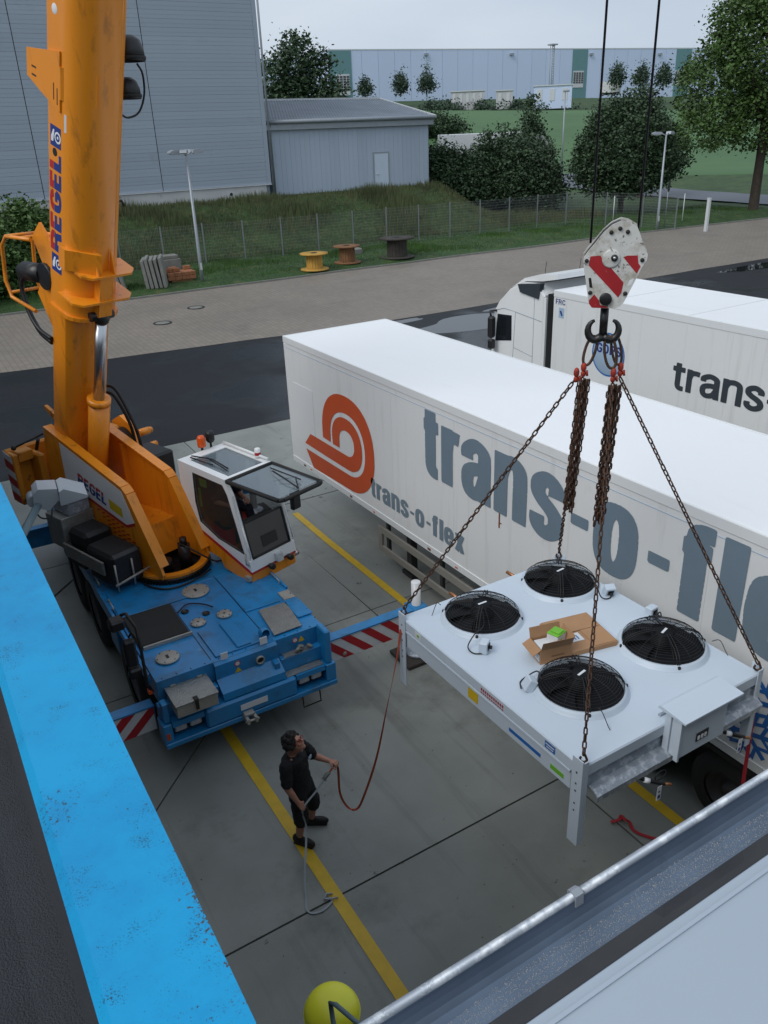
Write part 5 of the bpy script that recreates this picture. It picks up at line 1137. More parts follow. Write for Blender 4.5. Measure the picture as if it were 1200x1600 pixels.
cm.prism([(-.06, 3.131), (1.12, 3.061), (1.12, 3.10), (-.06, 3.17)], lambda a, b, d: SU(a, d, b), VC0, VC0+.13)
cm.prism([(-.06, 3.131), (1.12, 3.061), (1.12, 3.10), (-.06, 3.17)], lambda a, b, d: SU(a, d, b), VC1-.10, VC1)
cm.prism([(-.06, 3.131), (.12, 3.12), (.12, 3.16), (-.06, 3.17)], lambda a, b, d: SU(a, d, b), VC0+.131, VC1-.101)
cm.prism([(1.06, 3.065), (1.12, 3.061), (1.12, 3.10), (1.06, 3.105)], lambda a, b, d: SU(a, d, b), VC0+.131, VC1-.101)
cm.prism([(1.47, 1.78), (1.505, 1.78), (1.53, 1.60), (1.49, 1.60)], lambda a, b, d: SU(a, d, b), VC0, VC1)   # lower front band
for v0 in (VC0, VC1-.06):
    cm.prism([(1.13, 3.06), (1.25, 2.85), (1.505, 1.781), (1.45, 1.781), (1.19, 2.85), (1.08, 3.04)], lambda a, b, d: SU(a, d, b), v0+.0405 if v0 == VC0 else v0, v0+.06 if v0 == VC0 else v0+.0195)
cab = obj('cab', cm, MT['white_paint'], crane)
obj('roof_rail', MB().tube([SU(-.02, VC1-.03, 3.2), SU(1.1, VC1-.03, 3.14)], .025, 8).tube([SU(-.02, VC1-.03, 3.2), SU(-.02, VC1-.03, 3.15)], .025, 8), MT['white_paint'], cab)
obj('cab_skirt', MB().prism([(.12, 2.04), (1.50, 1.555), (1.50, 1.36), (.82, 1.46), (.74, 1.62), (.3, 1.66), (.12, 1.8)], lambda a, b, d: SU(a, d, b), VC0+.002, VC1-.002), MT['orange'], cab)
obj('red_line', MB().prism([(.12, 2.088), (.82, 1.858), (1.515, 1.598), (1.525, 1.556), (1.5, 1.556), (.12, 2.041)], lambda a, b, d: SU(a, d, b), VC0-.003, VC1+.003), MT['red_paint'], cab)
obj('side_window', MB().prism(si, lambda a, b, d: SU(a, d, b), VC0+.015, VC0+.022), MT['cab_glass'], cab)
obj('side_window', MB().prism(si, lambda a, b, d: SU(a, d, b), VC1-.022, VC1-.015), MT['cab_glass'], cab)
gs_ = MB()
for i in range(len(si)):
    a, b = V(si[i]), V(si[(i+1) % len(si)]); gs_.tube([SU(a.x, VC0+.012, a.y), SU(b.x, VC0+.012, b.y)], .014, 6)
obj('window_seal', gs_, MT['rubber'], cab)
obj('roof_window', MB().prism([(.121, 3.135), (1.059, 3.08), (1.059, 3.09), (.121, 3.145)], lambda a, b, d: SU(a, d, b), VC0+.132, VC1-.102), MT['roof_glass'], cab)
lw = [(VC0+.08, 1.80), (VC1-.08, 1.80), (VC1-.08, 2.38), (VC0+.08, 2.38)]
def FW(v, z, d=0): return SU(1.497-(z-1.78)*.2385+d, v, z)
obj('lower_screen', MB().prism(lw, lambda a, b, d: FW(a, b, d), -.02, -.012), MT['glass_dark'], cab)
sf = MB()
for a, b in zip(lw, lw[1:]+lw[:1]): sf.tube([FW(*a, -.01), FW(*b, -.01)], .018, 6)
obj('screen_seal', sf, MT['rubber'], cab)
obj('screen_panel', MB().prism([(.80, 1.90), (1.12, 1.90), (1.12, 2.08), (.80, 2.08)], lambda a, b, d: FW(a, b, d), -.011, -.004), MT['black_plastic'], cab)
# raised front window
def FL(s, v, d=0): return SU(1.15+s*.995, v, 3.085-s*.06+.12*math.sin(s*1.5)*.3+d)
fwn = obj('raised_window', MB().prism([(.08, VC0+.05), (1.12, VC0+.05), (1.12, VC1-.07), (.08, VC1-.07)], lambda a, b, d: FL(a, b, d), 0, .008), MT['roof_glass'], cab)
fm = MB(); cor = [(.02, VC0+.0), (1.16, VC0+.03), (1.2, VC0+.1), (1.2, VC1-.12), (1.16, VC1-.05), (.02, VC1-.02)]
for a, b in zip(cor, cor[1:]+cor[:1]): fm.tube([FL(*a), FL(*b)], .035, 6)
obj('window_frame', fm, MT['rubber'], fwn)
obj('wiper', MB().tube([FL(1.1, .95, .03), FL(.75, 1.0, .06), FL(.35, 1.12, .04)], .012, 6).tube([FL(.95, 1.15, .05), FL(.2, 1.2, .03)], .01, 6).tube([FL(1.1, .95, .03), FL(.9, 1.1, .06)], .012, 6), MT['wire_black'], fwn)
obj('gas_strut', MB().tube([SU(1.22, VC1-.08, 2.8), FL(.7, VC1-.1, -.03)], .012, 6), MT['iron'], fwn)
obj('wiper', MB().tube([SU(.06, VC0+.2, 3.2), SU(.45, VC0+.32, 3.19), SU(.85, VC0+.30, 3.13)], .012, 6).tube([SU(.08, VC0+.16, 3.19), SU(.6, VC0+.2, 3.165)], .012, 6).tube([SU(.25, VC0+.35, 3.17), SU(.9, VC0+.24, 3.13)], .01, 6), MT['wire_black'], cab)
for v0, r_ in ((.82, .052), (1.22, .052)):
    hlx = obj('headlamp', MB().lathe([(.001, 0), (r_*.7, 0), (r_, .05), (r_, .09), (r_*.9, .10), (.001, .095)], FW(v0, 1.585, .0), SU(1, 0, 0)-SU(0, 0, 0), 18), MT['black_plastic'], cab)
obj('number_lamp', MB().prism([(.96, 1.60), (1.08, 1.60), (1.08, 1.73), (.96, 1.73)], lambda a, b, d: FW(a, b, d), .0, .07), MT['lens_clear'], cab)
obj('handle', MB().tube([SU(1.42, VC0-.01, 1.9), SU(1.46, VC0-.05, 1.9), SU(1.48, VC0-.05, 1.75), SU(1.46, VC0-.01, 1.72)], .014, 6).box((1.40, VC0-.06, 1.44), (1.5, VC0-.0, 1.52), MS), MT['steel_plate'], cab)
obj('grab_bar', MB().tube([FW(VC0+.02, 2.35, .03), FW(VC0+.02, 1.85, .04)], .012, 6).tube([FW(VC1-.03, 2.5, .03), FW(VC1-.03, 1.85, .04)], .012, 6), MT['white_paint'], cab)
mr = obj('mirror', MB().box((1.35, VC1+.10, 2.25), (1.45, VC1+.30, 2.62), MS, .03), MT['black_plastic'], cab); obj('mirror_arm', MB().tube([SU(1.3, VC1-.02, 2.75), SU(1.4, VC1+.2, 2.7), SU(1.4, VC1+.2, 2.6)], .016, 6), MT['iron'], mr)
obj('side_lamp', MB().cyl(SU(1.45, VC1+.0, 1.5), SU(1.45, VC1+.10, 1.5), .05, n=14), MT['chrome'], cab)
bk = obj('beacon', MB().lathe([(.001, .30), (.05, .29), (.07, .25), (.072, .12), (.065, .10), (.001, .10)], SU(-.10, 1.0, 3.12), n=18), MT['beacon_orange'], cab); obj('stem', MB().cyl(SU(-.10, 1.0, 3.1), SU(-.10, 1.0, 3.22), .022, n=8), MT['iron'], bk)
bk = obj('siren', MB().lathe([(.001, .32), (.06, .31), (.075, .27), (.075, .16), (.05, .12), (.001, .12)], SU(-.12, 1.2, 3.12), n=18), MT['black_plastic'], cab); obj('stem', MB().cyl(SU(-.12, 1.2, 3.1), SU(-.12, 1.2, 3.25), .02, n=8), MT['iron'], bk)
ex = obj('roof_canister', MB().lathe([(.05, 0), (.05, .14), (.035, .15), (.001, .15)], SU(.85, VC1-.03, 3.13), n=18), MT['white_paint'], cab); obj('band', MB().lathe([(.051, .03), (.051, .08)], SU(.85, VC1-.03, 3.13), n=18), MT['red_paint'], ex)
# interior
obj('cab_interior', sbox((0, VC0+.05, 1.70), (1.36, VC1-.05, 1.80)).box((0, VC0+.05, 1.8), (.06, VC1-.05, 3.05), MS), MT['cab_inside'], cab)
obj('seat', sbox((.12, .74, 1.80), (.58, 1.18, 2.22), .06).box((.08, .74, 2.2), (.24, 1.18, 2.72), MS, .06), MT['cab_inside'], cab)
obj('console', MB().prism([(1.0, 1.8), (1.0, 2.2), (1.12, 2.32), (1.36, 2.2), (1.42, 1.8)], lambda a, b, d: SU(a, d, b), .62, 1.3), MT['cab_inside'], cab)
obj('green_sticker', sbox((.42, VC0+.024, 2.82), (.60, VC0+.027, 2.96)).box((.36, VC0+.024, 2.45), (.42, VC0+.027, 2.78), MS), MT['green'], cab)
# hoses, cables and grips on the carrier deck
obj('hose', MB().tube(crom([V((2.55, 10.6, DZ+.03)), V((2.75, 10.75, DZ+.03)), V((2.95, 10.62, DZ+.03)), V((3.05, 10.45, DZ+.03))], 6), .011, 6), MT['wire_black'], crane)
obj('hose', MB().tube(crom([SU(-.05, -.62, 1.47), SU(.3, -.66, 1.45), SU(.62, -.5, 1.44), SU(.72, -.1, 1.44), SU(.66, .3, 1.45)], 6), .016, 6).tube(crom([SU(.2, .05, 1.9), SU(.45, .1, 1.85), SU(.7, .35, 1.6), SU(.72, .5, 1.55)], 6), .014, 6), MT['wire_black'], crane)
for x0, y0, l_ in ((1.75, 11.2, .3), (4.18, 10.5, .3), (4.18, 11.3, .3), (1.75, 12.1, .3)): obj('grab_rail', MB().tube([(x0, y0, DZ+.03), (x0, y0, DZ+.09), (x0, y0+l_, DZ+.09), (x0, y0+l_, DZ+.03)], .011, 6), MT['steel_plate'], crane)
rv = MB(); rr_ = random.Random(5)
for y0 in [9.3+.28*k for k in range(26)]:
    for x0 in (1.73, 4.205): rv.lathe([(.011, 0), (.009, .006), (.001, .008)], (x0, y0, DZ+.03 if x0 < 3 else DZ+.025), n=6)
for x0 in [1.85+.2*k for k in range(12)]: rv.lathe([(.011, 0), (.009, .006), (.001, .007)], (x0, 9.16, DZ-.004), n=6)
obj('rivets', rv, MT['iron'], carrier, fix=False, kind='stuff')
obj('deck_seam', MB().box((3.41, 9.25, DZ-.001), (3.418, 11.4, DZ+.004)).box((2.545, 9.2, DZ-.001), (2.553, 11.0, DZ+.004)), MT['black_grease'], carrier)
pl_ = MB()
for k in range(7): pl_.tube([SU(-1.2-.06*k, .452, 2.2+.02*k), SU(-.6-.03*k, .452, 2.35+.05*k), SU(-.4, .452, 2.5+.03*k)], .009, 5)
obj('pipes', pl_, MT['iron'], crane, kind='stuff')
obj('number_plate', MB().box((2.75, 8.792, .70), (3.15, 8.798, .79)), MT['paper'], crane)

# ------------------------------------------------------------------ white box trailer with grey lettering
TX0, TX1, TYF, TYR, TZ0, TZ1 = 7.03, 9.61, 15.95, 2.35, 1.15, 4.0
trl = thing('box_trailer', (8.3, 9, 0), 'white box trailer with big grey lettering and orange emblem beside the crane', 'trailer')
bx = obj('box_body', MB().box((TX0+.004, TYR, TZ0+.05), (TX1-.004, TYF-.004, TZ1-.06)), MT['trailer_side'], trl)
obj('roof', MB().box((TX0+.03, TYR+.03, TZ1-.059), (TX1-.03, TYF-.03, TZ1-.005), ch=.012), MT['trailer_roof'], trl)
obj('roof_rail', MB().box((TX0-.008, TYR, TZ1-.14), (TX0+.028, TYF-.04, TZ1), ch=.008), MT['trailer_white'], trl)
obj('roof_rail', MB().box((TX1-.028, TYR, TZ1-.14), (TX1+.008, TYF-.04, TZ1+.004), ch=.008), MT['trailer_white'], trl)
obj('roof_rail', MB().box((TX0-.008, TYF-.039, TZ1-.14), (TX1+.008, TYF+.008, TZ1+.002), ch=.008), MT['trailer_white'], trl)
obj('bottom_rail', MB().box((TX0-.006, TYR, TZ0), (TX0+.05, TYF, TZ0+.11), ch=.008).box((TX0-.012, TYR, TZ0+.112), (TX0+.01, TYF, TZ0+.13)), MT['trailer_white'], trl)
obj('bottom_rail', MB().box((TX1-.05, TYR, TZ0), (TX1+.006, TYF, TZ0+.11), ch=.008), MT['trailer_white'], trl)
obj('corner_post', MB().box((TX0-.006, TYF-.10, TZ0+.131), (TX0+.06, TYF+.008, TZ1-.141), ch=.02), MT['trailer_white'], trl)
obj('seam', MB().box((TX0-.0015, TYR, TZ1-.232), (TX0+.003, TYF-.1, TZ1-.225)), MT['decal_pale'], trl)
for y0 in (11.6, 9.72, 7.2, 4.9): obj('seam', MB().box((TX0-.001, y0, TZ0+.14), (TX0+.003, y0+.006, TZ1-.24)), MT['trailer_white'], trl)
obj('repair_patch', MB().box((TX0-.0025, 14.72, 1.75), (TX0+.003, 15.62, 3.06)), MT['trailer_white'], trl)
fnT = lambda Y0, Z0: (lambda a, b, h: (TX0-h, Y0-a, Z0+b))
obj('lettering', text_mesh('trans-o-flex', fnT(10.62, 2.63), 1.10, .97, rx=.138, ry=.105, heavy=True)[0], MT['decal_grey'], trl, fix=False)
obj('lettering', text_mesh('trans-o-flex', fnT(12.44, 1.53), .432, .325, rx=.128, ry=.105, heavy=True, res=30)[0], MT['decal_grey'], trl, fix=False)
def band(pts, rx, ry, fn, h, cutl=None):
    path = crom([V(p) for p in pts], 8); Lp, Rp = pen(path, rx, ry); n = len(path)
    return MB().add([fn(p.x, p.y, h) for p in Lp]+[fn(p.x, p.y, h) for p in Rp], [(i, i+1, n+i+1, n+i) for i in range(n-1)])
f0 = fnT(15.25, 0)
def bandv(outer, inner, h):
    n = len(outer); return MB().add([f0(a, b, h) for a, b in outer]+[f0(a, b, h) for a, b in inner], [(i, i+1, n+i+1, n+i) for i in range(n-1)])
def arc(cx, cy, a, b, t0, t1, n, p=.9): 
    o = []
    for k in range(n+1):
        t = math.radians(t0+(t1-t0)*k/n); c_, s_ = math.cos(t), math.sin(t); o.append((cx+a*math.copysign(abs(c_)**p, c_), cy+b*math.copysign(abs(s_)**p, s_)))
    return o
oo = [(.34, 1.29), (1.2, 1.32)]+arc(1.95, 2.32, 1.05, .98, -90, 180, 36)+[(.9, 2.16)]
oi = [(.03, 1.65), (.9, 1.655)]+arc(1.95, 2.30, .70, .64, -90, 180, 36)+[(1.24, 2.15)]
obj('emblem', bandv(oo, oi, .003), MT['decal_orange'], trl, fix=False)
io_ = [(.0, 1.77), (1.0, 1.76)]+arc(1.93, 2.30, .61, .54, -90, 180, 36)+[(1.34, 2.14)]
ii_ = [(.30, 2.06), (1.0, 2.06)]+arc(1.93, 2.32, .30, .26, -90, 180, 36)+[(1.62, 2.14)]
obj('emblem', bandv(io_, ii_, .003), MT['decal_orange'], trl, fix=False)
for yc, zc in ((3.86, 2.12), (4.10, 1.60)):
    mb = MB()
    for k in range(6):
        a = k*math.pi/3+.3; d = V((math.cos(a), math.sin(a))); n = V((-d.y, d.x)); e = .003+k*.0004
        def P(s, t_): q = d*s+n*t_; return (TX0-e, yc-q.x, zc+q.y)
        mb.quad(P(.03, -.03), P(.32, -.03), P(.32, .03), P(.03, .03))
        for sg in (-1, 1):
            e2 = e+.0002*(sg+2)
            mb.quad(*[(TX0-e2, p[1], p[2]) for p in (P(.14, 0), P(.19, 0), P(.29, sg*.14), P(.24, sg*.15))])
    obj('snowflake_emblem', mb, MT['decal_blue'], trl, fix=False)
obj('rust_streak', MB().box((TX0-.002, 8.54, 2.38), (TX0+.002, 8.57, 2.66)).box((TX0-.002, 8.50, 2.46), (TX0+.002, 8.54, 2.475)), MT['rust'], trl)
for y0 in (15.3, 13.2, 10.4, 8.2): obj('lashing_eye', MB().box((TX0-.012, y0, TZ0+.035), (TX0-.0065, y0+.09, TZ0+.075)), MT['rust'], trl)
for y0 in (15.0, 12.3, 9.6, 6.9): obj('side_marker', MB().box((TX0-.012, y0, TZ0+.04), (TX0-.0065, y0+.07, TZ0+.065)), MT['decal_orange'], trl)
obj('chassis', MB().box((7.85, TYR+.1, .75), (7.99, TYF-.4, TZ0-.002)).box((8.65, TYR+.1, .75), (8.79, TYF-.4, TZ0-.002)).box((7.99, 12.4, .85), (8.65, 12.6, 1.1)).box((7.99, 6, .85), (8.65, 6.2, 1.1)), MT['chassis'], trl)
for x0 in (7.35, 9.15): obj('landing_leg', MB().box((x0, 11.55, .1), (x0+.14, 11.7, TZ0-.002)).box((x0-.06, 11.45, .02), (x0+.2, 11.8, .10)), MT['chassis'], trl)
sr = obj('side_guard', MB().box((7.08, 8.1, .78), (7.13, 12.3, .93), ch=.008).box((7.08, 8.1, .38), (7.13, 12.3, .52), ch=.008).box((7.075, 12.18, .385), (7.135, 12.31, .925), ch=.008), MT['beige_bar'], trl)
for y0 in (12.0, 10.2, 8.5): obj('guard_post', MB().box((7.131, y0, .36), (7.19, y0+.08, TZ0-.003)), MT['chassis'], sr)
for y0 in (6.9, 5.6, 4.3):
    for s, xx in ((-1, 7.28), (1, 9.36)): wheel_at(trl, (xx, y0, .5), (s, 0, 0), .5, .36, 'chassis')  # rims near-black: shade under the trailer put into their colour
obj('bogie_frame', MB().box((7.5, 4.1, .35), (9.14, 7.1, .745), ch=.02), MT['chassis'], trl)
obj('mudguard', MB().box((7.06, 3.5, 1.02), (7.55, 7.6, 1.10), ch=.01), MT['black_plastic'], trl)
# ------------------------------------------------------------------ second truck with tractor
QX0, QX1, QYF, QYR, QZ1 = 13.85, 16.42, 15.0, 1.4, 4.25
trk = thing('parked_truck', (15.1, 10, 0), 'white tractor with semitrailer behind the box trailer, dark rounded lettering', 'truck')
obj('box_body', MB().box((QX0+.004, QYR, 1.2), (QX1-.004, QYF-.004, QZ1-.06)), MT['trailer_side'], trk)
obj('roof', MB().box((QX0+.03, QYR+.03, QZ1-.059), (QX1-.03, QYF-.03, QZ1-.004), ch=.015), MT['trailer_roof'], trk)
for y0 in (13.2, 11.0, 8.8, 6.6): obj('roof_seam', MB().box((QX0+.04, y0, QZ1-.004), (QX1-.04, y0+.03, QZ1+.003)), MT['trailer_white'], trk)
for x0 in (QX0-.008, QX1-.028): obj('roof_rail', MB().box((x0, QYR, QZ1-.16), (x0+.036, QYF-.03, QZ1+.001), ch=.01), MT['trailer_white'], trk)
obj('roof_rail', MB().box((QX0-.008, QYF-.029, QZ1-.16), (QX1+.008, QYF+.006, QZ1+.003), ch=.01), MT['trailer_white'], trk)
obj('bottom_rail', MB().box((QX0-.006, QYR, 1.1), (QX0+.05, QYF, 1.24)), MT['trailer_white'], trk)
for y0 in (14.55, 13.2, 12.2, 11.0, 9.9): obj('seam', MB().box((QX0-.001, y0, 1.3), (QX0+.003, y0+.008, QZ1-.17)), MT['trailer_white'], trk)
fq = lambda Y0, Z0: (lambda a, b, h: (QX0-h, Y0-a, Z0+b))
obj('lettering', text_mesh('trans-o-flex', fq(11.24, 2.68), .71, .49, rx=.095, ry=.105)[0], MT['decal_dark'], trk, fix=False)
dc = obj('disc_badge', MB().lathe([(.001, .003), (.50, .003), (.505, 0)], (QX0, 13.1, 3.03), (-1, 0, 0), 40), MT['decal_pale'], trk)
obj('badge_ring', MB().lathe([(.505, .004), (.47, .004)], (QX0, 13.1, 3.03), (-1, 0, 0), 40), MT['decal_blue'], dc)
obj('badge_text', text_mesh('GDPS', lambda a, b, h: (QX0-h-.003, 13.47-a, 3.04+b), .255, .22, rx=.10, ry=.09)[0], MT['text_blue'], dc, fix=False)
obj('code_text', text_mesh('FRC', lambda a, b, h: (QX0-h, 14.93-a, 3.93+b), .16, .13, rx=.07, ry=.07)[0], MT['text_blue'], trk, fix=False)
obj('sticker', MB().box((QX0-.003, 14.62, 3.62), (QX0+.002, 14.80, 3.86)), MT['decal_pale'], trk); obj('sticker_mark', MB().prism([(14.66, 3.68), (14.70, 3.66), (14.77, 3.77), (14.72, 3.80), (14.69, 3.75)], lambda a, b, d: (d, a, b), QX0-.0045, QX0-.0035), MT['text_blue'], trk)
obj('chassis', MB().box((14.6, QYR+.1, .7), (14.75, 16.9, 1.09)).box((15.5, QYR+.1, .7), (15.65, 16.9, 1.09)), MT['chassis'], trk)
for y0 in (14.1, 6.1, 4.8, 3.5):
    for s, xx in ((-1, 14.05), (1, 16.22)): wheel_at(trk, (xx, y0, .5), (s, 0, 0), .5, .34)
for s, xx in ((-1, 14.08), (1, 16.2)): wheel_at(trk, (xx, 16.6, .52), (s, 0, 0), .52, .34)
CW0, CW1 = 13.9, 16.38
cp = [(15.42, .9), (15.42, 4.05), (15.7, 4.30), (16.25, 4.27), (16.75, 4.05), (17.15, 3.70), (17.36, 3.40), (17.46, 2.5), (17.5, 1.6), (17.46, .6), (16.95, .55), (16.9, .95)]
cbm = MB().prism(cp, lambda a, b, d: (d, a, b), CW0+.05, CW1-.05)
cbm.prism([(a+(-.03 if a > 16.5 else .0), b+(-.04 if b > 3.9 else 0)) for a, b in cp], lambda a, b, d: (d, a, b), CW0, CW0+.049); cbm.prism([(a+(-.03 if a > 16.5 else .0), b+(-.04 if b > 3.9 else 0)) for a, b in cp], lambda a, b, d: (d, a, b), CW1-.049, CW1)
tcb = obj('cab', cbm, MT['white_paint'], trk)
obj('roof_fairing', MB().prism([(15.1, 4.46), (15.1, 4.58), (15.7, 4.52), (16.3, 4.36), (16.78, 4.07), (16.25, 4.29), (15.6, 4.36)], lambda a, b, d: (d, a, b), CW0+.12, CW1-.12), MT['white_paint'], tcb)
obj('side_spoiler', MB().prism([(16.38, 4.22), (15.52, 4.33), (15.58, 3.95), (16.28, 4.03)], lambda a, b, d: (d, a, b), CW0-.04, CW0+.10), MT['decal_dark'], tcb)
obj('side_fairing', MB().prism([(15.415, 4.0), (15.32, 4.0), (15.32, 1.3), (15.415, 1.3)], lambda a, b, d: (d, a, b), CW0, CW0+.06), MT['white_paint'], tcb)
obj('side_window', MB().prism([(17.20, 3.34), (16.62, 3.38), (16.60, 2.72), (17.28, 2.60)], lambda a, b, d: (d, a, b), CW0-.006, CW0-.001), MT['glass_dark'], tcb)
dl = [(17.3, 3.42), (16.95, 3.52), (16.47, 3.50), (16.53, 2.3), (16.55, 1.4)]
obj('door_seam', MB().tube([(CW0-.002, a, b) for a, b in dl], .007, 5).tube([(CW0-.002, 16.46, 3.49), (CW0-.002, 15.45, 3.40)], .006, 5).tube([(CW0-.002, 15.75, 4.0), (CW0-.002, 15.75, 1.4)], .006, 5).tube([(CW0-.002, 16.5, 2.55), (CW0-.002, 15.76, 2.45)], .005, 5), MT['decal_grey'], tcb)
obj('windscreen', MB().prism([(17.16, 3.62), (17.40, 3.34), (17.49, 2.45), (17.52, 2.45), (17.43, 3.36), (17.19, 3.65)], lambda a, b, d: (d, a, b), CW0+.1, CW1-.1), MT['glass_dark'], tcb)
mrx = obj('mirror', MB().box((CW0-.30, 17.12, 2.72), (CW0-.10, 17.30, 3.30), ch=.05).box((CW0-.28, 17.12, 2.42), (CW0-.10, 17.30, 2.68), ch=.04), MT['black_plastic'], tcb); obj('mirror_arm', MB().tube([(CW0, 17.25, 3.42), (CW0-.18, 17.3, 3.42), (CW0-.2, 17.24, 3.28)], .03, 8).tube([(CW0, 17.35, 2.4), (CW0-.18, 17.25, 2.42)], .03, 8), MT['black_plastic'], mrx)
obj('gap_shade', MB().box((CW0+.05, 15.02, 1.3), (CW1-.05, 15.31, 4.1)), MT['black_plastic'], trk)  # black block standing in for the shade in the cab gap
obj('grille', MB().box((CW0+.3, 17.47, 1.0), (CW1-.3, 17.52, 2.2)), MT['black_plastic'], tcb)
for x0, y0 in ((14.6, 16.2), (15.6, 16.0)): obj('antenna', MB().tube([(x0, y0, 4.3), (x0, y0-.05, 4.72)], .008, 5), MT['wire_black'], tcb)
for x0 in (14.3, 14.7): obj('horn', MB().ball((x0, 16.5, 4.26), .07, 10), MT['black_plastic'], tcb)
# ------------------------------------------------------------------ roof edges round the viewer
obj('blue_coping', MB().prism([(.31, 6.0), (.024, 6.0), (-.002, 5.968), (-.002, 5.90), (.01, 5.90), (.03, 5.985), (.295, 5.985), (.295, 5.88), (.31, 5.88)], lambda a, b, d: (a, d, b), -4, 22), MT['coping_blue'], label='bright blue metal coping along the parapet, speckled with dirt', cat='coping')
bl = thing('dock_building', (-5, 8, 0), 'flat-roofed dock building under the blue coping, dark felt roof', 'building')
obj('wall', MB().box((.05, -4, 0), (.27, 22, 5.879)), MT['dock_wall'], bl)
obj('roof_felt', MB().box((-12, -4, 5.5), (.045, 22, 5.60)), MT['bitumen'], bl)
obj('felt_upstand', MB().prism([(.045, 5.60), (.045, 5.88), (.0, 5.88), (-.035, 5.63), (-.15, 5.605), (-.15, 5.60)], lambda a, b, d: (a, d, b), -4, 22), MT['bitumen'], bl)
w2 = thing('near_building', (6, -2, 0), 'pale membrane roof in the foreground behind the galvanised gutter', 'building')
obj('wall', MB().box((.40, -4, 0), (30, .80, 5.78)), MT['dock_wall'], w2)
obj('roof_membrane', MB().prism([(.865, 6.012), (.855, 6.03), (.80, 6.036), (-4, 6.09), (-4, 5.8), (.865, 5.79)], lambda a, b, d: (d, a, b), .40, 30), MT['membrane'], w2)
obj('membrane_seam', MB().box((.5, .818, 6.0355), (30, .828, 6.039)), MT['membrane'], w2)
# ragged felt flashing running into the gutter
mb = MB(); n_ = 300; vs = []
for k in range(n_+1):
    x = .40+16*k/n_; e = .925+.022*noise.noise((x*2.3, 0, 0))+.012*noise.noise((x*9, 2, 0))
    vs += [(x, .868, 6.008), (x, .89, 6.0), (x, e, 5.975-.06*(e-.93)/.03)]
mb.add(vs, [(3*k+j, 3*k+j+1, 3*k+j+4, 3*k+j+3) for k in range(n_) for j in range(2)])
obj('felt_flashing', mb, MT['chassis'], w2)
gt = thing('rain_gutter', (5, 1.0, 5.9), 'galvanised steel rain gutter crossing the lower right corner', 'gutter')
def gut(yc, r, zt): 
    return [(yc+r*math.cos(math.radians(a)), zt+r*math.sin(math.radians(a))) for a in range(180, 361, 12)]
gp = gut(.965, .095, 5.995); gi = [(y, z+.004) for y, z in reversed(gut(.965, .091, 5.995))]
obj('trough', MB().prism(gp+gi, lambda a, b, d: (d, a, b), .32, 16.4), MT['galv_dark'], gt)
obj('bead', MB().tube([(.32, 1.066, 5.998), (16.4, 1.066, 5.998)], .0125, 12), MT['galv'], gt)
for x0 in (1.17, 2.02, 2.9, 3.8, 4.7, 5.6): obj('clip', MB().prism([(1.083, 5.975), (1.083, 6.008), (1.07, 6.016), (1.05, 6.012), (1.047, 5.975), (1.052, 5.975), (1.055, 6.006), (1.078, 6.008), (1.078, 5.975)], lambda a, b, d: (d, a, b), x0-.014, x0+.014), MT['lamp_steel'], gt)
gm = MB(); rr_ = random.Random(3)
for k in range(60000):
    x = rr_.uniform(.4, 4.6); y = .925+rr_.random()**2.2*.095+.02*noise.noise((x*2.3, 0, 0)); dz_ = .0913**2-(y-.965)**2; z = 5.999-math.sqrt(max(0, dz_)); s = rr_.uniform(.0006, .0015)
    i = len(gm.v); gm.v += [(x-s, y-s, z), (x+s, y-s, z), (x, y+s, z), (x, y, z+s*1.2)]; gm.f += [(0+i, 1+i, 3+i), (1+i, 2+i, 3+i), (2+i, 0+i, 3+i)]; gm.smooth += [False]*3
obj('grit', gm, MT['grit_mix'], gt, fix=False, kind='stuff')
# yellow dome on a pipe bracket
dm = thing('yellow_dome', (.94, 2.27, 4.2), 'bright yellow plastic dome on a bent pipe below the gutter', 'dome')
dome_prof = [(.131*math.cos(math.radians(a)), .085*math.sin(math.radians(a))) for a in range(0, 90, 9)]+[(.001, .085)]
obj('shell', MB().lathe([(.128, -.012), (.133, -.012), (.134, 0)]+dome_prof, (.94, 2.27, 4.15), (-.05, -.12, 1), 40), MT['dome_yellow'], dm)
obj('drain_hole', MB().lathe([(.013, 0), (.001, 0)], (.951, 2.315, 4.2305), (-.0, .30, 1), 14), MT['black_plastic'], dm)
obj('screw', MB().lathe([(.006, 0), (.006, .002), (.001, .002)], (.925, 2.345, 4.2165), (-.15, .55, 1), 10), MT['paper'], dm)
obj('bracket', MB().tube([(1.10, .80, 4.62), (.99, 1.70, 4.52), (.897, 2.115, 4.43), (.887, 2.15, 4.41), (.87, 2.10, 4.37), (.75, 1.60, 4.1), (.6, .8, 3.8)], .011, 10), MT['pipe_green'], dm)
# floodlight on the facade below the coping
fl0 = thing('facade_floodlight', (.3, 5.5, 5.3), 'grey box floodlight on an arm sticking out beyond the blue coping', 'floodlight')
obj('arm', MB().tube([(.28, 5.45, 5.30), (.36, 5.56, 5.42), (.585, 5.98, 5.50)], .028, 10), MT['pipe_green'], fl0)
MF = Matrix.Translation((.60, 6.02, 5.52)) @ Matrix.Rotation(math.radians(-6), 4, 'Z') @ Matrix.Rotation(math.radians(14), 4, 'Y')
hs_ = obj('housing', MB().prism([(-.06, .05), (-.03, .09), (.10, .10), (.12, .02), (.06, -.07), (-.05, -.05)], lambda a, b, d: MF @ V((a, d, b)), -.10, .10).prism([(.11, .085), (.14, .11), (.31, .07), (.31, .05), (.13, -.02)], lambda a, b, d: MF @ V((a, d, b)), -.13, .13), MT['lamp_steel'], fl0)
obj('lens', MB().prism([(.14, -.022), (.31, .046), (.31, .042), (.14, -.028)], lambda a, b, d: MF @ V((a, d, b)), -.11, .11), MT['lens_clear'], hs_)
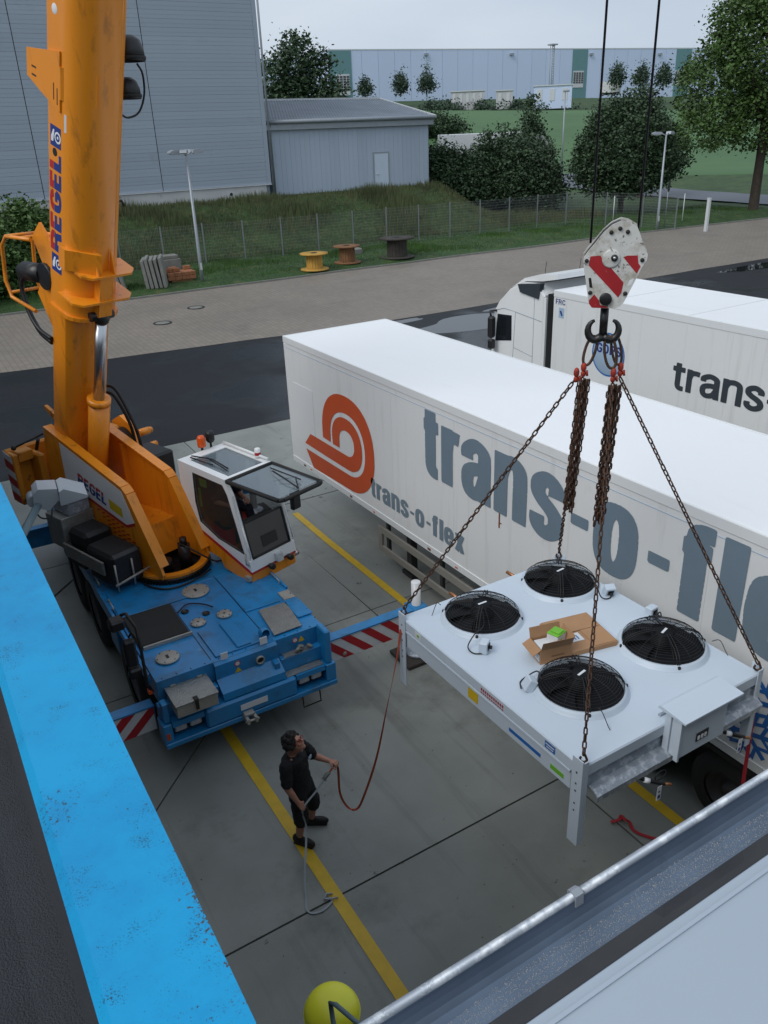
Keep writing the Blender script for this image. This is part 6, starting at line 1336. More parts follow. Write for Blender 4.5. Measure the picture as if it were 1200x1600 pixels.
obj('clamp', MB().cyl(MF @ V((-.05, -.06, -.02)), MF @ V((-.05, .06, -.02)), .045, n=14), MT['lamp_steel'], fl0)
obj('cable', MB().tube(crom([MF @ V((.08, -.05, -.06)), MF @ V((.07, -.08, -.13)), MF @ V((.0, -.09, -.13)), MF @ V((-.05, -.06, -.06))], 6), .006, 6), MT['wire_black'], fl0)
# ------------------------------------------------------------------ hook block
QV = V((.76, -.65, 0)); QN = V((-.65, -.76, 0))       # across and towards the viewer
HC = V((HX, HY, 0))
hb = thing('hook_block', (HX, HY, 6.3), 'worn white hook block with red diagonal stripes hanging on two ropes', 'hook block')
def HB(a, z, d): p = HC+QV*a+QN*d; return V((p.x, p.y, z))
k_ = 1/4.615/232
HO = [((x-610)*k_*1.13, 7.135-(y-85)*k_*1.02) for x, y in ((650, 85), (705, 98), (770, 140), (810, 240), (868, 370), (862, 420), (830, 480), (770, 640), (715, 780), (690, 812), (650, 832), (470, 826), (442, 790), (400, 560), (378, 440), (380, 385), (410, 335), (455, 275), (520, 180), (580, 120))]
obj('cheek_plate', MB().prism(HO, HB, .085, .11), MT['hook_white'], hb)
obj('cheek_plate', MB().prism([(a*1.02+.012, z+.006) for a, z in HO], HB, -.11, -.085), MT['hook_white'], hb)
obj('rope_guard', MB().prism([(a*.93, z*.97+.205) for a, z in HO], HB, -.084, .084), MT['iron'], hb)
def hpx(pts): return [((x-610)*k_*1.13, 7.135-(y-85)*k_*1.02) for x, y in pts]
def redp(poly): return MB().prism(hpx(poly), HB, .1105, .1125)
obj('red_stripe', redp([(428, 378), (505, 372), (545, 440), (600, 485), (700, 605), (690, 690), (668, 735), (420, 455)]), MT['hook_red'], hb)
obj('red_stripe', redp([(683, 390), (710, 376), (790, 376), (800, 440), (820, 470), (795, 530)]), MT['hook_red'], hb)
obj('red_stripe', redp([(440, 760), (480, 705), (520, 760), (530, 800), (600, 818), (590, 828), (465, 822), (444, 790)]), MT['hook_red'], hb)
def disc(x, y, r, d0, d1, m, nm, rr=1):
    (a, z), = hpx([(x, y)]); return obj(nm, MB().lathe([(.001, d1), (r*.85, d1), (r, d1-.004), (r, d0)], HB(a, z, 0), QN, 24), MT[m], hb)
disc(590, 400, .075, .11, .122, 'hook_white', 'axle_cover'); disc(613, 392, .028, .122, .142, 'black_grease', 'axle_nut'); disc(612, 392, .013, .142, .15, 'chrome', 'axle_pin')
disc(570, 748, .052, .11, .135, 'black_grease', 'trunnion')
for x, y in ((402, 415), (828, 415), (640, 150), (700, 178), (575, 180), (445, 690), (720, 700)): disc(x, y, .017, .11, .124, 'iron', 'bolt')
for pts in ([(425, 562), (445, 562), (462, 650), (438, 645)], [(745, 585), (778, 572), (765, 620), (730, 640)]): obj('lifting_slot', MB().prism(hpx(pts), HB, .1105, .1118), MT['trailer_white' if pts[0][0] > 700 else 'black_grease'], hb)
obj('hook_shank', MB().cyl(HB(-.03, 6.42, 0), HB(-.03, 6.17, 0), .036, n=16), MT['black_grease'], hb)
for s in (-1, 1):
    pts = [HB(-.03, 6.16, 0)]+[HB(-.03+s*(.066+.066*math.cos(math.radians(a))*1.0), 6.215+.085*math.sin(math.radians(a)), 0) for a in range(-120, 100, 20)]
    obj('hook_horn', MB().tube(pts, [.04, .04, .04, .038, .036, .034, .032, .03, .026, .022, .018, .013], 10), MT['black_grease'], hb)
# ------------------------------------------------------------------ four-leg chain sling
sl = thing('chain_sling', (HX, HY, 5.9), 'rusty four-leg chain sling between the hook and the fan unit', 'chain')
def oblong(a, b, w_, h_, wd, m, nm):
    """oval ring between two points"""
    a, b = V(a), V(b); ax = (b-a); L_ = ax.length; ax.normalize(); sd_ = (QV-ax*QV.dot(ax)).normalized(); c = (a+b)/2; pts = []
    for k in range(28):
        t = 6.28318*k/28; pts.append(c+ax*(math.cos(t)*L_/2)+sd_*(math.copysign(abs(math.sin(t))**.8, math.sin(t))*w_))
    return obj(nm, MB().tube(pts, wd, 8, closed=True), m, sl)
LH = HB(-.175, 5.88, 0); RHp = HB(.085, 5.84, .03); RH2 = HB(.15, 5.88, -.02)
oblong(HB(-.10, 6.16, .0), HB(-.16, 5.90, 0), .045, 0, .013, MT['chain'], 'master_ring'); oblong(HB(.02, 6.16, .02), HB(.07, 5.88, .03), .05, 0, .013, MT['chain'], 'master_ring'); oblong(HB(.07, 6.17, -.02), HB(.13, 5.90, -.02), .04, 0, .012, MT['chain'], 'master_ring')
for c_ in (LH, RHp, RH2, LH+QV*-.06-V((0, 0, .05))): obj('shortening_clutch', MB().ball(c_+V((0, 0, .0)), .03, 10, (.9, .9, 1.6)).ball(c_-V((0, 0, .06)), .024, 10, (1.2, .8, 1.4)).tube([c_-V((0, 0, .03))+QV*.03, c_-V((0, 0, .08))+QV*.035], .012, 6), MT['red_chain'], sl)
PITCH_ = .056
lm_ = MB(); pts = []
hw, hl, wr = .0150, .0280, .0075
for k in range(6): a = math.pi*k/5-math.pi/2; pts.append(V((hw*math.sin(a)*-1, 0, 0))+V((0, 0, hl-hw+hw*math.cos(a)))+V((0, 0, .004)))
for k in range(6): a = math.pi*k/5-math.pi/2; pts.append(V((hw*math.sin(a), 0, -(hl-hw+hw*math.cos(a))-.004)))
lm_.tube(pts, wr, 5, closed=True); link_me = mesh_from(lm_, 'chain_link'); link_me.materials.append(MT['chain'])
def links(p0, p1, sag=0):
    p0, p1 = V(p0), V(p1); n = int((p1-p0).length/PITCH_); Ms = []
    P = [p0+(p1-p0)*(k/n)-V((0, 0, sag*4*(k/n)*(1-k/n))) for k in range(n+1)]
    for k in range(n):
        d = (P[k+1]-P[k]); M = d.to_track_quat('Z', 'Y').to_matrix().to_4x4(); M.translation = (P[k]+P[k+1])/2
        Ms.append(M @ Matrix.Rotation((math.pi/2 if k % 2 else 0)+.5+random.uniform(-.25, .25), 4, 'Z'))
    return Ms
UX0, UX1, UY0, UY1, UZ = 3.97, 6.30, 3.66, 6.50, 3.0
cor_ = [(UX0+.03, UY1-.03), (UX1-.03, UY1-.03), (UX1-.03, UY0+.03), (UX0+.03, UY0+.03)]
for (cx, cy), top in zip(cor_, (LH+QV*-.06-V((0, 0, .1)), LH-V((0, 0, .1)), RH2-V((0, 0, .1)), RHp-V((0, 0, .1)))):
    for M in links(top, (cx, cy, UZ+.10)): place('chain_link', link_me, M, sl)
    obj('leg_hook', MB().tube(crom([V((cx, cy, UZ+.13)), V((cx+.012, cy-.012, UZ+.09)), V((cx+.02, cy-.02, UZ+.05)), V((cx, cy, UZ+.025)), V((cx-.02, cy+.02, UZ+.05)), V((cx-.015, cy+.015, UZ+.08))], 5), .011, 8), MT['chain'], sl)
bundle = MB(); lv = [v.co.copy() for v in link_me.vertices]; lf = [tuple(p.vertices) for p in link_me.polygons]
def strand(p0, z1, off):
    p0 = V(p0)
    for M in links(p0, (p0.x+off[0], p0.y+off[1], z1)): bundle.add([M @ q for q in lv], lf, True)
for k in range(6):
    o_ = QV*(-.03+.016*k)+QN*random.uniform(-.03, .03); strand(LH+o_*1.1-V((0, 0, .12)), 4.42+random.uniform(0, .12), (o_.x*-.2-.05, o_.y*-.2+.04))
for k in range(7):
    o_ = QV*(-.03+.017*k)+QN*random.uniform(-.03, .03); strand(RHp+o_-V((0, 0, .12)), 4.28+random.uniform(0, .12), (o_.x*-.2-.03, o_.y*-.2+.02))
obj('spare_chain', bundle, MT['chain'], sl, fix=False, kind='stuff')
# ------------------------------------------------------------------ white condenser unit with four fans
un = thing('fan_unit', (5.13, 5.08, UZ-.4), 'large white cooling unit with four black fans hanging from chains', 'cooling unit')
obj('top_casing', MB().box((UX0, UY0, UZ-.13), (UX1, UY1, UZ), ch=.012), MT['unit_white'], un)
obj('lower_casing', MB().box((UX0+.012, UY0+.14, UZ-.35), (UX1-.012, UY1-.012, UZ-.132), ch=.006), MT['unit_white'], un)
fins = MB()
for k in range(60): x = UX0+.1+k*(UX1-UX0-.2)/60; fins.box((x, UY0+.125, UZ-.33), (x+.012, UY0+.139, UZ-.15))
obj('coil_fins', fins, MT['galv'], un, kind='stuff')
obj('front_plate', MB().box((UX0+.05, UY0+.02, UZ-.26), (UX1-.05, UY0+.119, UZ-.131)), MT['galv'], un)
obj('front_rail', MB().prism([(UY0-.10, UZ-.36), (UY0-.10, UZ-.30), (UY0-.04, UZ-.26), (UY0+.10, UZ-.262), (UY0+.10, UZ-.275), (UY0-.03, UZ-.275), (UY0-.085, UZ-.31), (UY0-.085, UZ-.36)], lambda a, b, d: (d, a, b), UX0+.10, UX1-.04), MT['galv'], un)
obj('side_rib', MB().box((UX0-.006, UY0+.14, UZ-.155), (UX0+.011, UY1-.1, UZ-.135)), MT['unit_white'], un)
for (cx, cy) in cor_:
    sx_ = -1 if cx < 5 else 1; sy_ = -1 if cy < 5 else 1
    xo = (UX0 if sx_ < 0 else UX1); yo = (UY0 if sy_ < 0 else UY1)
    b0 = MB()
    xa, xb = sorted((xo+sx_*.014, xo+sx_*.002)); ya, yb = sorted((yo-sy_*.11, yo+sy_*.014)); b0.box((xa, ya, UZ-.88), (xb, yb, UZ+.07), ch=.003)
    xa, xb = sorted((xo+sx_*.001, xo-sx_*.06)); ya, yb = sorted((yo+sy_*.014, yo+sy_*.002)); b0.box((xa, ya, UZ-.88), (xb, yb, UZ+.05), ch=.003)
    lg = obj('leg', b0, MT['unit_white'], un)
    hm = MB()
    for z in (-.08, -.2, -.28, -.42, -.5): hm.lathe([(.011, 0), (.001, 0)], (xo+sx_*.0155, yo-sy_*.05, UZ+z), (sx_, 0, 0), 10)
    obj('bolt_hole', hm, MT['black_plastic'], lg, fix=False, kind='stuff')
FANS = [(4.70, 5.97, '2'), (5.885, 6.03, ''), (4.70, 4.45, '1'), (5.88, 4.50, '')]
guard = MB(); GR, GH = .40, .14
def gz(r): return .055+GH*math.sqrt(max(0, 1-(r/GR)**2.6))
for r in [.13+.0225*k for k in range(13)]:
    guard.tube([(r*math.cos(6.28318*k/40), r*math.sin(6.28318*k/40), gz(r)) for k in range(40)], .0022, 4, closed=True)
for k in range(14):
    a = 6.28318*(k+.5)/14; guard.tube([(r*math.cos(a), r*math.sin(a), gz(r)+.003) for r in (.12, .2, .28, .34, .38, .4)]+[(GR*math.cos(a), GR*math.sin(a), .04)], .003, 4)
for z_ in (.055, .085): guard.tube([(GR*math.cos(6.28318*k/48), GR*math.sin(6.28318*k/48), z_) for k in range(48)], .003, 4, closed=True)
for k in range(4):
    a = math.pi/4+k*math.pi/2
    for o_ in (-.014, .014): guard.tube([(r*math.cos(a)-o_*math.sin(a), r*math.sin(a)+o_*math.cos(a), gz(r)+.008) for r in (.1, .2, .3, .36, .39, .41)]+[(.415*math.cos(a), .415*math.sin(a), .03)], .006, 5)
g_me = mesh_from(guard, 'guard', fix=False); g_me.materials.append(MT['wire_black'])
feet = MB()
shroud = mesh_from(MB().lathe([(.46, .0), (.455, .006), (.435, .028), (.425, .048), (.405, .052), (.402, .02), (.402, -.08)], (0, 0, 0), n=48), 'shroud'); shroud.materials.append(MT['unit_white'])
blades_ = MB()
for k in range(7):
    a0 = 6.28318*k/7; n_r, n_t = 5, 5; vs = []
    for i in range(n_r+1):
        r = .12+.265*i/n_r; sw = .25*i/n_r
        for j in range(n_t+1):
            t = a0+sw+.82*j/n_t; vs.append((r*math.cos(t), r*math.sin(t), .012+.035*j/n_t))
    blades_.add(vs, [(i*(n_t+1)+j, i*(n_t+1)+j+1, (i+1)*(n_t+1)+j+1, (i+1)*(n_t+1)+j) for i in range(n_r) for j in range(n_t)], True)
bl_me = mesh_from(blades_, 'fan_blades', fix=False); bl_me.materials.append(MT['fan_black'])
well = mesh_from(MB().lathe([(.403, .004), (.001, .005)], (0, 0, 0), n=40), 'fan_well'); well.materials.append(MT['fan_black'])
motor = mesh_from(MB().lathe([(.12, -.05), (.12, .12), (.105, .125), (.105, .165), (.09, .18), (.001, .182)], (0, 0, 0), n=32), 'motor'); motor.materials.append(MT['fan_black'])
badge = mesh_from(MB().box((-.055, -.012, .183), (.055, .012, .185)), 'motor_label'); badge.materials.append(MT['paper'])
clipm = mesh_from(MB().box((-.02, -.015, -.0), (.02, .015, .035), ch=.006), 'guard_foot'); clipm.materials.append(MT['wire_black'])
for fi, (fx_, fy_, num) in enumerate(FANS):
    M = Matrix.Translation((fx_, fy_, UZ+.001)) @ Matrix.Rotation(.1*fi, 4, 'Z')
    f_ = place('fan', bl_me, M @ Matrix.Rotation(fi*.4, 4, 'Z'), un)
    for nm, me in (('shroud', shroud), ('fan_well', well), ('motor', motor), ('motor_label', badge), ('guard', g_me)):
        o = place(nm, me, M, f_)
    for k in range(4): a = math.pi/4+k*math.pi/2; place('guard_foot', clipm, M @ Matrix.Translation((.425*math.cos(a), .425*math.sin(a), .012)) @ Matrix.Rotation(a, 4, 'Z'), f_)
    if num: obj('fan_number', text_mesh(num, (lambda a, b, h: (fx_-.42-.0+a*.62-b*.5+(.03 if num == '2' else .1), fy_-.18-(.12 if num == '1' else 0)-a*.78+b*.86*.5, UZ+.001+h)), .07, .07, rx=.08, ry=.08)[0], MT['black_plastic'], un, fix=False)
# switch boxes with their cables
for k, (x, y, rz, tilt) in enumerate(((4.32, 5.44, .6, 0), (4.27, 4.73, 1.2, .5), (6.18, 5.55, -.4, .4), (6.2, 4.94, .1, 0))):
    M = Matrix.Translation((x, y, UZ+.002)) @ Matrix.Rotation(rz, 4, 'Z') @ Matrix.Rotation(tilt, 4, 'X')
    j_ = obj('switch_box', MB().box((-.06, -.045, .0), (.06, .045, .13), M, ch=.008), MT['unit_white'], un)
    obj('switch_knob', MB().box((-.035, -.052, .035), (.035, -.0455, .105), M, ch=.003).cyl(M @ V((0, -.052, .07)), M @ V((0, -.08, .07)), .02, n=12), MT['wire_black'], j_)
    f = FANS[(0, 2, 1, 3)[k]]; c = V((x, y, UZ)); to = V((f[0], f[1], UZ+.07)); d = (to-c).normalized()
    n2 = V((-d.y, d.x, 0))*(.14 if k != 3 else .08)
    obj('cable', MB().tube(crom([c+V((0, 0, .02))-d*.05, c+n2*.8-d*.04+V((0, 0, .012)), c+n2*1.2+d*.04+V((0, 0, .03)), c+n2*.7+d*.12+V((0, 0, .12)), to-d*.36+V((0, 0, .09)), to-d*.15+V((0, 0, .11))], 6), .007, 6), MT['wire_black'], j_)
for (x, y, dx, dy) in ((4.40, 6.33, -.12, -.02), (6.25, 4.20, .02, -.16), (4.52, 4.12, -.02, -.22)): obj('stray_wire', MB().tube(crom([V((x, y, UZ+.08)), V((x+dx*.5, y+dy*.5, UZ+.13)), V((x+dx, y+dy, UZ+.03)), V((x+dx*1.15, y+dy*1.15, UZ+.005))], 6), .004, 5), MT['wire_black'], un)
# control cabinet on the front
cb_ = obj('control_cabinet', MB().box((4.98, 3.50, UZ-.30), (5.60, UY0-.016, UZ+.145), ch=.006), MT['unit_white'], un)
obj('cabinet_lid', MB().prism([(3.43, UZ+.146), (3.43, UZ+.165), (3.70, UZ+.185), (3.73, UZ+.172), (3.73, UZ+.15), (3.50, UZ+.147)], lambda a, b, d: (d, a, b), 4.93, 5.70), MT['unit_white'], cb_)
obj('cabinet_cheek', MB().box((4.955, 3.485, UZ-.31), (4.979, 3.53, UZ+.145)), MT['unit_white'], cb_); obj('cabinet_cheek', MB().box((4.955, 3.60, UZ-.31), (4.979, 3.66, UZ+.145)), MT['unit_white'], cb_)
obj('cabinet_door', MB().box((4.972, 3.535, UZ-.28), (4.978, 3.595, UZ+.11)), MT['unit_white'], cb_)
obj('breaker_window', MB().box((5.20, 3.493, UZ-.20), (5.36, 3.499, UZ-.11)), MT['black_plastic'], cb_)
for dx in (0, .045, .09): obj('breaker_switch', MB().box((5.215+dx, 3.485, UZ-.18), (5.24+dx, 3.492, UZ-.14)), MT['paper'], cb_)
for (x0, w_) in ((5.0, .14), (5.46, .13)): obj('cabinet_strap', MB().box((x0, 3.75, UZ+.002), (x0+w_, 3.775, UZ+.02)), MT['galv'], cb_)
# printed labels on the left side
def lab(y0, y1, z0, z1, m, nm='label', x=UX0-.0012): return obj(nm, MB().box((x-.002, y0, z0), (x, y1, z1)), MT[m], un)
lab(5.10, 5.26, UZ-.30, UZ-.18, 'label_yellow', x=UX0+.011); lab(4.18, 4.62, UZ-.285, UZ-.245, 'decal_blue', x=UX0+.011); lab(3.88, 4.05, UZ-.30, UZ-.25, 'green', x=UX0+.011); lab(6.08, 6.20, UZ-.10, UZ-.03, 'paper')
lab(6.12, 6.16, UZ-.08, UZ-.05, 'green', x=UX0-.004)
ml_ = lab(3.99, 4.12, UZ-.105, UZ-.03, 'decal_blue', 'maker_badge'); obj('badge_mark', MB().box((UX0-.0045, 4.0, UZ-.062), (UX0-.0035, 4.11, UZ-.05)).box((UX0-.0045, 4.01, UZ-.088), (UX0-.0035, 4.10, UZ-.078)), MT['paper'], ml_)
tp_ = MB()
for k in range(11): tp_.box((UX0-.0025, 5.02-k*.032, UZ-.075), (UX0-.001, 5.04-k*.032, UZ-.045)).box((UX0-.0025, 5.02-k*.032, UZ-.105), (UX0-.001, 5.042-k*.032, UZ-.09))
obj('small_print', tp_, MT['hook_red'], un, fix=False, kind='stuff')
# pipe ends with hanging tags
for k, (x, y) in enumerate(((4.62, 3.58), (5.72, 3.58))):
    z = UZ-.36; p_ = obj('pipe_stub', MB().tube(crom([V((x-.05, y+.12, z-.0)), V((x, y, z-.03)), V((x+.12, y-.08, z-.08)), V((x+.2, y-.10, z-.12))], 5), .018, 10), MT['wire_black'], un)
    obj('pipe_end', MB().cyl((x+.2, y-.10, z-.12), (x+.27, y-.12, z-.15), .015, n=10), MT['copper'], p_); obj('pipe_sleeve', MB().cyl((x+.02, y-.02, z-.04), (x+.06, y-.05, z-.055), .026, n=12), MT['paper'], p_)
    tg_ = obj('paper_tag', MB().box((x+.10, y-.115, z-.26), (x+.155, y-.112, z-.10)), MT['paper'], un); obj('tag_mark', MB().box((x+.112, y-.117, z-.24), (x+.143, y-.1155, z-.2)).box((x+.115, y-.117, z-.17), (x+.135, y-.1155, z-.15)), MT['text_blue'], tg_)
    if k == 0: obj('cable_loop', MB().tube([V((x+.2+.07*math.cos(t*.52), y-.05, z-.06+.05*math.sin(t*.52))) for t in range(13)], .006, 5), MT['wire_black'], p_)
for (x, y) in ((4.75, UY1+.03), (5.6, UY1+.04)): obj('brass_stub', MB().cyl((x, y-.1, UZ-.03), (x-.04, y+.06, UZ+.0), .02, n=10), MT['copper'], un)
obj('red_lashing_strap', MB().prism([(3.66, 2.78), (3.70, 2.78), (3.64, 1.2), (3.60, 1.2)], lambda a, b, d: (d, a, b), 6.32, 6.325), MT['red_strap'], label='narrow red strap hanging down from the right corner of the fan unit', cat='strap')
# cardboard boxes on the unit
t = thing('open_box', (4.83, 5.05, UZ), 'open cardboard box with loose flaps in the middle of the fan unit', 'box')
MB1 = Matrix.Translation((4.83, 5.02, UZ+.001)) @ Matrix.Rotation(math.radians(-14), 4, 'Z')
bxw, bxd, bxh = .17, .12, .17
for nm, lo, hi in (('side_wall', (-bxw, -bxd, 0), (-bxw+.005, bxd, bxh)), ('side_wall', (bxw-.005, -bxd, 0), (bxw, bxd, bxh)), ('side_wall', (-bxw+.005, -bxd, 0), (bxw-.005, -bxd+.005, bxh)), ('side_wall', (-bxw+.005, bxd-.005, 0), (bxw-.005, bxd, bxh)), ('base', (-bxw+.006, -bxd+.006, .001), (bxw-.006, bxd-.006, .006))): obj(nm, MB().box(lo, hi, MB1), MT['cardboard'], t)
for (o_, ang, ax_, lo, hi) in (((-bxw, 0, bxh), -2.1, 'Y', (0, -bxd, 0), (.004, bxd, .10)), ((bxw, 0, bxh), .35, 'Y', (-.004, -bxd, 0), (0, bxd, .10)), ((0, -bxd, bxh), .35, 'X', (-bxw, 0, 0), (bxw, .004, .11)), ((0, bxd, bxh), -.3, 'X', (-bxw, -.004, 0), (bxw, 0, .11))):
    obj('flap', MB().box(lo, hi, MB1 @ Matrix.Translation(o_) @ Matrix.Rotation(ang, 4, ax_)), MT['cardboard'], t)
obj('print', MB().box((-.05, -bxd-.002, .07), (.09, -bxd-.0005, .085), MB1).box((-bxw-.0015, -.05, .03), (-bxw-.0005, .06, .09), MB1), MT['cardboard_dark'], t)
obj('paper_label', MB().box((-bxw-.003, -.10, .02), (-bxw-.002, .0, .10), MB1), MT['paper'], t)
obj('white_carton', MB().box((-.14, -.10, .008), (.02, .10, .15), MB1, ch=.004), MT['paper'], label='white carton inside the open cardboard box', cat='carton')
t = thing('green_carton', (4.9, 5.1, UZ+.2), 'small white carton with a green lid on top of the open box', 'carton')
MG = MB1 @ Matrix.Translation((.07, .02, .11)) @ Matrix.Rotation(.5, 4, 'Z')
obj('carton_body', MB().box((-.075, -.065, 0), (.075, .065, .13), MG, ch=.004), MT['paper'], t); obj('lid', MB().box((-.077, -.067, .131), (.077, .067, .148), MG, ch=.005).box((-.04, -.055, .1485), (.06, .05, .16), MG, ch=.004), MT['green'], t); obj('print', MB().box((-.03, -.0665, .05), (.0, -.0655, .09), MG), MT['green'], t)
t = thing('flat_box', (5.35, 5.05, UZ), 'large flat cardboard box lying between the fans with a paper label', 'box')
MB2 = Matrix.Translation((5.30, 5.10, UZ+.001)) @ Matrix.Rotation(math.radians(-12), 4, 'Z')
obj('box_body', MB().box((-.30, -.29, 0), (.28, .30, .055), MB2, ch=.004), MT['cardboard'], t)
obj('lid_flap', MB().box((-.28, .03, .0565), (.27, .295, .061), MB2), MT['cardboard'], t); obj('lid_flap', MB().box((.02, -.28, .0565), (.272, .018, .061), MB2), MT['cardboard'], t)
obj('seam_tape', MB().box((-.25, .019, .0562), (.02, .029, .059), MB2), MT['cardboard_dark'], t); obj('paper_label', MB().box((-.20, -.14, .056), (-.02, -.0, .0575), MB2), MT['paper'], t)
lb = MB()
for k in range(4): lb.box((-.18+k*.035, -.11, .0578), (-.165+k*.035, -.04, .0585), MB2)
obj('label_print', lb, MT['decal_blue'], t, fix=False, kind='stuff')
# ------------------------------------------------------------------ red strap left on the ground
def ribbon(path, w_, up=None, th=.003):
    P = crom([V(p) for p in path], 8); mb = MB(); vs = []; n = len(P)
    for i, p in enumerate(P):
        t_ = (P[min(n-1, i+1)]-P[max(0, i-1)]).normalized(); u_ = up(i/n) if callable(up) else (V(up) if up else V((0, 0, 1)))
        s_ = t_.cross(u_); s_ = s_.normalized() if s_.length > 1e-4 else V((1, 0, 0)); nn = s_.cross(t_).normalized()
        vs += [p-s_*w_/2-nn*th/2, p+s_*w_/2-nn*th/2, p+s_*w_/2+nn*th/2, p-s_*w_/2+nn*th/2]
    fs = []
    for i in range(n-1):
        for j in range(4): fs.append((4*i+j, 4*i+(j+1) % 4, 4*i+4+(j+1) % 4, 4*i+4+j))
    fs += [(0, 1, 2, 3), (4*n-4, 4*n-3, 4*n-2, 4*n-1)]
    return mb.add(vs, fs)
obj('ground_strap', ribbon([(6.02, 5.02, .03), (6.12, 4.98, .05), (6.2, 5.02, .03), (6.17, 4.93, .06), (6.22, 4.9, .02), (6.17, 4.80, .015), (6.2, 4.68, .015), (6.32, 4.52, .015), (6.5, 4.45, .015)], .04, th=.006), MT['red_strap'], label='red strap lying on the concrete below the fan unit', cat='strap')
# ------------------------------------------------------------------ people
def remesh(mb, vox, smooth_it=2, wrinkle=0):
    me = mesh_from(mb, 'tmp'); o = bpy.data.objects.new('tmp', me); C.objects.link(o)
    m = o.modifiers.new('r', 'REMESH'); m.mode = 'VOXEL'; m.voxel_size = vox; m.use_smooth_shade = True
    if smooth_it: s = o.modifiers.new('s', 'SMOOTH'); s.factor = .5; s.iterations = smooth_it
    dg = bpy.context.evaluated_depsgraph_get(); r = bpy.data.meshes.new_from_object(o.evaluated_get(dg))
    C.objects.unlink(o); bpy.data.objects.remove(o); bpy.data.meshes.remove(me)
    if wrinkle:
        nr_ = [v.normal.copy() for v in r.vertices]; cs_ = [v.co.copy() for v in r.vertices]
        for v, n_, c_ in zip(r.vertices, nr_, cs_):
            w_ = noise.noise((c_.x*9, c_.y*9, c_.z*20))+.6*noise.noise((c_.x*24+3, c_.y*24, c_.z*34)); v.co = c_+n_*wrinkle*w_
    for p in r.polygons: p.use_smooth = True
    return r
def capsule(mb, pts, rs, n=14):
    pts = [V(p) for p in pts]; mb.tube(pts, rs, n)
    for p, r in zip(pts, rs): mb.ball(p, r*.995, n)
def loft(mb, secs, n=20):
    """secs: (centre, rx, ry, xdir) horizontal ellipses"""
    vs = []
    for c, rx, ry, xd in secs:
        c = V(c); xd = V(xd).normalized(); yd = V((0, 0, 1)).cross(xd)
        vs += [c+xd*rx*math.cos(6.28318*k/n)+yd*ry*math.sin(6.28318*k/n) for k in range(n)]
    m = len(secs); mb.add(vs, [(i*n+k, i*n+(k+1) % n, (i+1)*n+(k+1) % n, (i+1)*n+k) for i in range(m-1) for k in range(n)], True)
    mb.add(vs[:n], [tuple(range(n))[::-1]]); mb.add(vs[-n:], [tuple(range(n))])
def hand(mb, wrist, knuck, side, palm_n, curl):
    """palm plus five fingers; wrist->knuckles direction, palm_n = palm normal (fingers curl towards it), side = thumb side"""
    w, k = V(wrist), V(knuck); d = (k-w).normalized(); pn = V(palm_n); pn = (pn-d*pn.dot(d)).normalized(); s = V(side); s = (s-d*s.dot(d)-pn*s.dot(pn)).normalized()
    for t in (-.028, -.010, .010, .028): capsule(mb, [w+d*.01+s*t*.6, k+s*t], [.017, .0135], 8)
    for i, (t, L_) in enumerate(((.030, .070), (.010, .080), (-.010, .075), (-.029, .058))):
        p = k+s*t; dirv_ = d.copy(); pts = [p]; ang = 0
        for j, f in enumerate((.45, .32, .23)):
            ang += curl*(.7 if j == 0 else 1); dv = d*math.cos(ang)+pn*math.sin(ang); p = p+dv*L_*f; pts.append(p)
        capsule(mb, pts, [.0098, .0092, .0085, .0075], 8)
    b = w+d*.03+s*.03; capsule(mb, [b, b+(s*.7+d*.6+pn*.25)*.032, b+(s*.62+d*1.1+pn*.9)*.045, b+(s*.2+d*1.3+pn*1.25)*.052], [.013, .011, .0098, .0085], 8)
def head(mb, c, f, up, side, s=1):
    """skull, jaw, nose, ears, brow; f = facing"""
    f, up, side = V(f).normalized(), V(up).normalized(), V(side).normalized(); M3 = Matrix((side, f, up)).transposed()
    def P(x, y, z): return V(c)+(side*x+f*y+up*z)*s
    mb.ball(P(0, -.012, .03), .092*s, 18, (.84, 1.05, .98), M3); mb.ball(P(0, .018, -.038), .07*s, 16, (.88, .95, 1.12), M3); mb.ball(P(0, .06, -.088), .028*s, 12, (1.1, .8, .8), M3)
    capsule(mb, [P(0, .088, .022), P(0, .112, -.012)], [.009*s, .015*s], 10); mb.ball(P(.013, .098, -.016), .010*s, 8); mb.ball(P(-.013, .098, -.016), .010*s, 8)
    for q in (-1, 1): mb.ball(P(q*.079, -.008, .0), .026*s, 10, (.35, .7, 1.15), M3); mb.ball(P(q*.034, .068, -.02), .028*s, 10, (1, .7, .8), M3)
    capsule(mb, [P(-.04, .082, .036), P(0, .088, .036), P(.04, .082, .036)], [.010*s, .012*s, .010*s], 8)
    capsule(mb, [P(-.022, .086, -.048), P(0, .092, -.047), P(.022, .086, -.048)], [.006*s, .008*s, .006*s], 8)
    return P
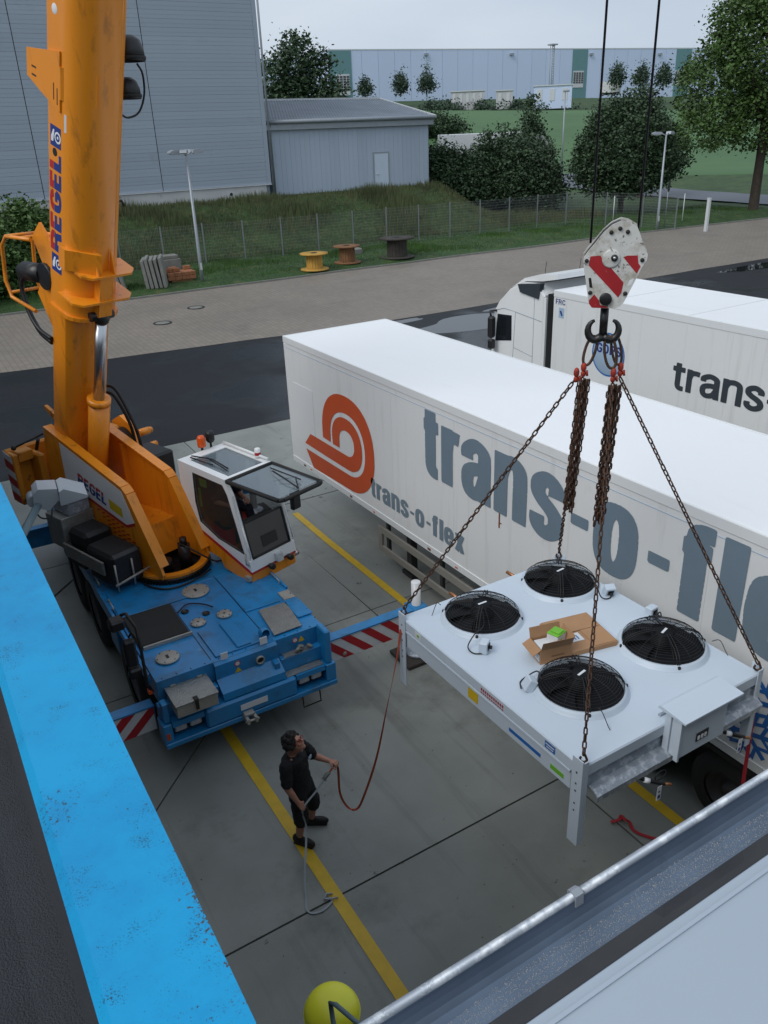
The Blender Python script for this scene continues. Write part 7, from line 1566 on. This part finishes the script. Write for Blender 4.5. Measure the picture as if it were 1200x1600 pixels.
def build_person(t, R, S, J, hd_f, hd_up, curlR, curlL, palmR, palmL, pants, shirt_m, short_leg=True, hair_n=90, glasses=True):
    """J = joints in world coordinates"""
    b = MB(); rt = R
    loft(b, [(J['pelvis']-V((0, 0, .05)), .155, .11, rt), (J['pelvis']+V((0, 0, .06)), .15, .115, rt), (J['spine'], .145, .115, rt), (J['chest'], .17, .125, rt), (J['chest']+(J['neck']-J['chest'])*.6, .165, .11, rt), (J['neck']-V((0, 0, .035)), .09, .07, rt)])
    capsule(b, [J['neck']-V((0, 0, .04)), J['neck'], J['head']-V(hd_up)*.06], [.062, .056, .055])
    for s in 'RL':
        capsule(b, [J['sh'+s], J['el'+s], J['wr'+s]], [.058, .043, .028]); m_ = (J['el'+s]*.6+J['wr'+s]*.4); capsule(b, [J['el'+s], m_, J['wr'+s]], [.043, .041, .028])
        capsule(b, [J['hip'+s], J['kn'+s], J['an'+s]], [.088, .058, .042]); c_ = J['kn'+s]*.65+J['an'+s]*.35; capsule(b, [J['kn'+s], c_, J['an'+s]], [.056, .056, .04])
        capsule(b, [J['an'+s], J['to'+s]], [.042, .032])
    hand(b, J['wrR'], J['haR'], palmR[1], palmR[0], curlR); hand(b, J['wrL'], J['haL'], palmL[1], palmL[0], curlL)
    sd_ = V(hd_f).cross(V(hd_up)); P = head(b, J['head'], hd_f, hd_up, sd_)
    def mk(nm, mb, vox, m, par, it=2, wr=0):
        me = remesh(mb, vox, it, wr); me.transform(BASE[t.name].inverted()); me.materials.append(m); o = bpy.data.objects.new(nm, me); C.objects.link(o); o.parent = par; BASE[o.name] = BASE[t.name]; return o
    mk('body', b, .0065, MT['skin'], t, 2)
    # T-shirt
    s_ = MB(); loft(s_, [(J['pelvis']+V((0, 0, -.02)), .178, .14, rt), (J['pelvis']+V((0, 0, .07)), .172, .142, rt), (J['spine'], .168, .145, rt), (J['chest'], .19, .148, rt), (J['chest']+(J['neck']-J['chest'])*.55, .185, .128, rt), (J['neck']-V((0, 0, .03)), .095, .082, rt)])
    for s in 'RL': e_ = J['sh'+s]+(J['el'+s]-J['sh'+s])*.80; capsule(s_, [J['sh'+s], e_], [.078, .072])
    sh = mk('shirt', s_, .007, shirt_m, t, 4, .011)
    f_b = V(S)
    p_ = MB(); loft(p_, [(J['pelvis']-V((0, 0, .12)), .176, .135, rt), (J['pelvis']-V((0, 0, .01)), .170, .135, rt)])
    for s in 'RL':
        kn = J['kn'+s]+(J['an'+s]-J['kn'+s])*(.16 if short_leg else .92); capsule(p_, [J['hip'+s], J['kn'+s], kn], [.112, .095 if short_leg else .078, .092 if short_leg else .066])
    mk('trousers', p_, .007, pants, t, 4, .010)
    for s in 'RL':
        sh_ = MB(); fd = (J['to'+s]-J['an'+s]); fd.z = 0; fd.normalize(); a0 = V((J['an'+s].x, J['an'+s].y, J['to'+s].z-.045)); sdv = V((-fd.y, fd.x, 0))
        M3 = Matrix((sdv, fd, V((0, 0, 1)))).transposed()
        sh_.ball(a0+fd*.10+V((0, 0, .055)), .11, 14, (.47, 1.12, .52), M3); sh_.ball(a0-fd*.03+V((0, 0, .07)), .07, 12, (.72, .9, 1.0), M3); capsule(sh_, [J['an'+s]+V((0, 0, .035)), a0+V((0, 0, .06))], [.052, .055])
        sh_.box((-.045, -.075, -.045), (.045, .20, -.02), Matrix.Translation(a0+V((0, 0, .045))) @ M3.to_4x4(), ch=.02)
        mk('shoe', sh_, .008, MT['shoe'], t, 2)
    h_ = MB(); rr = random.Random(11)
    h_.ball(P(0, -.03, .05), .108, 16, (.92, 1.0, .95), Matrix((sd_.normalized(), V(hd_f).normalized(), V(hd_up).normalized())).transposed())
    for k in range(hair_n):
        th, ph = rr.uniform(0, 6.28), rr.uniform(-.35, 1); x, y, z = math.cos(th)*math.sqrt(1-ph*ph), math.sin(th)*math.sqrt(1-ph*ph), ph
        if y > .35 and z < .45: continue
        if y > .72: continue
        h_.ball(P(x*.104, y*.108-.022, .042+z*.104), rr.uniform(.018, .032), 8)
    mk('hair', h_, .005, MT['hair'], t, 0, .004)
    if glasses:
        g_ = MB()
        for q in (-1, 1):
            g_.tube([P(q*.034+.024*math.cos(a*.5236), .103, .012+.018*math.sin(a*.5236)) for a in range(12)], .0028, 6, closed=True); g_.tube([P(q*.058, .10, .016), P(q*.082, .0, .016)], .0028, 6)
        g_.tube([P(-.011, .108, .014), P(.011, .108, .014)], .0028, 6)
        obj('glasses', g_, MT['hook_red'], t)
    e_ = MB()
    for q in (-1, 1): e_.ball(P(q*.032, .086, .014), .0085, 8)
    obj('eyes', e_, MT['black_plastic'], t); 
    return P, sh
# rigger on the yard, looking up at the load
pb = V((2.80, 6.96, 0)); pf = V((.62, -.785, 0)).normalized(); pR = V((pf.y, -pf.x, 0))   # forward, right
def L_(r, f, z): return pb+pR*r+pf*f+V((0, 0, z))
J = dict(pelvis=L_(.05, -.02, .87), spine=L_(.07, -.03, 1.04), chest=L_(.09, -.03, 1.22), neck=L_(.105, -.03, 1.395), head=L_(.11, .02, 1.535),
         shR=L_(.275, -.04, 1.31), elR=L_(.34, -.02, 1.06), wrR=L_(.325, .10, .85), haR=L_(.31, .15, .775),
         shL=L_(-.095, -.02, 1.32), elL=L_(-.20, .08, 1.10), wrL=L_(-.155, .31, 1.12), haL=L_(-.14, .385, 1.135),
         hipR=L_(.13, -.01, .82), knR=L_(.17, .03, .46), anR=L_(.17, -.03, .085), toR=L_(.18, .13, .05),
         hipL=L_(-.04, -.01, .82), knL=L_(-.11, .05, .46), anL=L_(-.16, -.02, .085), toL=L_(-.21, .13, .05))
per = thing('person', pb, 'person in black T-shirt and shorts looking up, holding a strap', 'person')
hf = (pf*.80+V((0, 0, .62))-pR*.10).normalized(); hu = (V((0, 0, 1))-hf*hf.z).normalized()
Pp, shirt = build_person(per, pR, pf, J, hf, hu, .55, .95, (pf*-1+pR*-.3, pf), (V((0, 0, -1)), -pR*-1), MT['cloth_black'], MT['cloth_black'])
ch_ = L_(.0, .135, 1.26); obj('shirt_print', MB().box((-.035, -.001, -.02), (.035, .003, .02), Matrix.Translation(ch_) @ Matrix((pR, pf, V((0, 0, 1)))).transposed().to_4x4()).box((-.02, -.001, .026), (.04, .003, .034), Matrix.Translation(ch_) @ Matrix((pR, pf, V((0, 0, 1)))).transposed().to_4x4()), MT['decal_pale'], shirt)
hl_ = J['haL']; hr_ = J['haR']
# orange lashing strap from the hand up to the leg of the unit
obj('lashing_strap', ribbon([hl_+V((-.02, .01, -.005)), hl_+V((.03, .0, -.10)), V((3.17, 6.72, .66)), V((3.24, 6.68, .43)), V((3.33, 6.62, .40)), V((3.40, 6.55, .62)), V((3.55, 6.46, 1.20)), V((3.72, 6.46, 1.85)), V((3.88, 6.47, 2.45)), V((3.955, 6.47, 2.85))], .028, up=lambda s: V((math.cos(s*7), math.sin(s*7), .3)), th=.003), MT['orange_strap'], label='faded orange lashing strap looping from the person to the fan unit', cat='strap')
t = thing('tension_strap', (2.6, 6.5, 0), 'grey strap with orange ratchet running from hand to hand and ground', 'strap')
a_, b_ = hl_+V((0, 0, -.03)), hr_+V((.0, .0, .0)); rt_ = a_+(b_-a_)*.18
obj('upper_webbing', ribbon([a_, a_+(rt_-a_)*.5, rt_], .028), MT['orange_strap'], t); dd = (b_-a_).normalized(); MX = dd.to_track_quat('X', 'Z').to_matrix().to_4x4(); MX.translation = rt_
obj('ratchet', MB().box((0, -.02, -.015), (.10, .02, .015), MX, ch=.005).box((.02, -.026, .016), (.085, .026, .03), MX, ch=.004).cyl(MX @ V((.10, -.03, 0)), MX @ V((.10, .03, 0)), .012, n=10), MT['old_concrete'], t)
obj('grey_webbing', ribbon([rt_+dd*.10, (rt_+b_)/2+V((0, 0, -.015)), b_, b_+V((-.01, 0, -.12)), V((b_.x+.0, b_.y-.02, .42)), V((2.44, 6.30, .12)), V((2.36, 6.12, .02)), V((2.30, 5.98, .015)), V((2.33, 5.90, .015)), V((2.44, 5.87, .015)), V((2.55, 5.90, .015)), V((2.60, 5.93, .018))], .024, th=.006), MT['grey_rope'], t)
obj('strap_hook', MB().tube([V((2.60, 5.93, .03)), V((2.52, 5.98, .03)), V((2.57, 6.03, .03)), V((2.63, 5.99, .03))], .012, 8).tube([V((2.56, 5.96, .04)), V((2.66, 5.91, .03))], .01, 6), MT['galv'], t)
# crane driver seated in the cab
db = SU(.36, .96, 1.8); df = (SU(1, 0, 0)-SU(0, 0, 0)).normalized(); dR = V((df.y, -df.x, 0))
def DL(r, f, z): return db+dR*r+df*f+V((0, 0, z))
J2 = dict(pelvis=DL(0, .0, .50), spine=DL(0, -.02, .66), chest=DL(0, .0, .82), neck=DL(0, .02, .98), head=DL(0, .05, 1.105),
          shR=DL(.18, .0, .90), elR=DL(.24, .10, .66), wrR=DL(.16, .34, .62), haR=DL(.14, .41, .625), shL=DL(-.18, .0, .90), elL=DL(-.24, .12, .66), wrL=DL(-.14, .40, .66), haL=DL(-.12, .47, .66),
          hipR=DL(.10, .05, .48), knR=DL(.14, .46, .50), anR=DL(.14, .54, .12), toR=DL(.14, .68, .06), hipL=DL(-.10, .05, .48), knL=DL(-.14, .46, .50), anL=DL(-.14, .54, .12), toL=DL(-.14, .68, .06))
drv = thing('person', db, 'crane driver in dark clothes seated behind the raised cab window', 'person')
build_person(drv, dR, df, J2, (df*.95+V((0, 0, .25))).normalized(), V((0, 0, 1)), .5, .5, (V((0, 0, -1)), -dR), (V((0, 0, -1)), dR), MT['cloth_navy'], MT['cloth_navy'], short_leg=False, glasses=False)
